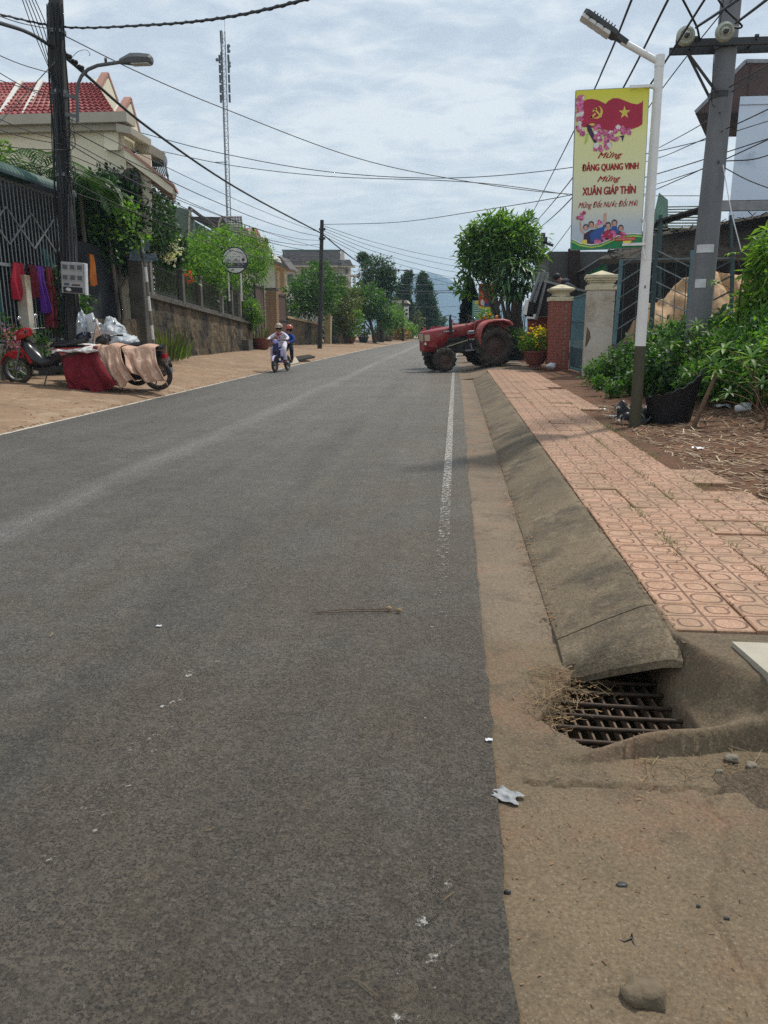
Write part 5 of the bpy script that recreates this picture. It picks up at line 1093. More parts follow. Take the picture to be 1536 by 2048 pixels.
def cassava(label, base, h, nl, r, m_, lean=(0, 0, 0), droop=.8, spread=.55):
    t = thing('cassava_plant', label, 'plant', base); top = Vector((lean[0], lean[1], h)); sm = MB(); sm.tube([(0, 0, -.1), top * .5 + Vector((.03, 0, 0)), top], [.016, .013, .008], 6)
    for i in range(nl):
        f = .35 + .65 * i / max(1, nl - 1); s0 = top * f; a = i * 2.4; e_ = s0 + Vector((math.cos(a) * spread * (1.15 - .6 * f), math.sin(a) * spread * (1.15 - .6 * f), .12 + .15 * f)); sm.tube([s0, s0.lerp(e_, .5) + Vector((0, 0, .05)), e_], .005, 4); lm_ = MB(); palmate(lm_, e_, (math.cos(a) * .5, math.sin(a) * .5 - .4, 1), r * .74 * rnd.uniform(.8, 1.15), 7, droop); obj('leaf', lm_, m_, t)
    obj('stem', sm, 'wood_stick', t); return t
for px, py, Y, h, nl, r, m_, lb, dr_ in ((1412, 668, 11.0, .75, 8, .26, 'leaf_bright', 'bright green plant with spread palmate leaves before the concrete pole', .5), (1505, 690, 10.4, .45, 10, .27, 'leaf_bright', 'bright palmate-leaved plant on the bank right of the concrete pole', .5), (1530, 690, 9.0, .5, 11, .28, 'leaf_bright', 'lush palmate plant cut by the right edge of the plot', .6),
        (1535, 640, 10.6, .75, 14, .27, 'leaf_mid', 'tall green cassava plant standing right of the tarpaulin', 1.0), (1462, 690, 11.2, 1.6, 7, .20, 'leaf_bright', 'thin stemmed plant with a tuft of yellowish leaves by the utility pole', 1.2), (1440, 755, 10.2, .3, 8, .2, 'leaf_mid', 'small broad-leaved weed above the white rubbish', .5), (1535, 800, 8.2, .22, 8, .17, 'leaf_mid', 'low leafy weed at the right edge above the litter', .5)):
    b0 = P(px, py, Y); b0.z = zplot(b0.x, Y); top = P(px, py, Y).z; cassava(lb, b0, max(h, h), nl, r, m_, (rnd.uniform(-.1, .1), 0, 0), dr_)
bsh = thing('shrub', 'tall leafy shrub with hanging leaves at the right edge beside the pole', 'shrub', (P(1525, 600, 11).x, 11, .7)); b0 = bsh.location
pts, d = crown_pts([tuple(P(x, y, 11) - b0) + (r, r, r * 1.2) for x, y, r in ((1515, 590, .2), (1540, 545, .22), (1560, 505, .26), (1520, 625, .24), (1550, 590, .28), (1497, 605, .13), (1560, 640, .34), (1508, 540, .10), (1530, 500, .10))], 2000, 10, .3, .3); leaves('crown', pts, d, .15, 'leaf_lush', bsh, .3, .7, .5)
mb = MB()
for k in range(5): mb.tube([(rnd.uniform(-.2, .2), 0, -.1), (rnd.uniform(-.3, .2), 0, .5), (rnd.uniform(-.4, .4), rnd.uniform(-.2, .2), 1.1)], [.02, .015, .006], 6)
obj('stem', mb, 'bark', bsh)
# black plastic sheet tub
tbz = zplot(2.5, 8.8)
tub = thing('plastic_tub', 'torn black plastic tub lying on the soil behind the lamp post', 'tub', (2.27, 9.28, zplot(2.4, 9.2)))
mb = MB()
def tubf(u, v):
    a = R(215 + 118 * u); r = .27 + .05 * v; x = .22 + r * math.cos(a); y = .05 + r * .7 * math.sin(a); h = interp([(0, .34), (.3, .38), (.6, .46), (.85, .58), (1, .66)], u)
    return (x + .10 * v * (u - .3), y, -.04 + h * v + .01 * math.sin(u * 40) * v)
mb.grid(tubf, 40, 10); mb.grid(lambda u, v: tuple(Vector(tubf(u, v)) + Vector((.02 * math.cos(R(35 + 118 * u)), .02 * math.sin(R(35 + 118 * u)), 0))), 40, 10)
mb.grid(lambda u, v: tuple(Vector(tubf(u, 1)) + Vector((.02 * math.cos(R(35 + 118 * u)), .02 * math.sin(R(35 + 118 * u)), 0)) * v), 40, 2); obj('wall', mb, 'black_plastic', tub)
mb = MB(); mb.grid(lambda u, v: (-.38 + .42 * u, -.18 + .30 * v + .05 * math.sin(u * 7), -.02 + (.24 - .12 * abs(u - .25)) * (.25 + .75 * v) + .10 * noise.noise((u * 4, v * 3, 2)) + .04 * noise.noise((u * 11, v * 6, 4))), 40, 16); obj('crumpled_flap', mb, 'black_plastic', tub)
mb = MB(); mb.ell((.22, .12, .16), (.22, .16, .10), 14, 8, jit=.3); obj('soil_fill', mb, 'soil', tub)
a, b_ = P(1383, 855, 8.6), P(1432, 748, 8.9); mb = MB(); mb.tube([a + Vector((0, 0, -.05)), a.lerp(b_, .5) + Vector((.01, 0, 0)), b_], [.026, .024, .018], 8); solo('wooden_stake', mb, 'wood_stick', 'leaning brown wooden stake stuck in the soil right of the black tub', 'stake')
def stone(label, loc, s, m_, name='stone', cat='stone', group=None, j=.5):
    mb = MB(); mb.ell((0, 0, s[2] * .35), s, 12, 8, jit=j); o = link(name, mb.mesh(name, m_)); o.location = loc; return tag(o, label, cat, group)
def onplot(px, py):
    z = .3
    for _ in range(6): g = G(px, py, z); z = zplot(g.x, g.y)
    return Vector((g.x, g.y, z))
stone('pale rounded stone on the soil at the foot of the weeds', onplot(1490, 800), (.10, .08, .07), 'plastic_white'); 
for px, py, s_, lb in ((1445, 806, .10, 'flattened white plastic scrap among straw below the weeds'), (1395, 900, .05, 'small white scrap on the soil in front of the black tub'), (1225, 835, .05, 'white paper scrap at the edge of the pavers left of the lamp post'), (1205, 822, .04, 'tiny pale scrap beside the pavers before the weeds')):
    mb = MB(); mb.grid(lambda u, v: ((u - .5) * 2 * s_, (v - .5) * 1.3 * s_, .03 + .4 * s_ * noise.noise((u * 3, v * 3, px))), 8, 7); o = solo('plastic_scrap', mb, 'plastic_white', lb, 'scrap', 'white scraps on the soil'); o.location = onplot(px, py) + Vector((0, 0, .01))
# straw and leaf litter
def litter(name, label, n, fn, mt_, lmin, lmax, w):
    V = np.zeros((n * 4, 3)); Fc = []
    for i in range(n):
        x, y, z = fn(); a = rnd.uniform(0, 6.28); L_ = rnd.uniform(lmin, lmax); ww = w * rnd.uniform(.5, 1.4); dx, dy = math.cos(a) * L_ / 2, math.sin(a) * L_ / 2; t_ = rnd.uniform(-.16, .16) * L_
        V[i * 4:(i + 1) * 4] = [(x - dx - dy * ww / L_, y - dy + dx * ww / L_, z + .003), (x - dx + dy * ww / L_, y - dy - dx * ww / L_, z + .004), (x + dx + dy * ww / L_, y + dy - dx * ww / L_, z + .004 + abs(t_)), (x + dx - dy * ww / L_, y + dy + dx * ww / L_, z + .003 + abs(t_))]
        Fc.append((i * 4, i * 4 + 1, i * 4 + 2, i * 4 + 3))
    me = bpy.data.meshes.new(name); me.from_pydata(V.tolist(), [], Fc); me.materials.append(M[mt_]); o = link(name, me); stuff('', o, label, 'litter'); return o
def f_plot():
    x = 1.72 + 3.6 * rnd.random() ** 1.3; y = rnd.uniform(3.2, 11.5); return x, y, zplot(x, y)
mat('straw_pale', (.46, .37, .26), .9, (.30, .22, .14), 3, island=.4)
litter('straw_litter', 'dry straw and stalks scattered over the bare soil', 4200, f_plot, 'straw_pale', .03, .17, .008); litter('leaf_litter', 'brown dead leaves scattered over the bare soil', 3200, f_plot, 'dry_leaf', .03, .09, .022)
litter('bark_litter', 'dark twigs scattered over the bare soil', 900, f_plot, 'wood_stick', .04, .2, .008)
def f_gut():
    x = .43 + rnd.gauss(0, .03); y = 2.9 + 14 * rnd.random() ** 1.5
    if noise.noise((y * 2.2, 0, 0)) < .0: y = 2.95 + 9 * rnd.random()
    return x, y, .012 + max(0, x - .44) * .5
litter('straw_litter', 'straw and grit caught along the gutter below the kerb', 420, f_gut, 'straw', .008, .05, .0018); litter('leaf_litter', 'brown bits caught along the gutter', 330, f_gut, 'dry_leaf', .008, .03, .006)
def f_grate():
    t = rnd.random() ** .7; x = .44 - .11 * t + rnd.gauss(0, .05); y = 2.74 - .36 * t + rnd.gauss(0, .05)
    if rnd.random() < .3: x, y = rnd.uniform(.3, .62), 2.68 + rnd.gauss(0, .05)
    return x, y, (zapron(x, y) if zapron(x, y) > -.1 else -.05) + rnd.uniform(0, .02)
litter('straw_litter', 'straw and dead leaves matted over the left side of the drain grate', 420, f_grate, 'straw', .012, .11, .0011); litter('leaf_litter', 'crumbled brown leaves beside the drain grate', 150, f_grate, 'dry_leaf', .006, .022, .004)
def f_apron():
    x, y = rnd.uniform(.14, .95), rnd.uniform(.8, 2.2); return x, y, zapron(x, y)
litter('grit', 'dark grit and crumbs on the concrete apron', 230, f_apron, 'dry_leaf', .003, .014, .003)
def f_lip():
    x = rnd.uniform(.55, 1.2); y = ylip(x) - .05 - rnd.random() * .10; return x, y, zapron(x, y) + .006
litter('straw_litter', 'straw along the front lip of the drain', 150, f_lip, 'straw', .012, .08, .0014)
def f_road():
    return rnd.uniform(-4.5, .1), 1.0 + 9 * rnd.random() ** 1.6, .003
litter('straw_litter', 'stray bits of straw on the asphalt', 130, f_road, 'straw', .008, .06, .0022)
def f_walk():
    i = rnd.randrange(1, 4); x = .822 + T * i + rnd.gauss(0, .02) if rnd.random() < .7 else rnd.uniform(.82, 1.9); y = rnd.uniform(2.8, 14); return x, y, .178
litter('leaf_litter', 'dry crumbs lying along the joints of the pavers', 420, f_walk, 'dry_leaf', .006, .03, .006)
mb = MB()
for i in range(90):
    j = rnd.choice((1, 2, 2, 3, 3, 3)); x = .822 + T * j + rnd.gauss(0, .012); y = rnd.choice((rnd.uniform(3, 9), rnd.uniform(3, 12))); 
    for _ in range(rnd.randint(5, 14)): a = rnd.uniform(0, 6.28); strap(mb, (x + rnd.gauss(0, .02), y + rnd.gauss(0, .04), .17), (math.cos(a), math.sin(a), rnd.uniform(.5, 1.6)), rnd.uniform(.03, .08), .004, .8, 3)
o = link('grass_tufts', mb.mesh('grass_tufts', 'leaf_olive')); stuff('', o, 'small tufts of grass growing in the paver joints', 'grass')
mb = MB()
for i in range(40):
    x, y = rnd.uniform(1.75, 2.5), rnd.uniform(4.2, 5.4) if rnd.random() < .6 else rnd.uniform(5, 13)
    for _ in range(12): a = rnd.uniform(0, 6.28); strap(mb, (x + rnd.gauss(0, .03), y + rnd.gauss(0, .03), zplot(x, y)), (math.cos(a), math.sin(a), rnd.uniform(.3, 1.2)), rnd.uniform(.05, .14), .006, 1, 3)
o = link('grass_tufts', mb.mesh('grass_tufts', 'straw')); stuff('', o, 'dry grass tufts at the edge of the pavers', 'grass')
# single things on the near ground
mb = MB(); mb.grid(lambda u, v: ((u - .5) * .075 + .01 * math.sin(v * 9), (v - .5) * .055,   .008 + .008 * abs(noise.noise((u * 4, v * 4, 8))) + .003 * math.sin(u * 9 + v * 7)), 22, 14); mat('paper_grey', (.34, .35, .36), .85, (.24, .25, .26), 30)
o = solo('paper_rag', mb, 'paper_grey', 'crumpled grey white rag on the edge between asphalt and concrete', 'rag'); o.location = G(1012, 1592, -.004); o.rotation_euler = (0, 0, -.5)
stone('rough brown lump of mortar near the bottom of the concrete apron', G(1292, 1995, -.016), (.046, .034, .022), 'stone_grey', 'mortar_lump', 'stone')
p0 = G(1250, 1885, -.014); mb = MB(); mb.tube([(0, 0, .004), (.018, -.008, .005), (.034, .002, .006), (.038, .014, .008), (.036, -.006, .004), (.040, -.026, .003)], [.0016, .002, .002, .0016, .002, .001], 6); o = solo('twig', mb, 'black_plastic', 'small hooked black twig on the concrete apron', 'twig'); o.location = p0
for px, py, s_, lb in ((1246, 1760, (.014, .008, .003), 'grey chip lying in the middle of the concrete apron'), (1016, 1775, (.009, .006, .006), 'small black pebble on the left edge of the concrete apron'), (1398, 1805, (.005, .004, .004), 'tiny black crumb right of the grey chip'), (1455, 1830, (.007, .004, .004), 'tiny dark crumb at the right of the concrete apron')):
    g = G(px, py, 0); stone(lb, (g.x, g.y, zapron(g.x, g.y)), s_, 'dark_metal', 'pebble', 'pebble', 'dark crumbs on the apron')
for k, (e_, lb) in enumerate((((775, 1218), 'upper of two dry flower stalks lying on the asphalt'), ((795, 1222), 'lower of two dry flower stalks lying on the asphalt'))):
    st = thing('dry_stalk', lb, 'stalk', G(700, 1222, .006), 0, 'dry flower stalks on the road'); a = G(618 + 14 * k, 1226, .006) - st.location; c = G(*e_, .010) - st.location
    mb = MB(); mb.tube([a, a.lerp(c, .4) + Vector((0, .012 - .012 * k, .004)), c], [.0012, .0018, .002], 5); obj('stem', mb, 'wood_stick', st)
    mb = MB(); mb.ell(c + Vector((.006, 0, .004)), (.013, .009, .009), 10, 7, jit=.4); obj('seed_head', mb, 'straw', st)
for px, py, lb in ((318, 1252, 'small white scrap on the asphalt in the left lane'), (978, 1480, 'white scrap at the asphalt edge left of the drain')):
    mb = MB(); mb.grid(lambda u, v: ((u - .5) * .022, (v - .5) * .014, .004 + .004 * noise.noise((u * 3, v * 3, px))), 6, 5); o = solo('paper_scrap', mb, 'plastic_white', lb, 'scrap'); o.location = G(px, py, .004)

def f_verge():
    y = rnd.uniform(8.5, 34); d = 4.0 * rnd.random() ** 1.4; x = xl(y) - d; return x, y, zroad(y) + zverge(d) + .035 * noise.noise((d * 1.3, y * .6, 7)) * min(1, d) + .006
litter('leaf_litter', 'dry leaves and crumbs scattered over the left verge', 700, f_verge, 'dry_leaf', .02, .07, .02); litter('grit', 'pale grit scattered over the left verge', 500, f_verge, 'straw_pale', .015, .05, .015)
def f_edge():
    y = 6 + 30 * rnd.random() ** 1.3; d = rnd.gauss(.02, .05); return xl(y) - d, y, .012
litter('grit', 'dark grit gathered along the left edge of the asphalt', 500, f_edge, 'dry_leaf', .02, .06, .02)

def f_walkedge():
    y = rnd.uniform(2.9, 15); return (1.67 if 6.3 < y < 10.9 else 1.96) - abs(rnd.gauss(0, .09)), y, .180
litter('leaf_litter', 'soil crumbs and bits washed over the right edge of the pavers', 900, f_walkedge, 'dry_leaf', .006, .03, .008)
def f_kerbfoot():
    return .815 + rnd.gauss(0, .012), rnd.uniform(2.7, 16), .176
litter('grit', 'grit in the joint between kerb and pavers', 500, f_kerbfoot, 'dry_leaf', .005, .022, .006)

mat('mortar_grey', (.24, .21, .165), .95, (.16, .14, .11), 30, .004, 80)
for px, py, s_, lb in ((1465, 1515, (.028, .022, .016), 'pale grey mortar chunk on the grit at the right end of the drain lip'), (1505, 1530, (.020, .024, .014), 'smaller pale mortar chunk at the right edge beside the drain'), (1440, 1540, (.014, .011, .009), 'small mortar crumb on the grit in front of the drain lip')):
    g = G(px, py, .0); stone(lb, (g.x, g.y, -.008), tuple(q * .8 for q in s_), 'mortar_grey', 'mortar_chunk', 'stone', 'mortar chunks beside the drain', .6)
# ================================================================== left side: materials
mat('cream_wall', (.74, .69, .53), .9, (.69, .64, .49), 1.2, .002, 40, stain=(.45, .40, .28), ss=.8, slo=.56, shi=.75)
mat('cornice', (.40, .37, .30), .9, (.36, .33, .27), 2)
mat('roof_red', (.25, .036, .036), .75, (.19, .028, .03), 4, island=.22)
mat('roof_strip', (.62, .60, .56), .8); mat('gable_pink', (.42, .22, .17), .85, (.36, .19, .15), 3)
mat('roof_slate', (.062, .060, .062), .9, (.05, .048, .05), 2, island=.08); mat('roof_dark', (.075, .07, .068), .85, (.055, .05, .05), 3, island=.25); mat('roof_grey', (.12, .11, .105), .85, (.09, .082, .08), 2, island=.2)
mat('wood_brown', (.10, .055, .035), .7, (.07, .04, .028), 6)
mat('awning_green', (.05, .115, .095), .55, (.04, .095, .08), 2)
mat('bar_white', (.22, .24, .25), .6, (.15, .165, .17), 6)
mat('interior_shade', (.02, .022, .026), .95, (.035, .037, .042), .8)  # near-black base colour carries the shade of covered, recessed places
mat('stone_wall', (.185, .135, .075), .95, (.085, .064, .04), 5.5, .03, 7, stain=(.034, .030, .024), ss=1.1, slo=.45, shi=.62, stretch=(1, 1, .62))
mat('coping', (.13, .12, .10), .95, (.075, .07, .06), 2, .01, 20)
mat('picket', (.05, .04, .034), .8, (.035, .03, .026), 6); mat('pillar_grey', (.22, .205, .18), .9, (.15, .14, .12), 5)
mat('brick_tan', (.30, .19, .11), .9, (.22, .13, .075), 6, island=.3)
mat('meter_grey', (.36, .36, .36), .5, (.31, .31, .31), 4); mat('sheet_blue', (.16, .21, .25), .8, (.11, .15, .18), 4)
mat('blanket_red', (.17, .010, .018), .95, (.11, .006, .012), 12, .004, 90, island=0)
mat('blanket_beige', (.52, .34, .25), .95, (.43, .26, .18), 7, .004, 90, stain=(.62, .47, .37), ss=9, slo=.55, shi=.65)
mat('cloth_white', (.66, .64, .62), .95); mat('cloth_red', (.34, .012, .03), .9); mat('cloth_maroon', (.14, .012, .022), .9); mat('cloth_purple', (.10, .02, .26), .9); mat('cloth_orange', (.55, .17, .03), .9); mat('cloth_teal', (.03, .13, .13), .9)
mat('clear_plastic', (.46, .50, .53), .4, (.30, .34, .37), 14, .03, 16, spec=.5)
mat('moto_red', (.36, .008, .014), .22, spec=.6); mat('moto_black', (.010, .010, .012), .3, spec=.5); mat('moto_navy', (.012, .014, .035), .25, spec=.6)
mat('house_white', (.60, .57, .52), .9, (.50, .48, .44), .7); mat('house_peach', (.50, .33, .21), .9, (.44, .29, .18), 1); mat('green_grey', (.12, .17, .14), .9, (.09, .13, .11), .8)
mat('glass_dark', (.02, .025, .03), .15, spec=.6); mat('tan_wall', (.42, .33, .19), .95, (.34, .27, .16), 1.5)
def hx(mb, pts, off): mb.hexa([Vector(p) for p in pts], [Vector(p) + Vector(off) for p in pts])

# ------------------------------------------------------------------ cream house with the red tiled roof
h1 = thing('house', 'cream house with red tiled roof and stepped gables at the left edge', 'house', (-12, 24, .4))
xe = P(247, 250, 22).x; ze = P(245, 248, 22).z
mb = MB(); hx(mb, [(-17, 22, .3), (xe, 22, .3), (xe, 22, ze), (-17, 22, ze)], (-1.9, 4.2, 0)); obj('wall', mb, 'cream_wall', h1, True)
mb = MB(); hx(mb, [(-17, 21.55, ze - .05), (xe + .28, 21.55, ze - .05), (xe + .28, 21.55, ze + .20), (-17, 21.55, ze + .20)], (0, .6, 0)); hx(mb, [(-17, 21.75, ze - .2), (xe + .1, 21.75, ze - .2), (xe + .1, 21.75, ze - .052), (-17, 21.75, ze - .052)], (0, .4, 0)); obj('cornice', mb, 'cornice', h1, True)
E0, E1, R0, R1 = Vector((-17.5, 21.7, ze + .2)), P(232, 247, 21.7), P(-160, 166, 26), P(192, 166, 26); E0.z = E1.z = ze + .2
mb = MB(); rows, cols = 11, 48
for k in range(rows):
    t0, t1 = k / rows, (k + 1) / rows
    for i in range(cols):
        u0, u1 = i / cols, (i + 1) / cols; a0, a1, b1_, b0_ = E0.lerp(E1, u0).lerp(R0.lerp(R1, u0), t0), E0.lerp(E1, u1).lerp(R0.lerp(R1, u1), t0), E0.lerp(E1, u1).lerp(R0.lerp(R1, u1), t1), E0.lerp(E1, u0).lerp(R0.lerp(R1, u0), t1)
        n_ = Vector((0, -.45, .9)) * .055; m0 = a0.lerp(a1, .5) + n_ * 1.7 - (b0_ - a0) * .06; mm = b0_.lerp(b1_, .5) + n_ * .6
        mb.add([a0 + n_ * .5, m0, a1 + n_ * .5, b1_, mm, b0_, a0 - n_ * .2, m0 - n_, a1 - n_ * .2], [(0, 1, 4, 5), (1, 2, 3, 4), (6, 7, 1, 0), (7, 8, 2, 1)])
stuff('', obj('roof_tiles', mb, 'roof_red', h1, True))
mb = MB(); hx(mb, [E0, E1, R1, R0], (0, .1, -.12)); hx(mb, [R0, R1, Vector((R1.x, 26.6, ze)), Vector((R0.x, 26.6, ze))], (0, 0, -.1)); obj('roof', mb, 'gable_pink', h1, True)
for a, b_ in (((4, 243), (46, 172)), ((50, 244), (87, 172))):
    p, q = P(a[0], a[1], 21.75), P(b_[0], b_[1], 25.95); mb = MB(); mb.bar(p + Vector((0, -.1, .1)), q + Vector((0, -.1, .12)), .13, .08); obj('roof_strip', mb, 'roof_strip', h1, True)
def gable(name, pts, X, th, m_, par=h1):
    mb = MB(); q = [XP(x, y, X) for x, y in pts]; mb.prism([(v.y, v.z) for v in q], th, Matrix(((0, 0, -1, X), (1, 0, 0, 0), (0, 1, 0, 0), (0, 0, 0, 1)))); return obj(name, mb, m_, par, True)
g1 = gable('gable', [(186, 240), (240, 240), (236, 208), (217, 156), (188, 208)], -11.1, .45, 'cream_wall')
mb = MB(); mb.bar(XP(189, 206, -11.1) + Vector((-.1, 0, .1)), XP(217, 154, -11.1) + Vector((-.1, 0, .1)), .22, .09); mb.bar(XP(217, 154, -11.1) + Vector((-.1, 0, .1)), XP(237, 210, -11.1) + Vector((-.1, 0, .1)), .22, .09); obj('gable_coping', mb, 'gable_pink', g1, True)
g2 = gable('gable', [(236, 300), (282, 305), (279, 268), (263, 206), (238, 246)], -9.22, .40, 'cream_wall')
mb = MB(); mb.bar(XP(238, 246, -9.2) + Vector((-.1, 0, .08)), XP(263, 203, -9.2) + Vector((-.1, 0, .08)), .20, .09); mb.bar(XP(263, 203, -9.2) + Vector((-.1, 0, .08)), XP(281, 270, -9.2) + Vector((-.1, 0, .08)), .20, .09); obj('gable_coping', mb, 'gable_pink', g2, True)
mb = MB(); hx(mb, [P(246, 305, 22.05), P(302, 310, 22.05), P(302, 470, 22.05), P(246, 470, 22.05)], (-.6, 1.6, 0)); obj('front_bay', mb, 'cream_wall', h1, True)
mb = MB(); hx(mb, [P(232, 262, 21.6), P(262, 268, 21.6), P(262, 254, 21.6), P(232, 246, 21.6)], (0, 1.4, 0)); hx(mb, [P(270, 302, 23), P(297, 304, 23), P(300, 288, 23), P(270, 283, 23)], (0, 1.2, 0)); obj('ledge', mb, 'cornice', h1, True)
A, B_ = P(247, 296, 21.7), P(347, 376, 21.7); A2, B2 = P(250, 318, 21.7), P(343, 388, 21.7)
mb = MB(); hx(mb, [A2, B2, B_, A], (-.3, 1.1, 0)); pr = obj('porch_roof', mb, 'cream_wall', h1, True)
mb = MB(); hx(mb, [A + Vector((0, -.06, 0)), B_ + Vector((.05, -.06, 0)), B_ + Vector((.05, -.06, .08)), A + Vector((0, -.06, .08))], (-.3, 1.15, 0)); obj('roof_tiles', mb, 'gable_pink', pr, True)
mb = MB(); hx(mb, [A2 + Vector((0, .1, -.03)), B2 + Vector((0, .1, -.03)), B2 + Vector((0, .1, -.003)), A2 + Vector((0, .1, -.003))], (-.3, .9, 0)); obj('soffit', mb, 'gable_pink', pr, True)
c = P(263, 372, 22.0); w = .22; arcw = [(-w, -.55), (w, -.55)] + [(w * math.cos(t), .18 + w * 1.15 * math.sin(t)) for t in [k * math.pi / 8 for k in range(9)]]
Mx = Matrix(((1, 0, 0, c.x), (0, 0, 1, 0), (0, 1, 0, c.z), (0, 0, 0, 1)))
mb = MB(); mb.prism([(x * 1.25, z * 1.12 - .02) for x, z in arcw], -.05, Matrix.Translation((0, 22.048, 0)) @ Mx); wn_ = obj('window', mb, 'wood_brown', h1, True)
mb = MB(); mb.prism(arcw, -.012, Matrix.Translation((0, 21.997, 0)) @ Mx); obj('pane', mb, 'glass_dark', wn_, True)
mb = MB(); mb.bar((c.x, 21.98, c.z - .55), (c.x, 21.98, c.z + .42), .03); mb.bar((c.x - w, 21.98, c.z + .15), (c.x + w, 21.98, c.z + .15), .03); obj('frame', mb, 'wood_brown', wn_, True)
wh_ = thing('solar_water_heater', 'grey solar water tank on a frame above the cream porch roof', 'water heater', P(310, 345, 24.5))
mb = MB(); mb.tube([P(291, 322, 24.5), P(331, 322, 24.5)], .16, 14); obj('tank', mb, 'grey_metal', wh_, True)
for k in range(9):
    mb = MB(); mb.tube([P(300 + 3.4 * k, 326, 24.45), P(308 + 3.6 * k, 352, 23.8)], .02, 6); obj('pipe', mb, 'glass_dark', wh_, True)
mb = MB(); mb.bar(P(329, 318, 24.5), P(338, 366, 24.5), .04); mb.bar(P(296, 322, 24.6), P(300, 366, 24.6), .04); obj('frame', mb, 'grey_metal', wh_, True)

# ------------------------------------------------------------------ barred yard with green awning
yd = thing('yard_shelter', 'dark yard shelter with green corrugated awning and white window bars', 'shelter', (-10, 15, .3))
mb = MB(); hx(mb, [(-12.5, 11.5, .2), (-12.3, 11.5, .2), (-12.3, 11.5, 4.3), (-12.5, 11.5, 4.3)], (0, 6.2, 0)); hx(mb, [(-12.3, 17.5, .2), (-8.75, 17.5, .2), (-8.75, 17.5, 4.36), (-12.3, 17.5, 4.5)], (0, .15, 0)); obj('back_wall', mb, 'interior_shade', yd, True)
mb = MB(); hx(mb, [(-8.75, 11.5, .15), (-8.5, 11.5, .15), (-8.5, 11.5, .95), (-8.75, 11.5, .95)], (0, 5.9, 0)); obj('low_wall', mb, 'pillar_grey', yd, True)
mb = MB()
def awn(u, v):
    y = 11.2 + 6.0 * u; a = R(8 + 100 * min(1, v * 1.6)); k = .022 * math.sin(y * 2 * math.pi / .13)
    if v < .62: r = .42 + k; return (-8.72 + r * math.cos(a), y, 4.02 + r * .62 * math.sin(a))
    t = (v - .62) / .38; return (-8.85 - 3.6 * t, y, 4.28 + k * .7 + .15 * t)
mb.grid(awn, 420, 12); aw = obj('awning', mb, 'awning_green', yd, True)
mb = MB(); mb.bar((-8.30, 11.2, 4.03), (-8.30, 17.2, 4.03), .03, .05); obj('gutter_edge', mb, 'dark_teal', aw, True)
mb = MB(); mb.tube([(0, 0, 0), (0, 0, 3.05)], .011, 6); bmesh_ = mb.mesh('bar', 'bar_white')
for k in range(42): link('bar', bmesh_, yd, (-8.62 + 10, 11.75 + .135 * k - 15, .98 - .3))
for z, w in ((1.0, .05), (2.42, .06), (3.98, .05)):
    mb = MB(); mb.bar((-8.62, 11.6, z), (-8.62, 17.4, z), w, w); obj('rail', mb, 'bar_white', yd, True)
for k in range(6):
    y0 = 12.2 + .9 * k
    for s_ in (-1, 1):
        mb = MB(); mb.bar((-8.60, y0, 3.15 + s_ * .34), (-8.60, y0 + .45, 3.15), .025); mb.bar((-8.60, y0 + .45, 3.15), (-8.60, y0 + .9, 3.15 + s_ * .34), .025); obj('diamond_bar', mb, 'bar_white', yd, True)
mb = MB(); mb.box((-8.50, 15.05, 1.30), (.20, .20, 1.9)); obj('white_post', mb, 'plaster_white', yd, True)
mb = MB(); mb.box((-8.55, 12.0, 2.2), (.12, .12, 3.8)); mb.box((-8.55, 17.3, 2.2), (.12, .12, 3.8)); obj('end_post', mb, 'bar_white', yd, True)
mb = MB(); mb.ell((-10.6, 15.6, 2.7), (.9, .8, .55), 14, 8, jit=.5); obj('covered_goods', mb, 'sheet_blue', yd, True)
def garment(label, y0, z0, w, h, m_, x=-8.50):
    mb = MB()
    def f(u, v, o): s_ = 1 - .35 * (1 - v) if v > .2 else .72; return (x + o + .07 * math.sin(u * 14 + y0 * 5) * v, y0 + (u - .5) * w * 1.35 * (.7 + .35 * v) + .05 * math.sin(v * 4 + y0 * 9), z0 - h * v * (1 - .12 * abs(u - .4)) + .03)
    mb.grid(lambda u, v: f(u, v, .0), 12, 12); mb.grid(lambda u, v: f(1 - u, v, -.02), 12, 12); mb.grid(lambda u, v: (x - .12 * u, y0 + (v - .5) * w * .6, z0 + .04 - .05 * u), 4, 6)
    return solo('garment', mb, m_, label, 'garment', 'washing hung on the yard rail')
garment('bright red garment hanging nearest the left edge on the yard rail', 14.95, 2.44, .36, .72, 'cloth_red'); garment('dark maroon garment hanging between the red and purple ones', 15.42, 2.44, .30, .66, 'cloth_maroon')
garment('purple garment hanging on the yard rail', 15.78, 2.44, .28, .95, 'cloth_purple', -8.48); garment('long dark red cloth hanging right of the purple garment', 16.05, 2.44, .28, 1.25, 'cloth_maroon', -8.46); garment('dark orange cloth hanging low behind the bars', 16.4, 1.95, .3, .8, 'cloth_orange', -8.75)
garment('teal cloth hanging at the left edge behind the bars', 14.5, 2.3, .5, 1.2, 'cloth_teal', -8.8)
garment('green cloth hanging above the yard rail near the pole', 16.6, 2.85, .3, .4, 'cloth_teal', -8.8)

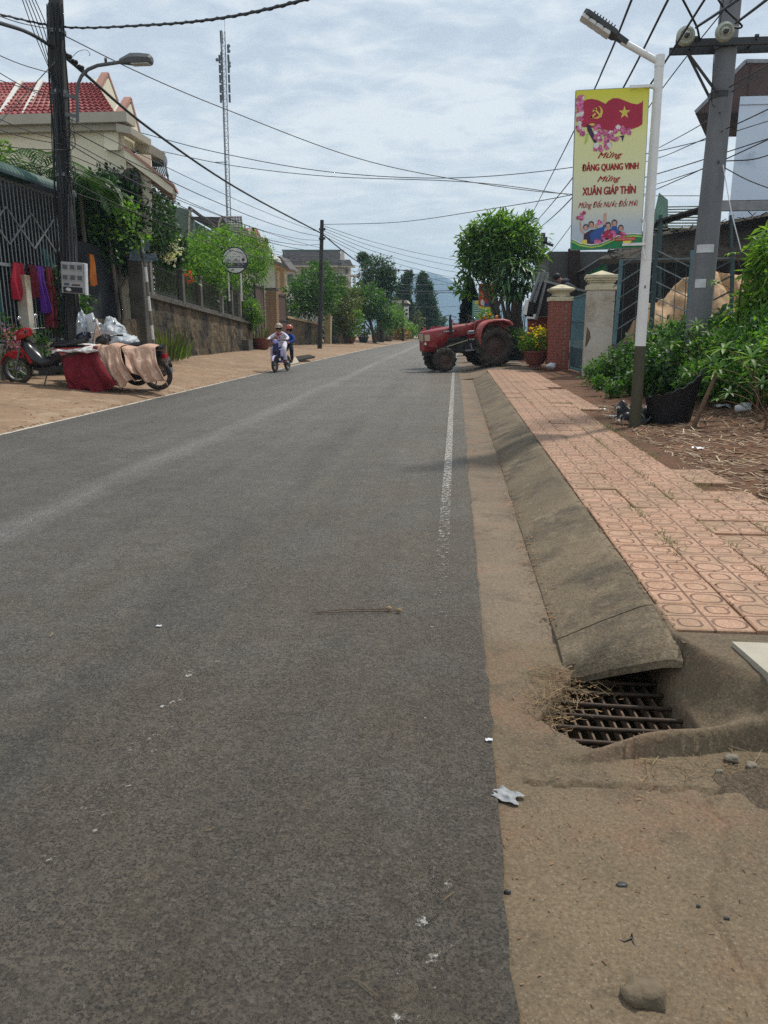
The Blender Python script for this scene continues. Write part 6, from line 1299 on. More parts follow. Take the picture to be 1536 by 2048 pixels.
# ------------------------------------------------------------------ left utility pole, meter box, street lamp
plb = P(142, 700, 16); plb.z = .28
pl = thing('utility_pole', 'dark square utility pole wrapped in cables with a meter box', 'utility pole', plb)
ptop = P(109, -60, 16) - plb
mb = MB(); mb.tube([(0, 0, -.3), ptop * .4, ptop], [.160, .150, .130], 6, smooth=False); obj('pole', mb, 'pole_dark', pl)
for k in range(9):
    mb = MB(); a0 = rnd.uniform(0, 6.28); pp = []
    for i in range(24):
        t = i / 23; c = Vector((0, 0, 0)).lerp(ptop, .14 + .78 * t); a = a0 + .5 * math.sin(t * 5 + k) ; r = .19 - .04 * t + .03 * abs(math.sin(t * 9 + k * 2)); pp.append(c + Vector((r * math.cos(a), -abs(r * math.sin(a)) , 0)))
    mb.tube(pp, .011 + .004 * (k % 3), 5); obj('cable_run', mb, 'cable_black' if k % 3 else 'cable_grey', pl)
for z in (.86, .72, .52):
    mb = MB(); c = ptop * z; mb.tube([c + Vector((0, 0, -.03)), c + Vector((0, 0, .03))], .165, 10); obj('clamp_band', mb, 'grey_metal', pl)
mb = MB()
for i in range(26):
    c = ptop * rnd.uniform(.46, .66) + Vector((.17, -.12, 0)); a = rnd.uniform(0, 6.28); r = rnd.uniform(.08, .25); mb.tube([c + Vector((r * math.cos(a + t) * .6, .1 * math.sin(t), r * math.sin(a + t))) for t in (0, .8, 1.6, 2.4, 3.3, 4.2)], .006, 4)
stuff('', obj('cable_tangle', mb, 'cable_black', pl))
mc = P(147, 556, 15.6)
mx_ = thing('meter_box', 'grey electricity meter box with six windows on the dark utility pole', 'meter box', mc); mx_.rotation_euler = (0, R(3), R(14))
mb = MB(); mb.bbox((0, 0, 0), (.44, .16, .60), .01); obj('case', mb, 'meter_grey', mx_)
for i in range(3):
    for j in range(2):
        mb = MB(); mb.box((-.14 + .14 * i, -.082, .20 - .20 * j), (.085, .012, .085)); f_ = obj('window', mb, 'glass_dark', mx_)
        mb = MB(); q = .052
        for a, b_ in (((-q, -q), (q, -q)), ((q, -q), (q, q)), ((q, q), (-q, q)), ((-q, q), (-q, -q))): mb.bar((-.14 + .14 * i + a[0], -.086, .20 - .20 * j + a[1]), (-.14 + .14 * i + b_[0], -.086, .20 - .20 * j + b_[1]), .012)
        obj('frame', mb, 'meter_grey', f_)
mb = MB(); mb.box((.0, -.083, -.235), (.37, .01, .11)); obj('opening', mb, 'interior_shade', mx_)  # flat plate; the shade of the recess is put into its colour
mb = MB(); mb.ell((-.08, -.092, -.235), (.06, .02, .035), 8, 6, jit=.5); obj('wire_bundle', mb, 'cloth_white', mx_)
mb = MB(); mb.box((-.12, -.082, -.13), (.10, .008, .05)); obj('sticker', mb, 'moto_navy', mx_)
mb = MB(); mb.box((.06, -.082, -.14), (.16, .008, .03)); obj('sticker', mb, 'brown_soffit', mx_)
mb = MB(); mb.box((.242, .02, -.01), (.03, .20, .62)); obj('side_lid', mb, 'plastic_white', mx_)
for k in range(3):
    mb = MB(); mb.tube([(-.06 + .07 * k, .0, .28), (-.07 + .07 * k, .02, .8), (-.05 + .05 * k, .05, 1.6)], .014, 6); obj('conduit', mb, 'cable_grey', mx_)
s0 = P(155, 243, 15.7)
sl = thing('street_lamp', 'grey curved-arm street lamp bracketed to the dark utility pole', 'street lamp', s0)
mb = MB(); mb.tube([P(x, y, 15.7) - s0 for x, y in ((155, 243), (154, 190), (156, 168), (163, 152), (176, 139), (195, 131), (242, 124))], .032, 10); obj('arm', mb, 'lamp_grey', sl)
for q0, q1 in (((128, 190), (156, 196)), ((132, 228), (156, 233)), ((212, 127), (211, 116))):
    mb = MB(); mb.bar(P(*q0, 15.75) - s0, P(*q1, 15.7) - s0, .05, .06); obj('bracket', mb, 'lamp_grey', sl)
mb = MB(); vs = []
for px, yt, yb, hw in ((240, 118, 127, .06), (262, 108, 128, .13), (280, 108, 128, .15), (301, 110, 127, .13), (304, 114, 124, .09)):
    a, b_ = P(px, yt, 15.7) - s0, P(px, yb, 15.7) - s0; vs += [b_ + Vector((0, -hw * .8, 0)), b_ + Vector((0, hw * .8, 0)), b_.lerp(a, .5) + Vector((0, hw, 0)), a + Vector((0, hw * .5, 0)), a + Vector((0, -hw * .5, 0)), b_.lerp(a, .5) + Vector((0, -hw, 0))]
mb.add(vs, [(i * 6 + j, i * 6 + (j + 1) % 6, i * 6 + 6 + (j + 1) % 6, i * 6 + 6 + j) for i in range(4) for j in range(6)] + [tuple(range(5, -1, -1)), tuple(range(24, 30))]); hd2 = obj('lamp_head', mb, 'lamp_grey', sl)
mb = MB(); q = P(282, 128.5, 15.7) - s0; mb.bbox(q, (.34, .18, .02), .008); obj('lens', mb, 'led_cover', hd2)

# ------------------------------------------------------------------ retaining wall, fence, gate
W0, W1 = Vector((-8.72, 18.2, 0)), Vector((-9.0, 34.4, 0))
def wtop(t): return interp([(0, 1.45), (.2, 1.48), (.215, 2.08), (1, 1.34)], t)
rw = thing('retaining_wall', 'rough mossy stone retaining wall with dark streaks and a picket fence on top', 'wall', (-8.85, 26, .3))
mb = MB()
def wallf(u, v):
    p = W0.lerp(W1, u); z = .12 + (wtop(u) - .12) * v; y = p.y
    blk = .03 * noise.noise((round(y * 3.3 + (round(z * 5) % 2) * .5) * 3.1, round(z * 5) * 2.7, 0)); k = .018 * noise.noise((y * 6, z * 6, 3)) + .02 * noise.noise((y * 16, z * 5, 7))
    return (p.x + .05 + blk + k + .10 * (1 - v), y, z)
mb.grid(wallf, 330, 34, False); obj('stone_face', mb, 'stone_wall', rw, True)
mb = MB(); hx(mb, [W0 + Vector((-.35, 0, .1)), W0 + Vector((0, 0, .1)), W0 + Vector((0, 0, 1.44)), W0 + Vector((-.35, 0, 1.44))], W1 - W0 + Vector((0, 0, -.13))); obj('core', mb, 'coping', rw, True)
for k in range(20):
    t0, t1 = .215 + .785 * k / 20 + .001, .215 + .785 * (k + 1) / 20 - .001; a, b_ = W0.lerp(W1, t0), W0.lerp(W1, t1); za, zb = wtop(t0), wtop(t1)
    mb = MB(); mb.hexa([a + Vector((-.4, 0, za)), a + Vector((.17, 0, za)), a + Vector((.17, 0, za + .09)), a + Vector((-.4, 0, za + .11))], [b_ + Vector((-.4, 0, zb)), b_ + Vector((.17, 0, zb)), b_ + Vector((.17, 0, zb + .09)), b_ + Vector((-.4, 0, zb + .11))]); 
    mb.hexa([a + Vector((-.3, 0, za + .1)), a + Vector((.02, 0, za + .1)), a + Vector((.02, 0, za + .2)), a + Vector((-.3, 0, za + .2))], [b_ + Vector((-.3, 0, zb + .1)), b_ + Vector((.02, 0, zb + .1)), b_ + Vector((.02, 0, zb + .2)), b_ + Vector((-.3, 0, zb + .2))]); obj('coping_stone', mb, 'coping', rw, True)
pk = thing('picket_fence', 'dark iron picket fence on top of the stone retaining wall', 'fence', (-8.95, 28, 1.6))
def ftop(t): return interp([(.2, 3.12), (1, 2.55)], t)
mb = MB(); mb.tube([(0, 0, 0), (0, 0, 1)], .015, 5); pkm = mb.mesh('picket', 'picket')
for k in range(92):
    t = .22 + .775 * k / 91; p = W0.lerp(W1, t) + Vector((-.10, 0, wtop(t) + .19)); o = link('picket', pkm, pk, p - pk.location); o.scale = (1, 1, ftop(t) - p.z)
for f in (.1, .93):
    mb = MB(); a, b_ = W0.lerp(W1, .22) + Vector((-.1, 0, 0)), W0.lerp(W1, 1) + Vector((-.1, 0, 0)); a.z = (wtop(.22) + .19) * (1 - f) + ftop(.22) * f; b_.z = (wtop(1) + .19) * (1 - f) + ftop(1) * f; mb.bar(a, b_, .03); obj('rail', mb, 'picket', pk, True)
for px, m_, w in ((270, 'pillar_grey', .16), (340, 'coping', .2), (380, 'coping', .2), (428, 'pillar_grey', .16), (449, 'coping', .2), (468, 'pillar_grey', .18), (492, 'coping', .22)):
    Y = 8.9 / ((912 - px) / 1620); t = (Y - 18.2) / 16.2; p = W0.lerp(W1, t); mb = MB(); mb.bar((p.x - .06, p.y, wtop(t) + .1), (p.x - .06, p.y, ftop(t) + .06), w); mb.box((p.x - .06, p.y, ftop(t) + .09), (w + .06, w + .06, .06)); obj('post', mb, m_, pk, True)
gp2 = thing('gate_pillar', 'dark plaster pillar at the near end of the stone retaining wall', 'gate pillar', (-8.72, 21.35, .3)); mb = MB(); mb.bbox((0, 0, 1.35), (.42, .42, 2.9), .02); obj('shaft', mb, 'coping', gp2); mb = MB(); mb.box((.0, 0, 2.85), (.52, .52, .1)); obj('cap', mb, 'coping', gp2)
mb = MB(); hx(mb, [(-9.4, 18.0, 1.2), (-9.2, 18.0, 1.2), (-9.2, 18.0, 3.3), (-9.4, 18.0, 3.3)], (0, 3.2, 0)); solo('shade_panel', mb, 'interior_shade', 'dark panel painted as shade behind the dark utility pole under the climbing shrub', 'wall')  # dark panel whose colour stands in for the shade of the gap
g_ = garment('small orange cloth hanging in the shade behind the utility pole', 18.95, 2.95, .22, .75, 'cloth_orange', -8.9)
# street gate with brick column
sg = thing('gate', 'brown metal gate at the far end of the stone retaining wall', 'gate', (-9.0, 36.5, .3))
for k, (a, b_, zt_) in enumerate((((-8.98, 35.0), (-9.0, 36.6), 3.1), ((-9.0, 39.6), (-9.0, 41.4), 2.9))):
    mb = MB(); mb.bar((a[0], a[1], (zt_ + .3) / 2), (b_[0], b_[1], (zt_ + .3) / 2), .05, zt_ - .3); obj('leaf', mb, 'wood_brown', sg, True)
    mb = MB(); 
    for q in (a, b_): mb.bar((q[0], q[1], .3), (q[0], q[1], zt_ + .05), .09)
    for z in (.8, 1.6, zt_ - .05): mb.bar((a[0] + .04, a[1], z), (b_[0] + .04, b_[1], z), .05)
    obj('gate_frame', mb, 'picket', sg, True)
bc = thing('gate_pillar', 'tan brick gate pillar beside the brown gate across the street', 'gate pillar', (-9.05, 38.6, .3)); bch = P(543, 580, 38.4).z - .3
mb = MB(); mb.box((0, 0, bch / 2), (.50, .50, bch)); obj('core', mb, 'mortar', bc); bmm = MB().bbox((0, 0, 0), (.245, .05, .088), .006).mesh('brick', 'brick_tan')
for c in range(int(bch / .102)):
    for s_ in (0, 1, 3):
        a = s_ * math.pi / 2
        for x in ((-.128, .128) if c % 2 else (-.17, .09)): o = link('brick', bmm, bc, (x * math.cos(a) + .25 * math.sin(a), x * math.sin(a) - .25 * math.cos(a), .05 + c * .102)); o.rotation_euler = (0, 0, a + rnd.uniform(-.02, .02))
mb = MB(); mb.box((0, 0, bch + .05), (.6, .6, .1)); obj('cap', mb, 'coping', bc)
w2 = thing('retaining_wall', 'second lower stone wall with fence beyond the brown gate', 'wall', (-8.6, 44, .3)); V0, V1 = Vector((-9.02, 41.5, 0)), Vector((-8.1, 47.6, 0)); mb = MB()
mb.grid(lambda u, v: (V0.lerp(V1, u).x + .05 * noise.noise((u * 20, v * 6, 1)) + .03 * noise.noise((u * 60, v * 20, 2)), V0.lerp(V1, u).y, .2 + (interp([(0, 1.75), (1, 1.35)], u) - .2) * v), 90, 20, False); obj('stone_face', mb, 'stone_wall', w2, True)
mb = MB(); hx(mb, [V0 + Vector((-.3, 0, 1.74)), V0 + Vector((.12, 0, 1.74)), V0 + Vector((.12, 0, 1.86)), V0 + Vector((-.3, 0, 1.86))], V1 - V0 + Vector((0, 0, -.4))); obj('coping', mb, 'tan_wall', w2, True)
for k in range(26): t = k / 25; p = V0.lerp(V1, t) + Vector((-.08, 0, 1.84 - .4 * t)); o = link('picket', pkm, w2, p - w2.location); o.scale = (1, 1, .8)
mb = MB(); hx(mb, [P(649, 690, 47.8), P(661, 690, 47.8), P(661, 617, 47.8), P(649, 613, 47.8)], (0, .5, 0)); obj('end_pier', mb, 'tan_wall', w2, True)
w3 = MB(); hx(w3, [P(662, 690, 50), P(692, 686, 52), P(692, 650, 52), P(662, 648, 50)], (-.3, .2, 0)); solo('garden_wall', w3, 'stone_wall', 'short grey garden wall between potted shrubs far along the left verge', 'wall')

# striped post with torn blue sheet, round coffee sign
spb = Vector((-8.02, 20.4, .3)); sp_ = thing('signpost', 'thin pale banded post with torn blue grey sheet before the stone wall', 'signpost', spb); tp_ = P(284, 475, 20.4) - spb
for k in range(9):
    mb = MB(); a, b_ = Vector((0, 0, -.1)).lerp(tp_, k / 9), Vector((0, 0, -.1)).lerp(tp_, (k + 1) / 9); mb.tube([a, b_], .042, 8); obj('pole_band', mb, 'pillar_grey' if k % 2 else 'white_paint', sp_)
for k, pts in enumerate((((257, 520), (262, 502), (281, 492), (281, 522)), ((287, 478), (300, 478), (298, 500), (288, 504)), ((288, 508), (312, 506), (316, 520), (290, 524)))):
    mb = MB(); q = [P(x, y, 20.35 - .02 * k) - spb for x, y in pts]
    mb.grid(lambda u, v: q[3].lerp(q[2], u).lerp(q[0].lerp(q[1], u), v) + Vector((0, .06 * noise.noise((u * 3, v * 3, k)), 0)), 8, 8); obj('torn_sheet', mb, 'sheet_blue', sp_)
rs = thing('round_sign', 'round white and navy coffee sign standing above the picket fence', 'sign', P(470, 521, 30.2)); rr_ = 25.5 * 30.2 / 1590; rs.rotation_euler = (0, 0, R(8))
mb = MB(); mb.lathe([(0, -.06), (rr_, -.06), (rr_ + .012, -.05), (rr_ + .012, .08), (rr_, .09), (0, .09)], 40, axis='Y', smooth=False); obj('casing', mb, 'moto_navy', rs)
def disc_part(y, r, z0, z1, n=40):
    pts = []; a0, a1 = math.asin(max(-1, min(1, z0 / r))), math.asin(max(-1, min(1, z1 / r)))
    pts = [(r * math.cos(a0 + (a1 - a0) * i / 14), r * math.sin(a0 + (a1 - a0) * i / 14)) for i in range(15)]; pts += [(-x, z) for x, z in reversed(pts)]
    return [(x, y, z) for x, z in pts]
mb = MB(); q = disc_part(-.066, rr_ * .93, -.17 * rr_, rr_ * .93); mb.add(q, [tuple(range(len(q)))]); q = disc_part(-.066, rr_ * .93, -rr_ * .93, -.58 * rr_); mb.add(q, [tuple(range(len(q)))]); obj('face', mb, 'ink_white', rs)
tx = 'ROASTING COMPANY'
for i, ch in enumerate(tx):
    a = R(168 - 156 * i / (len(tx) - 1))
    if ch != ' ': text('lettering', ch, rs, (.76 * rr_ * math.cos(a), -.07, .76 * rr_ * math.sin(a)), .085 * rr_, .13 * rr_, 'moto_navy', rot=a - math.pi / 2)
for s, x, z, w, h in (('Cà Phê', 0, .47, .22, .09), ('Nguyên Chất', 0, .28, .9, .13), ('D&Coffee', -.16, .02, 1.18, .24)): text('lettering', s, rs, (x * rr_, -.07, z * rr_), w * rr_, h * rr_, 'moto_navy')
for s, z, w in (('Rang Xay - Pha Máy', -.28, 1.5), ('Hương Vị Cà Phê', -.45, 1.2)): text('lettering', s, rs, (0, -.07, z * rr_), w * rr_, .11 * rr_, 'ink_white')
mb = MB(); mb.add([(.66 * rr_ + .14 * rr_ * math.cos(t) * (1 if i % 2 else .7), -.07, .04 * rr_ + .16 * rr_ * math.sin(t) * (1 if i % 2 else .7)) for i, t in enumerate([k * math.pi / 6 for k in range(12)])], [tuple(range(12))]); obj('emblem', mb, 'moto_navy', rs)
mb = MB(); mb.bar((-.28, .0, -rr_ * .9), (-.28, .0, -1.5), .05); mb.bar((.2, 0, -rr_ * .9), (.2, 0, -1.5), .05); obj('post', mb, 'white_paint', rs)

# ------------------------------------------------------------------ motorbikes with blankets, bags and boards
def moto(label, loc, rz, body, name='motorbike', lean=0.0):
    t = thing(name, label, 'motorbike', loc); t.rotation_euler = (lean, 0, rz); mb_ = MB
    for x in (.62, -.62):
        m1 = MB(); m1.lathe([(.205, -.04), (.25, -.045), (.278, -.03), (.285, 0), (.278, .03), (.25, .045), (.205, .04)], 28, (x, 0, .285), 'Y'); w_ = obj('wheel', m1, 'tyre', t)
        m1 = MB(); m1.lathe([(.21, -.03), (.195, -.02), (.195, .02), (.21, .03)], 24, (x, 0, .285), 'Y'); m1.lathe([(0, -.05), (.05, -.05), (.05, .05), (0, .05)], 12, (x, 0, .285), 'Y')
        for k in range(5): a = k * 1.2566; m1.bar((x + .04 * math.cos(a), 0, .285 + .04 * math.sin(a)), (x + .2 * math.cos(a), 0, .285 + .2 * math.sin(a)), .022, .02)
        obj('rim', m1, 'grey_metal', w_)
    m1 = MB(); loft(m1, [[(.62 + .30 * math.cos(a), -.06, .285 + .30 * math.sin(a)), (.62 + .33 * math.cos(a), 0, .285 + .33 * math.sin(a)), (.62 + .30 * math.cos(a), .06, .285 + .30 * math.sin(a)), (.62 + .285 * math.cos(a), 0, .285 + .285 * math.sin(a))] for a in [R(15 + 14 * k) for k in range(11)]]); m1.add([(.62, -.065, .48), (.80, -.065, .56), (.62, -.065, .62), (.42, -.065, .50)], [(0, 1, 2, 3)]); m1.add([(.62, .065, .48), (.80, .065, .56), (.62, .065, .62), (.42, .065, .50)], [(0, 1, 2, 3)]); obj('front_fender', m1, body, t)
    m1 = MB(); [m1.tube([(.62, s_ * .075, .285), (.42, s_ * .075, .78)], .02, 8) for s_ in (1, -1)]; obj('fork', m1, 'grey_metal', t)
    m1 = MB(); loft(m1, [[(x, -w, z - h), (x + .02, 0, z - h - .02), (x, w, z - h), (x, w * .8, z + h), (x, 0, z + h + .02), (x, -w * .8, z + h)] for x, w, z, h in ((.52, .06, .86, .05), (.46, .11, .90, .08), (.36, .12, .94, .08), (.26, .08, .96, .05))]); obj('headlight_cowl', m1, body, t)
    m1 = MB(); m1.ell((.53, 0, .85), (.03, .08, .05), 10, 6); obj('headlight', m1, 'led_cover', t)
    m1 = MB(); loft(m1, [[(x, -w, zb), (x, -w * 1.1, (zb + zt) / 2), (x, -w * .7, zt), (x, w * .7, zt), (x, w * 1.1, (zb + zt) / 2), (x, w, zb)] for x, w, zb, zt in ((.42, .10, .46, .84), (.34, .17, .40, .80), (.22, .15, .34, .66), (.10, .10, .32, .50), (-.10, .10, .34, .52), (-.20, .12, .40, .70), (-.45, .12, .46, .72), (-.75, .08, .58, .72))]); obj('body', m1, 'moto_black', t)
    for s_ in (1, -1):
        m1 = MB(); m1.add([(x, s_ * y, z) for x, y, z in ((.44, .12, .82), (.36, .195, .72), (.20, .18, .44), (.26, .17, .40), (.40, .14, .52))], [(0, 1, 2, 3, 4)]); m1.add([(x, s_ * y, z) for x, y, z in ((-.2, .135, .68), (-.7, .09, .70), (-.78, .08, .66), (-.35, .145, .55))], [(0, 1, 2, 3)]); obj('side_panel', m1, body, t)
        m1 = MB(); m1.tube([(.30, 0, .98), (.24, s_ * .18, 1.0), (.17, s_ * .33, .99)], .014, 6); m1.tube([(.20, s_ * .24, .995), (.16, s_ * .35, .985)], .022, 8); obj('handlebar', m1, 'moto_black', t)
        m1 = MB(); m1.tube([(.24, s_ * .2, 1.0), (.26, s_ * .26, 1.18)], .007, 5); m1.ell((.26, s_ * .28, 1.22), (.018, .065, .045), 10, 6); obj('mirror', m1, 'chrome', t)
    m1 = MB(); loft(m1, [[(x, -w, z - .05), (x, -w, z), (x, 0, z + .025), (x, w, z), (x, w, z - .05)] for x, w, z in ((-.12, .09, .73), (-.22, .13, .76), (-.45, .14, .77), (-.65, .12, .81), (-.80, .07, .83))]); obj('seat', m1, 'moto_black', t)
    m1 = MB(); m1.bbox((0, 0, .28), (.34, .2, .2), .02); m1.tube([(.1, 0, .3), (.28, 0, .33)], .07, 10); m1.bbox((-.3, .08, .30), (.4, .06, .12), .02); obj('engine', m1, 'engine_black', t)
    m1 = MB(); m1.tube([(.05, -.1, .2), (-.2, -.13, .2), (-.4, -.14, .27), (-.85, -.14, .36)], [.022, .03, .05, .055], 10); obj('exhaust', m1, 'grey_metal', t)
    m1 = MB(); m1.tube([(-.02, .1, .26), (.03, .22, .0)], .012, 6); m1.box((.03, .22, .004), (.06, .04, .008)); obj('kickstand', m1, 'dark_metal', t)
    m1 = MB(); m1.box((-.80, 0, .64), (.06, .16, .08)); obj('tail_light', m1, 'moto_red', t)
    return t
def vz(x, y): return zverge(xl(y) - x)
MY = 13.9; mx0 = P(38, 752, MY).x + .62
def at_v(x, y): return (x, y, vz(x, y) + .01)
moto('red and black motorbike in front with a dark red blanket over its seat', at_v(mx0, MY), R(180), 'moto_red', lean=-.10)
moto('dark navy motorbike parked behind the red one', at_v(mx0 + .75, MY + .75), R(176), 'moto_navy', lean=-.10)
moto('black motorbike hidden under beige blankets', at_v(mx0 + 1.32, MY + .35), R(178), 'moto_black', lean=-.08)
def blanket(label, tl, tr, bl_, br_, Y, dp_, m_, folds, name='blanket', drop=.45):
    A_, B1, C1, D1 = P(*tl, Y), P(*tr, Y), P(*br_, Y - .22), P(*bl_, Y - .22); mb = MB()
    def f(u, v):
        e_ = A_.lerp(B1, u)
        if v < .15: b0 = e_ + Vector((0, dp_, 0)); return b0 + Vector((0, .05, -drop)) * (1 - v / .15)
        if v < .35: t = (v - .15) / .2; return (e_ + Vector((0, dp_, 0))).lerp(e_, t) + Vector((0, 0, .02 * math.sin(u * 9 + 2) + .03 * math.sin(math.pi * t)))
        t = (v - .35) / .65; lo = D1.lerp(C1, u) + Vector((0, 0, .05 * math.sin(u * folds * 2.1 + 1) + .05 * noise.noise((u * 4, folds, 3)))); p = e_.lerp(lo, t); k = t ** .8
        return p + Vector((.02 * math.sin(t * 5 + u * 3), -.055 * k * math.sin(u * folds * 2 * math.pi / 1.6 + 1.1 * math.sin(t * 3) + u * u * 3) - .06 * math.sin(t * math.pi) + .16 * k * noise.noise((u * 4, t * 2.2, folds)) + .05 * k * noise.noise((u * 13, t * 3, folds)), .012 * noise.noise((u * 8, t * 8, 1))))
    mb.grid(f, 64, 44); o = solo(name, mb, m_, label, 'blanket'); md = o.modifiers.new('thick', 'SOLIDIFY'); md.thickness = .012; return o
blanket('dark red blanket draped over the red motorbike', (118, 702), (192, 693), (144, 786), (233, 774), MY - .10, .42, 'blanket_red', 3)
blanket('pinkish beige blanket hanging right beside the dark red one', (190, 694), (240, 692), (226, 776), (268, 764), MY - .02, .5, 'blanket_beige', 4)
blanket('pale beige blanket over the last motorbike at the right', (243, 698), (310, 693), (264, 748), (334, 772), MY + .02, .55, 'blanket_beige', 4)
blanket('white cloth folded along the motorbike seat above the red blanket', (107, 700), (188, 691), (110, 712), (190, 696), MY - .04, .35, 'cloth_white', 2, 'white_cloth', .1)
def board_(label, pts, Y, th, m_, name, cat, group=None):
    mb = MB(); q = [P(x, y, Y) for x, y in pts]; mb.hexa([q[0], q[1], q[2], q[3]], [v + Vector((.02, th, .01)) for v in q]); return solo(name, mb, m_, label, cat, group)
board_('white foam board leaning over the motorbikes, left of the pink cloth', [(183, 700), (205, 700), (182, 626), (164, 633)], 15.1, .05, 'plastic_white', 'foam_board', 'board')
board_('second pale foam board leaning against the first', [(196, 702), (216, 700), (190, 638), (176, 648)], 14.95, .05, 'cloth_white', 'foam_board', 'board')
def lump(label, px, py, Y, s, m_, name, cat, j=.35, squash=1):
    mb = MB(); c = P(px, py, Y); mb.grid(lambda u, v: (lambda d: (c.x + d.x * s[0] * (1 + j * noise.noise(d * 2.1 + c) + .25 * noise.noise(d * 6 + c)), c.y + d.y * s[1] * (1 + j * noise.noise(d * 2.1 + c)), c.z + d.z * s[2] * (1 + j * noise.noise(d * 2.3 + c * 2) + .3 * abs(noise.noise(d * 7 + c)))))(Vector((math.sin(math.pi * v) * math.cos(2 * math.pi * u), math.sin(math.pi * v) * math.sin(2 * math.pi * u), -math.cos(math.pi * v)))), 40, 24); return solo(name, mb, m_, label, cat)
lump('crinkled clear plastic sheeting bundle at the left of the boards', 166, 668, 15.1, (.11, .15, .40), 'clear_plastic', 'plastic_bundle', 'bundle'); lump('bulging clear plastic bag heaped right of the pink cloth', 226, 672, 15.0, (.24, .25, .30), 'clear_plastic', 'plastic_bundle', 'bundle'); lump('flattened clear plastic bundle sloping down to the right', 250, 688, 14.9, (.28, .25, .18), 'clear_plastic', 'plastic_bundle', 'bundle')
lump('crumpled black rubbish bag behind the last motorbike', 322, 728, 14.8, (.17, .2, .26), 'black_plastic', 'rubbish_bag', 'bag')
mb = MB(); ap = P(192, 647, 14.6); base = [P(184, 700, 14.4), P(214, 700, 14.4), P(216, 698, 14.9), P(186, 698, 14.9)]
mb.grid(lambda u, v: ap.lerp(base[int(u * 3.999) % 4].lerp(base[(int(u * 3.999) + 1) % 4], (u * 4) % 1), v) + Vector((.015 * math.sin(u * 30), .03 * math.sin(u * 24), 0)) * v, 41, 10, False); o = solo('pink_cloth', mb, 'blanket_beige', 'pinkish cloth pulled up into a peak among the plastic bags', 'cloth')

# ------------------------------------------------------------------ plants on the left
def fl(n, **k): return n
def bush(name, label, base, blobs, n, size, lm, **k): return tree(name, label, base, blobs, n, size, lm, k.pop('tr', .06), k.pop('bark', 'bark'), k.pop('group', None), k.pop('limbs', 4), k.pop('aspect', .5), k.pop('droop', .2), k.pop('twig', 10), k.pop('spread', .2), k.pop('shell', .45), None, k.pop('cat', 'shrub'))
cb = bush('climbing_shrub', 'big dark green climbing shrub spilling over the wall behind the utility pole', (-8.6, 19.8, 1.3), [B(190, 470, 20.8, 0.81), B(235, 430, 22.1, 0.96), B(280, 460, 23.7, 0.90), B(180, 420, 20.5, 0.60), B(240, 380, 22.3, 0.64), B(215, 500, 21.5, 0.74), B(280, 400, 23.7, 0.56), B(245, 340, 22.5, 0.34), B(255, 310, 22.8, 0.24), B(310, 470, 24.9, 0.63), B(335, 500, 26.0, 0.59), B(165, 470, 20.1, 0.50), B(160, 395, 19.9, 0.39), B(200, 370, 21.0, 0.35), B(290, 345, 24.1, 0.20), B(292, 320, 24.2, 0.17), B(325, 410, 25.5, 0.33), B(310, 440, 24.9, 0.57)],  24000, .15, 'leaf_dark', limbs=9, droop=.35, aspect=.6)
pts, d = crown_pts([(0, 0, 0, .5, .4, .4)], 300, 5, .2, .5); pts += np.array(P(330, 500, 24.2) - cb.location); leaves('blossom', pts, d, .09, 'petal_white', cb, .9)
pts, d = crown_pts([(0, 0, 0, .25, .2, .2)], 60, 5, .2, .5); pts += np.array(P(370, 557, 25.8) - cb.location); leaves('blossom', pts, d, .09, 'petal_red', cb, .9)
pts, d = crown_pts([tuple(P(x, y, 19.9) - cb.location) + (.35, .3, .25) for x, y in ((210, 455), (255, 420), (180, 430), (275, 470))], 420, 8, .3, .6); leaves('young_leaves', pts, d, .12, 'leaf_bright', cb, .6)
bush('shrub', 'bright green shrub billowing over the picket fence around the round sign', (-9.9, 31, 1.5), [B(400, 540, 29.3, 0.96), B(430, 510, 31.1, 0.88), B(380, 520, 28.2, 0.62), B(465, 500, 33.5, 0.88), B(505, 510, 36.8, 0.90), B(500, 550, 36.4, 0.76), B(415, 575, 30.2, 0.66), B(345, 545, 26.4, 0.63), B(350, 510, 26.7, 0.51), B(450, 560, 32.4, 0.66), B(520, 520, 38.2, 0.55), B(440, 480, 31.7, 0.43), B(400, 490, 29.3, 0.41), B(495, 590, 35.9, 0.41), B(330, 560, 25.7, 0.42)], 17000, .13, 'leaf_bright', limbs=10, aspect=.5)
bush('shrub', 'green fern-like bush hanging at the corner of the stone wall', (-8.85, 33.6, 1.3), [B(502, 615, 33.4, .38), B(508, 640, 33.6, .3), B(497, 600, 33, .25)], 900, .14, 'leaf_bright')
bush('shrub', 'dense dark shrub beyond the tan gate pillar', (-9.8, 45, .4), [B(600, 590, 44, .8), B(625, 570, 45, 1.0), B(650, 600, 46, .9), B(580, 620, 43, .5), B(665, 570, 48, .8), B(620, 610, 45, .8), B(640, 545, 47, .7)], 6500, .2, 'leaf_mid')
bush('shrub', 'olive leafy shrub above the low garden wall', (-8.2, 51, .4), [B(680, 610, 50, .9), B(690, 640, 51, .7), B(668, 635, 50, .7), B(700, 600, 53, .8), B(675, 580, 52, .7)], 4500, .2, 'leaf_olive')
bush('shrub', 'yellow tipped round bush beside the garden wall', (-7.2, 52, .4), [B(700, 650, 52, .6), B(712, 636, 52, .5)], 1500, .17, 'leaf_bright')
bush('garden_tree', 'leafy green tree on a dark trunk standing on the far left verge', (-5.95, 58, .2), [B(735, 610, 58, 1.1), B(720, 600, 59, 1.0), B(760, 620, 58, .9), B(705, 620, 60, .8), B(745, 590, 59, .8), B(775, 640, 58, .6)], 5200, .24, 'leaf_mid', tr=.14, cat='tree')
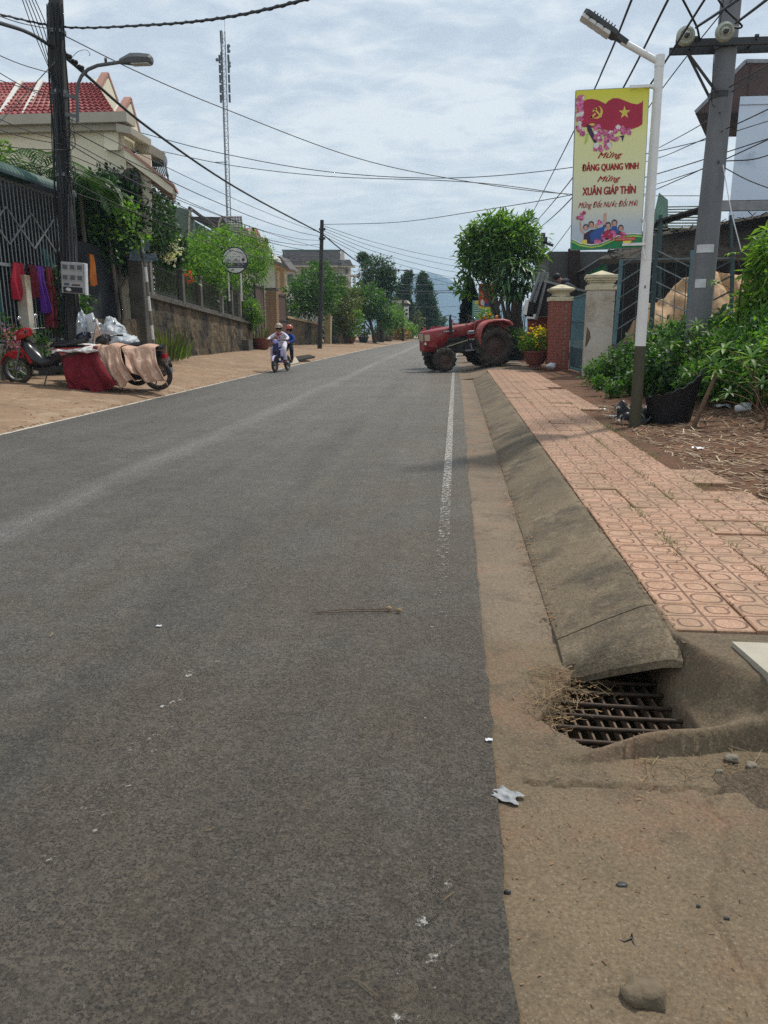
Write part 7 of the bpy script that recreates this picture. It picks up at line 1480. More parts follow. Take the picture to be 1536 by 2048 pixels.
bush('garden_tree', 'dark clipped tree with a flat dense crown beside the far street lamp', (-6.0, 62, .2), [B(755, 545, 62, 1.1), B(745, 560, 62, 1.1), B(775, 560, 62, .9), B(765, 580, 62, .9), B(740, 580, 62, .8), B(770, 605, 62, .5), B(782, 555, 62, .4)], 6500, .22, 'leaf_dark', tr=.2, cat='tree', shell=.6)
bush('topiary_tree', 'small round clipped ball of foliage on a thin trunk above the rooftops', (-7.3, 63, .2), [B(725, 516, 63, .40, .40, .36), B(733, 520, 63, .32), B(727, 530, 63, .2)], 1500, .16, 'leaf_dark', tr=.06, limbs=2, cat='tree', shell=.7)
bush('hedge_bush', 'mixed green bushes behind the far left verge', (-6.2, 72, .3), [B(790, 640, 70, .9), B(775, 650, 70, .8), B(800, 655, 74, .8), B(785, 625, 72, .7), B(815, 660, 78, .8)], 3800, .25, 'leaf_bright')
bush('hedge_bush', 'orange leaved low bush on the far left verge', (-5.1, 73, .3), [B(797, 670, 73, .7, .6, .7), B(808, 666, 75, .5)], 1200, .2, 'leaf_orange')
bush('hedge_bush', 'dusty brown green bush before the tall pines', (-3.9, 84, .2), [B(828, 640, 84, .9), B(822, 660, 83, .7), B(835, 655, 86, .8)], 2000, .25, 'leaf_olive')
def pine(label, px0, pts, Y, n):
    b0 = P(px0, 660, Y); b0.z = zroad(Y) + .1; return tree('pine_tree', label, b0, [B(x, y, Y, r, r, r * 1.15) for x, y, r in pts], n, .42, 'leaf_pine', .22, 'bark', None, 6, .3, .1, 12, .22, .4, P(px0, pts[0][1], Y), 'tree')
pine('left and shorter of the two tall dark pines at the bend', 812, [(815, 560, 0.46), (809, 580, 0.58), (803, 600, 0.63), (812, 615, 0.69), (797, 610, 0.40), (819, 550, 0.29), (817, 635, 0.58), (805, 635, 0.52)], 84, 6500)
pine('right and taller of the two tall dark pines at the bend', 848, [(846, 562, 0.53), (848, 580, 0.73), (853, 600, 0.86), (849, 620, 0.99), (859, 630, 0.86), (853, 645, 0.99), (844, 552, 0.29), (865, 645, 0.60), (841, 640, 0.66), (855, 575, 0.46), (863, 610, 0.40)], 88, 9500)
tree('distant_tree', 'small dark tree on the skyline right of the pines', P(875, 660, 120), [B(874, 640, 120, 1.2), B(878, 648, 120, 1.0)], 900, .45, 'leaf_pine', .2)
# palms
def palm(label, base, crown, nf, L_, group=None):
    t = thing('palm_tree', label, 'palm', base); c = Vector(crown) - Vector(base); mb = MB(); mb.tube([(0, 0, -.2), c * .5 + Vector((.05, 0, 0)), c], [.07, .055, .045], 8); obj('trunk', mb, 'bark_grey', t)
    for k in range(nf):
        a = k * 2.4 + .3; d = Vector((math.cos(a), math.sin(a), rnd.uniform(.5, 1.5))).normalized(); m1 = MB(); p = c.copy(); seg = 22; prev = p.copy()
        for i in range(seg):
            t_ = i / seg; q = p + d * (L_ / seg); m1.tube([p, q], .010 * (1.2 - t_), 4, False); d = (d + Vector((0, 0, -.115 - .03 * t_))).normalized(); p = q
            if i > 2:
                sd2 = d.cross(Vector((0, 0, 1))); sd2 = sd2.normalized() if sd2.length > 1e-3 else Vector((1, 0, 0)); ll = L_ * .36 * math.sin(math.pi * min(1, .12 + .85 * t_)) + .05
                for s_ in (-1, 1): strap(m1, p, sd2 * s_ + d * .7 + Vector((0, 0, .25)), ll * rnd.uniform(.95, 1.2), .062, 1.0, 4)
        obj('frond', m1, 'leaf_palm', t)
    return t
leaf('leaf_palm', [(.018, .05, .016), (.035, .085, .024), (.07, .13, .04)], .3)
palm('arching palm rising behind the green awning left of the pole', (-10.6, 19.2, .4), P(80, 352, 19.2), 11, 1.75); palm('palm fronds fanning out right of the dark utility pole', (-9.4, 19.6, .4), P(160, 385, 19.4), 11, 1.25); palm('low palm half hidden behind the climbing shrub', (-9.0, 20.6, .4), P(205, 400, 20.4), 8, 1.1)
tree('broadleaf_tree', 'leafy twigs poking in at the left edge above the awning', (-13.2, 19.5, .4), [B(-10, 300, 19.5, .35), B(-30, 330, 19.5, .6)], 700, .14, 'leaf_bright', .06)
# flower bed and grasses at the foot of the left walls
fb_ = bush('flower_bush', 'low bush with purple pink flowers at the left edge behind the motorbike', (-8.35, 14.5, .3), [B(10, 690, 14.6, .35), B(40, 680, 14.9, .32), B(15, 725, 14.3, .3), B(70, 690, 15.3, .3), B(-20, 660, 14.3, .35)], 3200, .075, 'leaf_mid', tr=.02, aspect=.6)
pts, d = crown_pts([tuple(P(x, y, 14.3) - fb_.location) + (.25, .15, .16) for x, y in ((8, 685), (30, 665), (10, 730), (35, 700))], 330, 6, .2, .7); leaves('blossom', pts, d, .05, 'petal_pink', fb_, .9)
bush('shrub', 'dark leafy creeper on the fence left of the meter box', (-8.4, 16.2, .4), [B(110, 580, 16.4, .32), B(120, 610, 16.4, .3), B(105, 640, 16.4, .35), B(118, 560, 16.5, .22)], 1600, .09, 'leaf_dark', tr=.02)
bush('shrub', 'small leafy weed climbing the wall below the meter box', (-8.3, 17.0, .4), [B(165, 605, 17, .2), B(160, 630, 17, .25)], 600, .08, 'leaf_mid', tr=.02)
def blades_plant(name, label, base, n, hmin, hmax, w, m_, r, cat='plant', bend=.5, par=None):
    t = thing(name, label, cat, base) if par is None else par; mb = MB()
    for _ in range(n): a = rnd.uniform(0, 6.28); q = rnd.random() ** .5 * r; strap(mb, (q * math.cos(a), q * math.sin(a), 0 if par is None else .3), (math.cos(a) * .35, math.sin(a) * .35, 1), rnd.uniform(hmin, hmax), w, bend, 5)
    obj('blades', mb, m_, t); return t
blades_plant('grass_clump', 'clump of tall sword-shaped blades against the stone wall', (-8.2, 21.8, .33), 90, .6, 1.15, .05, 'leaf_olive', .45); blades_plant('grass_clump', 'yellowish leafy clump right of the tall blades by the stone wall', (-8.25, 22.9, .33), 60, .4, .75, .035, 'leaf_bright', .3)
sp2 = pot('flower_pot', 'dark red pot of snake plants at the corner of the stone wall', (-8.55, 34.2, .31), .42, .5, 'pot_red'); blades_plant('', '', None, 26, .5, .95, .07, 'leaf_olive', .28, par=sp2)
mb = MB(); hx(mb, [(-8.95, 32.0, .2), (-8.55, 32.0, .2), (-8.55, 32.0, .75), (-8.95, 32.0, .75)], (0, .7, 0)); solo('stone_block', mb, 'coping', 'square stone block at the foot of the wall beside the red pot', 'block')
for px, py, Y, r, lb, m_, kind in ((659, 688, 49, .45, 'grey bowl with a clipped bush before the garden wall', 'pot_dark', 'leaf_dark'), (700, 684, 53, .42, 'dark red pot with a small bush further along the verge', 'pot_red', 'leaf_mid'), (727, 681, 57, .40, 'dark pot of spiky plants by the tree trunk', 'pot_dark', 'leaf_olive'), (757, 676, 64, .45, 'terracotta bowl on the far verge', 'pot_red', 'leaf_mid'), (775, 674, 66, .5, 'low grey bowl of trailing plants on the far verge', 'stone_grey', 'leaf_olive')):
    g = P(px, py, Y); g.z = vz(g.x, Y); p_ = pot('flower_pot', lb, g, r, .42, m_); pts, d = crown_pts([(0, 0, .75, .45, .45, .4)], 450, 8, .2); leaves('foliage', pts, d, .16, kind, p_)

# ------------------------------------------------------------------ houses farther along
def P_h2(x, y, Y): return P(x, y, Y * 1.27)
def P_h3(x, y, Y): return P(x, y, Y * 1.24)
def P_h4(x, y, Y): return P(x, y, Y * 1.22)
def P_h5(x, y, Y): return P(x, y, Y * 1.22)
def tiled(mb, E0, E1, R0, R1, rows, cols, t=.05):
    for k in range(rows):
        t0, t1 = k / rows, (k + 1) / rows
        for i in range(cols):
            u0, u1 = i / cols, (i + .93) / cols; q = [E0.lerp(E1, u0).lerp(R0.lerp(R1, u0), t0), E0.lerp(E1, u1).lerp(R0.lerp(R1, u1), t0), E0.lerp(E1, u1).lerp(R0.lerp(R1, u1), t1), E0.lerp(E1, u0).lerp(R0.lerp(R1, u0), t1)]
            q[0] = q[0] + Vector((0, -.02, t)); q[1] = q[1] + Vector((0, -.02, t)); mb.hexa([v - Vector((0, 0, .05)) for v in q], q)
h2 = thing('house', 'dark green house with dark tiled roofs behind the bright shrub', 'house', (-10, 32, .4))
mb = MB(); hx(mb, [P_h2(310, 700, 30), P_h2(386, 700, 30), P_h2(386, 440, 30), P_h2(376, 420, 30)], (0, .3, 0)); hx(mb, [P_h2(310, 700, 30), P_h2(376, 420, 30), P_h2(360, 414, 30), P_h2(310, 430, 30)], (0, .3, 0)); hx(mb, [P_h2(330, 700, 31), P_h2(500, 700, 31), P_h2(470, 490, 31), P_h2(386, 440, 31)], (-2.4, 6, 0)); obj('wall', mb, 'green_grey', h2, True)
mb = MB(); hx(mb, [P_h2(375, 417, 29.6), P_h2(474, 488, 29.6), P_h2(474, 482, 29.6), P_h2(378, 412, 29.6)], (0, .3, 0)); hx(mb, [P_h2(378, 434, 29.9), P_h2(474, 486, 29.9), P_h2(445, 434, 29.9), P_h2(385, 433, 29.9)], (0, .25, 0)); obj('roof', mb, 'roof_dark', h2, True)
mb = MB(); tiled(mb, P_h2(452, 470, 30.2), P_h2(488, 472, 30.2), P_h2(446, 432, 32), P_h2(484, 432, 32), 8, 7); tiled(mb, P_h2(470, 490, 30), P_h2(496, 492, 30), P_h2(470, 455, 31), P_h2(492, 455, 31), 6, 6); stuff('', obj('roof_tiles', mb, 'roof_grey', h2, True))
for a, b_ in (((384, 418), (378, 500)), ((444, 432), (436, 470))):
    mb = MB(); mb.tube([P_h2(a[0], a[1], 29.5), P_h2(a[0] - 5, a[1] + 12, 29.5), P_h2(*b_, 29.5)], .05, 8); obj('drain_pipe', mb, 'cornice', h2, True)
h3 = thing('house', 'small house with red tiled roof and cream gable behind the round sign', 'house', (-10, 40, .4))
mb = MB(); hx(mb, [P_h3(470, 700, 38), P_h3(560, 700, 38), P_h3(545, 500, 38), P_h3(500, 455, 38)], (-2.4, 6, 0)); obj('wall', mb, 'cream_wall', h3, True)
mb = MB(); tiled(mb, P_h3(480, 488, 37.5), P_h3(540, 505, 37.5), P_h3(482, 457, 39), P_h3(512, 455, 39), 6, 9); stuff('', obj('roof_tiles', mb, 'roof_red', h3, True))
mb = MB(); mb.bar(P_h3(498, 488, 37.3), P_h3(508, 456, 37.3), .14, .2, (0, 1, 0)); mb.bar(P_h3(508, 456, 37.3), P_h3(516, 490, 37.3), .14, .2, (0, 1, 0)); mb.bar(P_h3(524, 505, 37.2), P_h3(532, 476, 37.2), .14, .2, (0, 1, 0)); mb.bar(P_h3(532, 476, 37.2), P_h3(537, 508, 37.2), .12, .2, (0, 1, 0)); obj('gable_coping', mb, 'gable_pink', h3, True)
mb = MB(); hx(mb, [P_h3(522, 508, 37), P_h3(548, 520, 37), P_h3(545, 512, 37), P_h3(524, 498, 37)], (0, 2, 0)); obj('eave_slab', mb, 'house_white', h3, True)
mb = MB(); tiled(mb, P_h3(510, 600, 40.5), P_h3(548, 600, 40.5), P_h3(515, 533, 42), P_h3(538, 533, 42), 9, 7); stuff('', obj('porch_tiles', mb, 'roof_grey', h3, True))
h4 = thing('house', 'peach portico house with round columns behind the tan gate pillar', 'house', (-10, 45, .4))
mb = MB(); hx(mb, [P_h4(528, 700, 45), P_h4(572, 700, 45), P_h4(572, 530, 45), P_h4(528, 530, 45)], (-2.4, 6, 0)); obj('wall', mb, 'house_peach', h4, True)
mb = MB(); hx(mb, [P_h4(528, 531, 42.5), P_h4(576, 540, 42.5), P_h4(568, 522, 42.5), P_h4(528, 514, 42.5)], (0, 2.8, 0)); obj('portico_roof', mb, 'house_peach', h4, True)
mb = MB(); hx(mb, [P_h4(526, 516, 42.3), P_h4(578, 540, 42.3), P_h4(578, 536, 42.3), P_h4(560, 512, 42.3)], (0, 3, 0)); obj('roof', mb, 'roof_grey', h4, True)
for px in (549, 557, 571):
    mb = MB(); mb.tube([P_h4(px, 620, 42.8), P_h4(px, 536, 42.8)], .11, 10); obj('column', mb, 'cream_stone', h4, True)
h5 = thing('house', 'wide white house with dark grey tiled roof seen past the middle utility pole', 'house', (-11, 64, .4))
mb = MB(); hx(mb, [P_h5(560, 690, 62), P_h5(702, 690, 62), P_h5(702, 531, 62), P_h5(560, 531, 62)], (-2.6, 8, 0)); obj('wall', mb, 'house_white', h5, True)
mb = MB(); tiled(mb, P_h5(562, 530, 61.5), P_h5(684, 530, 61.5), P_h5(566, 502, 65), P_h5(680, 502, 65), 12, 44, .05); tiled(mb, P_h5(676, 531, 61), P_h5(706, 531, 61), P_h5(678, 519, 62.5), P_h5(700, 519, 62.5), 5, 12, .05); stuff('', obj('roof_tiles', mb, 'roof_slate', h5, True))
mb = MB(); hx(mb, [P_h5(562, 531, 61.6), P_h5(684, 531, 61.6), P_h5(680, 502.5, 65.1), P_h5(566, 502.5, 65.1)], (0, .1, -.12)); obj('roof_deck', mb, 'roof_dark', h5, True)
mb = MB(); mb.bar(P_h5(564, 501, 65), P_h5(682, 501, 65), .2, .15); obj('ridge', mb, 'green_grey', h5, True)
mb = MB(); hx(mb, [P_h5(680, 520, 61.4), P_h5(689, 520, 61.4), P_h5(688, 499, 61.4), P_h5(682, 500, 61.4)], (0, .3, 0)); obj('chimney', mb, 'house_white', h5, True)
mb = MB(); hx(mb, [P_h5(558, 534, 61), P_h5(708, 534, 61), P_h5(708, 530.5, 61), P_h5(558, 530.5, 61)], (0, 1, 0)); obj('eave', mb, 'cornice', h5, True)
for x0_, x1_, y0_, y1_ in ((690, 697, 538, 548), (574, 586, 548, 570), (596, 606, 548, 570), (684, 690, 552, 568), (696, 701, 556, 570)):
    mb = MB(); hx(mb, [P_h5(x0_, y1_, 61.9), P_h5(x1_, y1_, 61.9), P_h5(x1_, y0_, 61.9), P_h5(x0_, y0_, 61.9)], (0, .15, 0)); wq = obj('window', mb, 'cornice', h5, True)
    mb = MB(); hx(mb, [P_h5(x0_ + 1, y1_ - 1, 61.85), P_h5(x1_ - 1, y1_ - 1, 61.85), P_h5(x1_ - 1, y0_ + 1, 61.85), P_h5(x0_ + 1, y0_ + 1, 61.85)], (0, .04, 0)); obj('pane', mb, 'glass_dark', wq, True)
mb = MB(); hx(mb, [P_h5(668, 552, 60.6), P_h5(716, 552, 60.6), P_h5(716, 549, 60.6), P_h5(668, 549, 60.6)], (0, 1.4, 0)); obj('balcony', mb, 'house_white', h5, True)
for px in (699, 709):
    mb = MB(); mb.bar(P_h5(px, 600, 60.7), P_h5(px, 552, 60.7), .2); obj('column', mb, 'house_white', h5, True)
h6 = thing('house', 'low grey green house with flat eave before the pines', 'house', (-6, 80, .3)); mb = MB(); hx(mb, [P(770, 665, 79), P(812, 665, 79), P(812, 606, 79), P(770, 606, 79)], (0, 6, 0)); obj('wall', mb, 'green_grey', h6, True); mb = MB(); hx(mb, [P(764, 608, 78.5), P(816, 606, 78.5), P(813, 600, 78.5), P(766, 602, 78.5)], (0, 7, 0)); obj('roof', mb, 'cornice', h6, True)
# town beyond the bend
for k, (x0_, x1_, y0_, y1_, Y, m_, lb) in enumerate(((888, 896, 648, 662, 190, 'teal_board', 'small teal roofed building far down the street'), (898, 906, 640, 662, 200, 'house_peach', 'narrow pinkish house far down the street'), (906, 914, 646, 662, 195, 'flag_red', 'tiny red fronted shop far down the street'), (915, 925, 645, 662, 210, 'house_white', 'tiny white house far down the street'), (879, 888, 652, 662, 185, 'roof_red', 'tiny red roofed house at the bend'))):
    hh = thing('distant_house', lb, 'house', P((x0_ + x1_) / 2, 665, Y)); mb = MB(); hx(mb, [P(x0_, 672, Y), P(x1_, 672, Y), P(x1_, y0_ + 3, Y), P(x0_, y0_ + 3, Y)], (0, 6, 0)); obj('wall', mb, m_, hh, True); mb = MB(); hx(mb, [P(x0_ - 1, y0_ + 3, Y - .5), P(x1_ + 1, y0_ + 3, Y - .5), P(x1_, y0_, Y - .5), P(x0_, y0_, Y - .5)], (0, 7, 0)); obj('roof', mb, 'roof_red' if k != 0 else 'teal_board', hh, True)
mb = MB(); hx(mb, [P(855, 668, 70), P(940, 668, 70), P(940, 652, 70), P(862, 653, 70)], (0, .3, 0)); solo('roadside_wall', mb, 'flag_red', 'low dark red wall beyond the tractor bonnet', 'wall')
# ================================================================== electric bicycle with two schoolchildren
mat('bike_blue', (.03, .04, .16), .35, spec=.5); mat('bike_lilac', (.55, .48, .68), .35); mat('lamp_lilac', (.42, .38, .85), .2)
mat('shirt_white', (.68, .66, .74), .85, (.58, .56, .66), 9); mat('jacket_blue', (.015, .06, .30), .8, (.012, .045, .24), 9); mat('trousers_dark', (.018, .018, .025), .9); mat('helmet_red', (.42, .10, .07), .3); mat('helmet_camo', (.62, .52, .42), .4, (.16, .08, .05), 22); mat('scarf_red', (.40, .012, .02), .8); mat('sandal', (.10, .03, .02), .7)
eb = thing('electric_bicycle', 'dark blue electric bicycle ridden by two schoolchildren', 'bicycle', (-5.06, 22.35, .0)); eb.rotation_euler = (0, 0, R(-97))
def wheel_b(x, steer=0):
    mb = MB(); mb.lathe([(.165, -.03), (.20, -.035), (.222, -.018), (.226, 0), (.222, .018), (.20, .035), (.165, .03)], 26, (x, 0, .226), 'Y'); w_ = obj('wheel', mb, 'tyre', eb)
    mb = MB(); mb.lathe([(.168, -.02), (.158, 0), (.168, .02)], 24, (x, 0, .226), 'Y'); mb.lathe([(0, -.045), (.05, -.045), (.05, .045), (0, .045)], 12, (x, 0, .226), 'Y')
    for k in range(10): a = k * .628; mb.bar((x + .04 * math.cos(a), 0, .226 + .04 * math.sin(a)), (x + .16 * math.cos(a), 0, .226 + .16 * math.sin(a)), .008)
    obj('rim', mb, 'grey_metal', w_)
wheel_b(.45); wheel_b(-.62)
mb = MB(); [mb.tube([(.45, s_ * .055, .226), (.36, s_ * .05, .60)], .016, 7) for s_ in (1, -1)]; mb.tube([(.36, -.05, .60), (.36, .05, .60)], .016, 6); mb.tube([(.36, 0, .58), (.30, 0, .88)], .018, 8); obj('fork', mb, 'dark_metal', eb)
mb = MB(); mb.tube([(.33, 0, .66), (.15, 0, .30), (-.20, 0, .28), (-.30, 0, .62)], .03, 8); mb.tube([(-.2, 0, .28), (-.62, 0, .226)], .025, 8); mb.tube([(-.30, 0, .5), (-.75, 0, .62)], .018, 8); mb.bbox((0, 0, .29), (.34, .16, .05), .01); obj('frame', mb, 'bike_blue', eb)
mb = MB(); mb.bbox((.33, 0, .70), (.05, .17, .26), .02); mb.bbox((.25, 0, .52), (.06, .22, .26), .02); obj('front_shield', mb, 'bike_blue', eb)
mb = MB(); loft(mb, [[(.45 + .25 * math.cos(a), -.05, .226 + .25 * math.sin(a)), (.45 + .262 * math.cos(a), 0, .226 + .262 * math.sin(a)), (.45 + .25 * math.cos(a), .05, .226 + .25 * math.sin(a)), (.45 + .24 * math.cos(a), 0, .226 + .24 * math.sin(a))] for a in [R(25 + 15 * k) for k in range(8)]]); obj('fender', mb, 'bike_lilac', eb)
for s_ in (1, -1):
    mb = MB(); mb.bbox((.27, s_ * .15, .56), (.05, .07, .22), .015); obj('side_fairing', mb, 'bike_lilac', eb)
    mb = MB(); mb.tube([(.30, 0, .86), (.30, s_ * .15, .91), (.25, s_ * .30, .90)], .012, 6); mb.tube([(.27, s_ * .2, .905), (.245, s_ * .31, .90)], .018, 8); obj('handlebar', mb, 'dark_metal', eb)
    mb = MB(); mb.tube([(-.1, s_ * .05, .2), (-.1, s_ * .2, .2)], .012, 6); mb.box((-.1, s_ * .17, .2), (.07, .09, .02)); obj('pedal', mb, 'dark_metal', eb)
mb = MB(); mb.lathe([(0, .0), (.062, .0), (.07, .02), (.066, .05), (.03, .09), (0, .09)], 16, (0, 0, 0), 'X'); o = obj('headlight', mb, 'lamp_lilac', eb); o.location = (.36, 0, .86)
for v in o.data.vertices: v.co.x = .05 - v.co.x
mb = MB(); mb.bbox((-.30, 0, .665), (.46, .17, .07), .02); mb.bbox((-.62, 0, .67), (.26, .16, .05), .02); obj('seat', mb, 'engine_black', eb)
mb = MB(); mb.tube([(-.2, .07, .26), (-.1, .16, .02)], .01, 6); mb.bbox((-.35, 0, .36), (.25, .13, .16), .02); obj('battery_box', mb, 'dark_metal', eb)
Mz = Matrix.Rotation(R(-97), 4, 'Z')
def rider(label, J, mats, bm_, helm, hc, extra=None, hand_at=()):
    t = thing('person', label, 'person', eb.location); t.rotation_euler = (0, 0, R(-97))
    Bn = [('pelvis', 'waist'), ('waist', 'chest'), ('chest', 'neck'), ('neck', 'head'), ('head', 'crown')] + [x for s_ in 'lr' for x in (('chest', 'sh' + s_), ('sh' + s_, 'el' + s_), ('el' + s_, 'wr' + s_), ('wr' + s_, 'ha' + s_), ('pelvis', 'hip' + s_), ('hip' + s_, 'kn' + s_), ('kn' + s_, 'an' + s_), ('an' + s_, 'to' + s_))]
    bm2 = {}
    for b in Bn:
        k = 0
        if b in (('neck', 'head'), ('head', 'crown')) or b[0][:2] == 'wr': k = 1
        if b[1][:3] in ('hip',) or b[1][:2] in ('kn', 'an') or b == ('pelvis', 'waist'): k = 2
        if b == ('pelvis', 'waist'): k = 0
        if b[1][:2] == 'to': k = 3
        bm2[b] = k
    link('body', skin_mesh('body', J, Bn, mats, bm2), t)
    hx_, hy_, hz_ = hc
    mb = MB(); prof = [(math.cos(R(a)) * .112, math.sin(R(a)) * .115) for a in range(-8, 91, 14)]; mb.lathe([(.098, -.02)] + prof + [(0, .117)], 20, (hx_, hy_, hz_)); mb.add([(hx_ + .10, hy_ - .07, hz_ - .005), (hx_ + .15, hy_ - .05, hz_ - .015), (hx_ + .15, hy_ + .05, hz_ - .015), (hx_ + .10, hy_ + .07, hz_ - .005)], [(0, 1, 2, 3)]); obj('helmet', mb, helm, t)
    mb = MB(); mb.ell((hx_ - .02, hy_, hz_ - .035), (.088, .088, .075), 14, 8); obj('hair', mb, 'hair', t)
    mb = MB(); 
    for s_ in (1, -1): mb.ell((hx_ + .074, hy_ + s_ * .03, hz_ - .045), (.008, .012, .007), 8, 5)
    obj('eyes', mb, 'hair', t)
    mb = MB(); mb.ell((hx_ + .083, hy_, hz_ - .07), (.013, .011, .014), 8, 5); mb.ell((hx_ + .07, hy_, hz_ - .098), (.008, .022, .005), 8, 5); obj('nose_mouth', mb, 'skin', t)
    for hxp, s_ in hand_at:
        mb = MB(); c = Vector(hxp)
        for k in range(4): y = s_ * (-.03 + .019 * k); mb.tube([c + Vector((.0, y, .022)), c + Vector((.03, y, .012)), c + Vector((.032, y, -.014 - .002 * k)), c + Vector((.008, y, -.024))], [.0095, .0095, .0085, .007], 6)
        mb.tube([c + Vector((-.015, -s_ * .035, .01)), c + Vector((.0, -s_ * .05, -.01)), c + Vector((.016, -s_ * .045, -.022))], [.0105, .010, .008], 6); obj('fingers', mb, 'skin', t)
    if extra: extra(t)
    return t
def scarf(t):
    mb = MB(); mb.tube([(-.03 + .085 * math.cos(a) + .04, .075 * math.sin(a), 1.095 - .03 * math.cos(a)) for a in [k * math.pi / 6 for k in range(13)]], .018, 6)
    for s_ in (1, -1): mb.grid(lambda u, v: (.088 + .025 * math.sin(v * 3), s_ * (.012 + .035 * v) + .028 * (u - .5), 1.06 - .13 * v), 3, 5)
    mb.ell((.088, 0, 1.065), (.02, .022, .02), 8, 6); obj('scarf', mb, 'scarf_red', t)
J1 = {'pelvis': (-.22, 0, .76, .115), 'waist': (-.19, 0, .88, (.12, .10)), 'chest': (-.10, 0, 1.01, (.125, .105)), 'neck': (-.01, 0, 1.125, .045), 'head': (.03, 0, 1.205, .078), 'crown': (.025, 0, 1.29, .072)}
for s_, n_ in ((1, 'l'), (-1, 'r')):
    J1.update({'sh' + n_: (-.08, s_ * .135, 1.065, .058), 'el' + n_: (.06, s_ * .285, .945, .048), 'wr' + n_: (.215, s_ * .27, .915, .030), 'ha' + n_: (.255, s_ * .265, .915, .026), 'hip' + n_: (-.17, s_ * .10, .74, .095), 'kn' + n_: (.13, s_ * .155, .66, .078), 'an' + n_: (.02, s_ * .17, .33, .062), 'to' + n_: (.14, s_ * .17, .24, .036)})
rider('child in white shirt, red scarf and patterned helmet steering the electric bicycle', J1, ['shirt_white', 'skin', 'shirt_white', 'sandal'], None, 'helmet_camo', (.03, 0, 1.262), scarf, (((.262, .265, .908), 1), ((.262, -.265, .908), -1)))
J2 = {'pelvis': (-.58, .03, .78, .11), 'waist': (-.57, .06, .88, (.11, .09)), 'chest': (-.54, .10, 1.0, (.115, .095)), 'neck': (-.48, .13, 1.10, .042), 'head': (-.44, .15, 1.175, .075), 'crown': (-.445, .15, 1.255, .07)}
for s_, n_ in ((1, 'l'), (-1, 'r')):
    J2.update({'sh' + n_: (-.52, .09 + s_ * .125, 1.045, .052), 'el' + n_: (-.46, .08 + s_ * .20, .87, .045), 'wr' + n_: (-.31, s_ * .16 + .02, .82, .030), 'ha' + n_: (-.27, s_ * .14 + .01, .82, .026), 'hip' + n_: (-.55, .03 + s_ * .10, .76, .09), 'kn' + n_: (-.30, s_ * .23 + .02, .66, .066), 'an' + n_: (-.36, s_ * .24, .33, .048), 'to' + n_: (-.25, s_ * .245, .25, .036)})
rider('child in blue jacket and red helmet riding behind the child in white', J2, ['jacket_blue', 'skin', 'trousers_dark', 'sandal'], None, 'helmet_red', (-.44, .15, 1.228), None, (((-.265, .15, .815), 1), ((-.265, -.13, .815), -1)))

# ================================================================== poles farther along, lamp, mast, signs
def pole(label, px, ytop, ybot, X, r, extra=None, m_='pole_dark', name='utility_pole'):
    b0 = XP(px, ybot, X); b0.z = vz(X, b0.y); top = P(px + (5 if px < 700 else 0), ytop, b0.y) - b0; t = thing(name, label, 'utility pole', b0); mb = MB(); mb.tube([(0, 0, -.2), top * .5, top], [r, r * .9, r * .75], 8, smooth=False); obj('pole', mb, m_, t); return t, b0, top
mp, mpb, mpt = pole('middle dark utility pole standing before the tan garden wall', 639, 440, 692, -7.05, .125)
for z in (.93, .86):
    mb = MB(); c = mpt * z; mb.tube([c + Vector((0, 0, -.05)), c + Vector((0, 0, .05))], .15, 8); mb.box(c + Vector((.12, -.1, 0)), (.16, .1, .1)); obj('clamp_band', mb, 'dark_metal', mp)
fp2, fpb, fpt = pole('thin utility pole rising through the dark clipped tree', 765, 521, 680, -5.75, .14)
fp3, fpb3, fpt3 = pole('grey pole with white sign plates near the pines', 806, 596, 676, -4.75, .12)
for pts in (((806, 600), (798, 598), (790, 592)), ((818, 628), (830, 618), (836, 605)), ((818, 634), (833, 626), (842, 612))):
    mb = MB(); mb.tube([P(*q, fpb3.y + .1) for q in pts], .025, 6); obj('bracket', mb, 'pillar_grey', fp3, True)
fl_ = thing('street_lamp', 'small far street lamp with a long horizontal arm by the dark clipped tree', 'street lamp', P(772, 548, fpb.y - .2)); b0 = fl_.location
mb = MB(); mb.tube([P(x, y, fpb.y - .2) - b0 for x, y in ((768, 556), (774, 546), (784, 541), (806, 540))], .04, 6); obj('arm', mb, 'lamp_grey', fl_); mb = MB(); q = P(813, 541, fpb.y - .2) - b0; mb.ell(q, (.32, .14, .075), 12, 6); obj('lamp_head', mb, 'lamp_grey', fl_)
fs = thing('street_lamp', 'distant street lamp arching over the road before the mountain', 'street lamp', P(878, 655, 130)); b0 = fs.location
mb = MB(); mb.tube([P(x, y, 130) - b0 for x, y in ((878, 668), (878, 641), (884, 635), (896, 631), (908, 633))], .07, 6); obj('pole', mb, 'lamp_grey', fs); mb = MB(); mb.ell(P(911, 634, 130) - b0, (.3, .2, .1), 10, 6); obj('lamp_head', mb, 'lamp_grey', fs)
sv = thing('signboard', 'tall white upright signboard on the pole near the pines', 'sign', P(811, 672, 77)); mb = MB(); mb.box(((P(813, 625, 77) - sv.location).x, 0, (P(813, 625, 77) - sv.location).z), (.42, .08, 1.25)); obj('board', mb, 'ink_white', sv)
mb = MB(); mb.bar((0, .05, -.3), (0, .05, 1.4), .08); mb.bar((-.05, .05, 1.22), (.75, .05, 1.2), .07); obj('post', mb, 'white_paint', sv)
mb = MB()
for k in range(4): c = P(813, 612 + 8 * k, 76.93) - sv.location; mb.bar(c + Vector((-.12, 0, 0)), c + Vector((.12, 0, .03)), .05, .16)
obj('lettering', mb, 'moto_navy', sv)
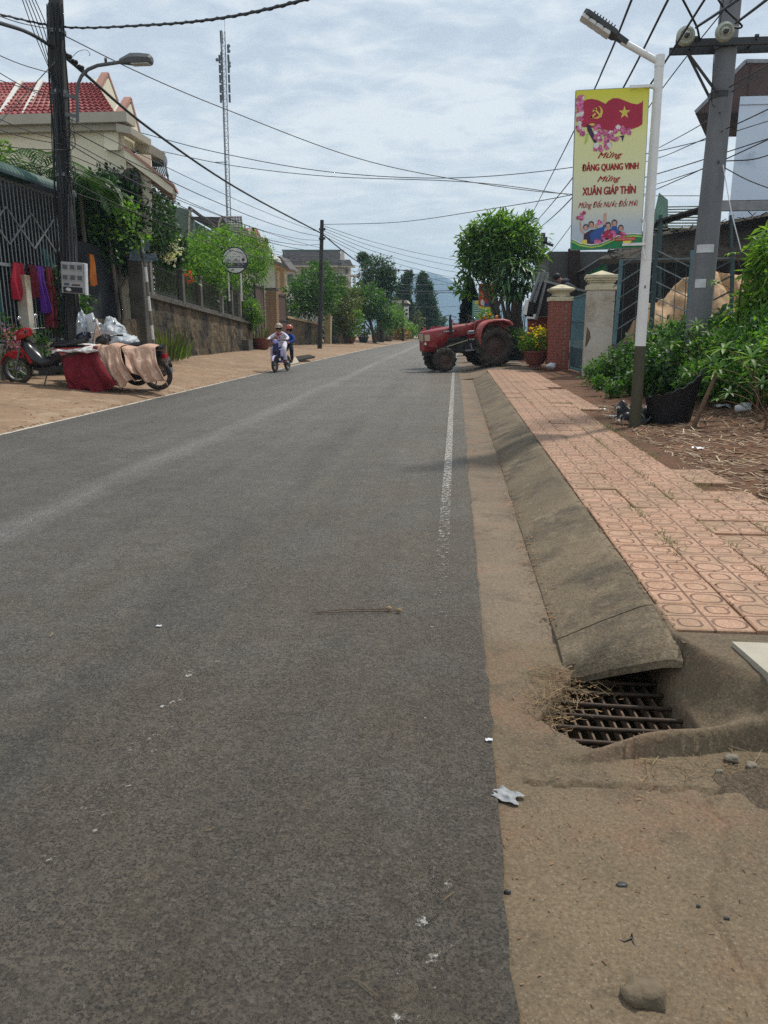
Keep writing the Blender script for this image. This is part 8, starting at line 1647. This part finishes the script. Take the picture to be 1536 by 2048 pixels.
bs_ = thing('signboard', 'blue and white upright signboard beyond the terracotta bowl', 'sign', P(768, 672, 68)); mb = MB(); c = P(770, 650, 68) - bs_.location; mb.box((c.x, 0, c.z), (.28, .06, .8)); obj('board', mb, 'sheet_blue', bs_); mb = MB(); c = P(765, 658, 68) - bs_.location; mb.bbox((c.x, .1, .5), (.3, .2, 1.2), .03); obj('cabinet', mb, 'moto_navy', bs_)
wb = MB(); p_ = P(839, 676, 88); wb.tube([p_ + Vector((0, 0, -.3)), P(839, 650, 88)], .11, 10); solo('bollard', wb, 'white_paint', 'white post on the verge at the bend', 'post')
rb = thing('red_cabinet', 'small orange red box on the far roadside by the tractor bonnet', 'cabinet', P(848, 676, 80)); mb = MB(); mb.bbox((0, 0, .45), (.36, .3, .9), .03); obj('case', mb, 'orange_lens' if False else 'ink_label', rb); mb = MB(); mb.box((0, 0, .98), (.2, .2, .14)); obj('top', mb, 'ink_label', rb)
gc = MB(); hx(gc, [P(596, 723, 27.8), P(630, 716, 29.5), P(618, 712, 29.6), P(592, 716, 28.2)], (0, 0, .06)); struct('drain_opening', gc, 'slot_shade')  # solid slab; the shade inside the slot is put into its near-black colour
gc = MB(); hx(gc, [P(575, 733, 25.4), P(598, 727, 27.4), P(592, 717, 28.2), P(575, 724, 26.6)], (0, 0, .05)); struct('verge_ramp', gc, 'pale_concrete')
# lattice mast
mz0 = -1.5; mp0, mp1 = P(463, 640, 150), P(444.5, 62, 150); mp0.z = mz0
ms = thing('radio_mast', 'tall slender lattice radio mast with dark antennas rising behind the roofs', 'mast', mp0); hM = mp1.z - mz0; w_ = .46; lean = Vector((mp1.x - mp0.x, 0, 0))
def mpnt(k, z): a = 2.094 * k + .5; return Vector((w_ * math.cos(a), w_ * math.sin(a), z)) + lean * (z / hM)
for k in range(3):
    mb = MB(); mb.tube([mpnt(k, 0), mpnt(k, hM * (1 if k else 1.0))], .085, 6); obj('mast_leg', mb, 'grey_metal', ms)
mb = MB(); n_ = 44
for i in range(n_):
    z0, z1 = hM * i / n_, hM * (i + 1) / n_
    for k in range(3): mb.bar(mpnt(k, z0), mpnt((k + 1) % 3, z0), .05); mb.bar(mpnt(k, z0), mpnt((k + 1) % 3, z1), .045)
stuff('', obj('lattice', mb, 'grey_metal', ms))
for i in range(16):
    k = i % 3; z = hM * (.80 + .03 * (i // 3)); a = 2.094 * k + .5; mb = MB(); mb.bbox(Vector((.95 * math.cos(a), .95 * math.sin(a), z)) + lean * (z / hM), (.34, .3, 1.35), .05); obj('antenna_panel', mb, 'dark_metal', ms)
for i, (dz, sx) in enumerate(((.955, 1), (.94, 1), (.905, 1), (.895, 1), (.915, -1))):
    mb = MB(); mb.lathe([(0, 0), (.25, .03), (.32, .15), (0, .16)], 12, (0, 0, 0), 'Y'); o = obj('dish', mb, 'lamp_grey', ms); o.location = Vector((sx * 1.1, -.2, hM * dz)) + lean * dz
mb = MB(); mb.bar(Vector((-2.2, 0, hM * .60)) + lean * .6, Vector((0, 0, hM * .60)) + lean * .6, .12); obj('side_arm', mb, 'dark_metal', ms)
mb = MB(); mb.tube([mpnt(0, hM), mpnt(0, hM * 1.045)], .03, 5); mb.bar(Vector((-.2, 0, hM * .965)) + lean, Vector((-.2, 0, hM * 1.0)) + lean, .5, .4); obj('top_fittings', mb, 'dark_metal', ms)

# ================================================================== overhead cables
def crom(p0, p1, p2, p3, t): return ((p1 * 2) + (p2 - p0) * t + (p0 * 2 - p1 * 5 + p2 * 4 - p3) * t * t + (p1 * 3 - p0 - p2 * 3 + p3) * t ** 3) * .5
def cable(label, pts, r, group=None, m_='cable_black', n=10, twist=False):
    q = [P(*p) if len(p) == 3 else Vector(p[:3]) for p in pts]; q = [q[0] * 2 - q[1]] + q + [q[-1] * 2 - q[-2]]; out = []
    for i in range(1, len(q) - 2):
        for k in range(n): out.append(crom(q[i - 1], q[i], q[i + 1], q[i + 2], k / n))
    out.append(q[-2]); mb = MB(); mb.tube(out, r, 5)
    if twist:
        o2 = []
        for i, p in enumerate(out):
            for k in range(4):
                nx_ = out[min(i + 1, len(out) - 1)]; c = p.lerp(nx_, k / 4); a = (i * 4 + k) * 1.1; o2.append(c + Vector((0, math.cos(a) * r * .9, math.sin(a) * r * .9)))
        mb.tube(o2, r * .8, 4)
    return solo('cable', mb, m_, label, 'cable', group)
LP, MP, YM = 16.0, mpb.y, mpb.y
cable('thick black cable bundle sloping from the left pole down to the middle pole', [(-30, 35, 12.5), (108, 97, LP), (300, 258, 21.5), (480, 380, 29.5), (643, 467, MP)], .034)
mb = MB()
for k in range(9): c = P(122 + 6 * k, 100 + 5.6 * k, LP + .1 * k); mb.ell(c + Vector((0, 0, .03 * (k % 2))), (.05, .05, .045), 8, 5, jit=.5)
solo('cable_clamp', mb, 'cable_black', 'lumpy clamps on the thick black cable beside the left pole', 'cable clamp')
cable('twisted overhead cable crossing from the left pole to the top of the picture', [(-40, 20, 14), (125, 54, LP), (300, 50, 13.2), (450, 35, 11.2), (620, -4, 9.2), (760, -60, 7.8)], .017, twist=True)
cable('long thin cable sagging across the street from the left pole to the right side', [(122, 68, LP), (280, 146, 17), (445, 216, 19), (700, 312, 21.5), (900, 357, 23), (1136, 388, 24.5), (1420, 392, 25)], .011)
cable('pale sagging cable crossing just under the long thin one', [(268, 262, 24), (440, 306, 24), (660, 344, 24), (900, 356, 24), (1150, 334, 23), (1390, 285, 22), (1560, 235, 21)], .011)
cable('lower sagging cable crossing behind the banner', [(320, 302, 26), (470, 332, 26), (660, 353, 26), (880, 361, 25.5), (1000, 370, 25), (1136, 389, 24.8)], .011)
cable('thin cable rising from the middle pole across to the banner', [(646, 449, MP), (800, 444, 36), (980, 418, 30), (1142, 390, 25), (1300, 352, 22), (1560, 270, 18)], .013)
GA = 'overhead lines running along the street on the right'
for k, (a, b_, c_) in enumerate((((1268, -12), (1150, 258), (1054, 448)), ((1342, -12), (1148, 352), (1060, 458)), ((1418, -14), (1142, 398), (1066, 467)))): cable(('left of three overhead lines running down behind the banner top', 'middle of three overhead lines running down behind the banner', 'right of three overhead lines, passing the lamp arm, down behind the banner')[k], [(a[0], a[1], 8.5), ((a[0] + b_[0]) / 2 + 2, (a[1] + b_[1]) / 2 + 5, 12.5), (b_[0], b_[1], 18.5), (c_[0], c_[1], 39.8)], .013, GA)
cable('thin stay wire slanting from the concrete pole top behind the lamp arm', [(1480, -20, 11), (1345, 150, 12.5), (1260, 270, 14), (1150, 440, 18), (1090, 520, 24)], .008)
cable('thick conductor leaving the left insulator to the upper right', [(1392, 55, 11.4), (1460, 10, 9.4), (1560, -60, 7.4)], .017); cable('thick conductor leaving the right insulator to the upper right', [(1472, 46, 11.4), (1530, 2, 9.4), (1600, -55, 7.4)], .017)
cable('jumper wire curving down to the crossarm by the left insulator', [(1360, -12, 10.8), (1382, 30, 11.2), (1394, 55, 11.5), (1399, 78, 11.8)], .014); cable('jumper wire looping past the right insulator', [(1432, -8, 10.9), (1450, 18, 11.2), (1475, 42, 11.4), (1484, 52, 11.5), (1478, 56, 11.6), (1464, 54, 11.6)], .013)
cable('thin drop wire hanging beside the concrete pole with a hook at its end', [(1447, 0, 11.7), (1438, 60, 11.75), (1428, 110, 11.75), (1424, 180, 11.8), (1424, 208, 11.8), (1430, 213, 11.8)], .006); cable('thin white wire hanging from the concrete pole to the weeds', [(1446, 330, 11.6), (1462, 420, 11.2), (1482, 500, 11)], .007, m_='plastic_white')
GB = 'thin service cables from the concrete pole'
for a in ([(1438, 322, 11.8), (1360, 358, 14), (1280, 392, 17), (1180, 430, 21)], [(1438, 326, 11.8), (1370, 350, 15), (1290, 374, 20), (1170, 400, 28)], [(1452, 318, 11.8), (1500, 296, 10.5), (1560, 268, 9)], [(1452, 322, 11.8), (1510, 318, 11), (1570, 298, 10)], [(1445, 262, 11.8), (1380, 290, 15), (1310, 318, 19), (1200, 348, 26)], [(1452, 258, 11.8), (1500, 236, 11), (1570, 202, 10)], [(1450, 336, 11.8), (1500, 362, 12.5), (1570, 388, 13)], [(1458, 175, 11.8), (1500, 150, 10.5), (1570, 112, 9)], [(1440, 225, 11.8), (1380, 262, 15), (1300, 305, 20)]): cable('thin service cable strung from the thick concrete utility pole', a, .008, GB)
GC = 'fan of thin cables between the left and middle poles'
for k in range(9):
    y0 = 235 + 17 * k + (k % 3) * 5; y1 = 466 + 7.5 * k; sag = 8 + 7 * (k % 4); Yq = LP + (MP - LP) * .25
    a = P(135, y0, LP); b_ = P(643, y1, MP - .1); pts = []
    for t in (0, .12, .3, .55, .8, 1): c = a.lerp(b_, t); c.z -= sag * .022 * 4 * t * (1 - t); pts.append((c.x, c.y, c.z, 0))
    cable('thin cable strung from the dark left pole to the middle pole', pts, .009 + .003 * (k % 2), GC, 'cable_black' if k % 3 else 'cable_grey')
GD = 'cables coming in to the left pole from the left edge'
for a, b_ in (((-30, 22), (112, 60)), ((-30, 128), (118, 205)), ((-30, 98), (116, 150)), ((-30, 225), (124, 282)), ((-30, 150), (120, 190)), ((-30, 285), (135, 300)), ((-30, 250), (130, 290))): cable('thin cable running from the left edge to the dark left pole', [(a[0], a[1], 12.8), ((a[0] + b_[0]) / 2, (a[1] + b_[1]) / 2 + 5, 14.4), (b_[0], b_[1], LP - .1)], .008, GD)
GE = 'steep drop cables left of the dark pole'
for k in range(5): cable('steep drop cable slanting down from the top edge to the dark left pole', [(38 + 6 * k, -20, 13.5), (70 + 7 * k, 70, 14.6), (104 + 2 * k, 150 + 6 * k, LP - .15)], .008, GE)
cable('loose cable crossing in front of the red roof to the left pole', [(-20, 265, 13), (40, 200, 14.2), (115, 118, LP - .1)], .009); cable('curled loose wire end beside the left pole', [(140, 120, LP - .2), (155, 104, LP - .2), (172, 100, LP - .2), (180, 108, LP - .2), (178, 112, LP - .2)], .005)
cable('black cable running on from the middle pole to the thin far pole', [(645, 468, MP), (690, 505, MP + 7), (725, 528, MP + 14), (765, 538, fpb.y)], .034)
GF = 'thin cables beyond the middle pole'
for k in range(5): cable('thin cable crossing from the middle pole towards the right trees', [(648, 452 + 5 * k, MP), (740, 482 + 9 * k, 47), (840, 507 + 11 * k, 54), (935, 523 + 12 * k, 60), (1040, 528 + 10 * k, 66)], .013, GF, 'cable_grey' if k % 2 else 'cable_black')
GG = 'cables strung across the far street before the mountain'
for k, (y0, y1) in enumerate(((548, 556), (562, 566), (575, 579), (583, 582), (560, 588), (604, 612), (620, 640))): cable('thin cable strung across the far street in front of the mountain', [(766, y0, fpb.y), (830, (y0 + y1) / 2 + 6, 70), (940, y1, 78)], .016 if k != 2 else .03, GG, 'cable_grey' if k % 2 else 'cable_black')
GH = 'low cables between the middle pole and the far trees'
for k in range(4): cable('low thin cable sagging past the white house to the thin far pole', [(645, 500 + 14 * k, MP), (700, 528 + 12 * k, 50), (765, 545 + 9 * k, fpb.y)], .012, GH)
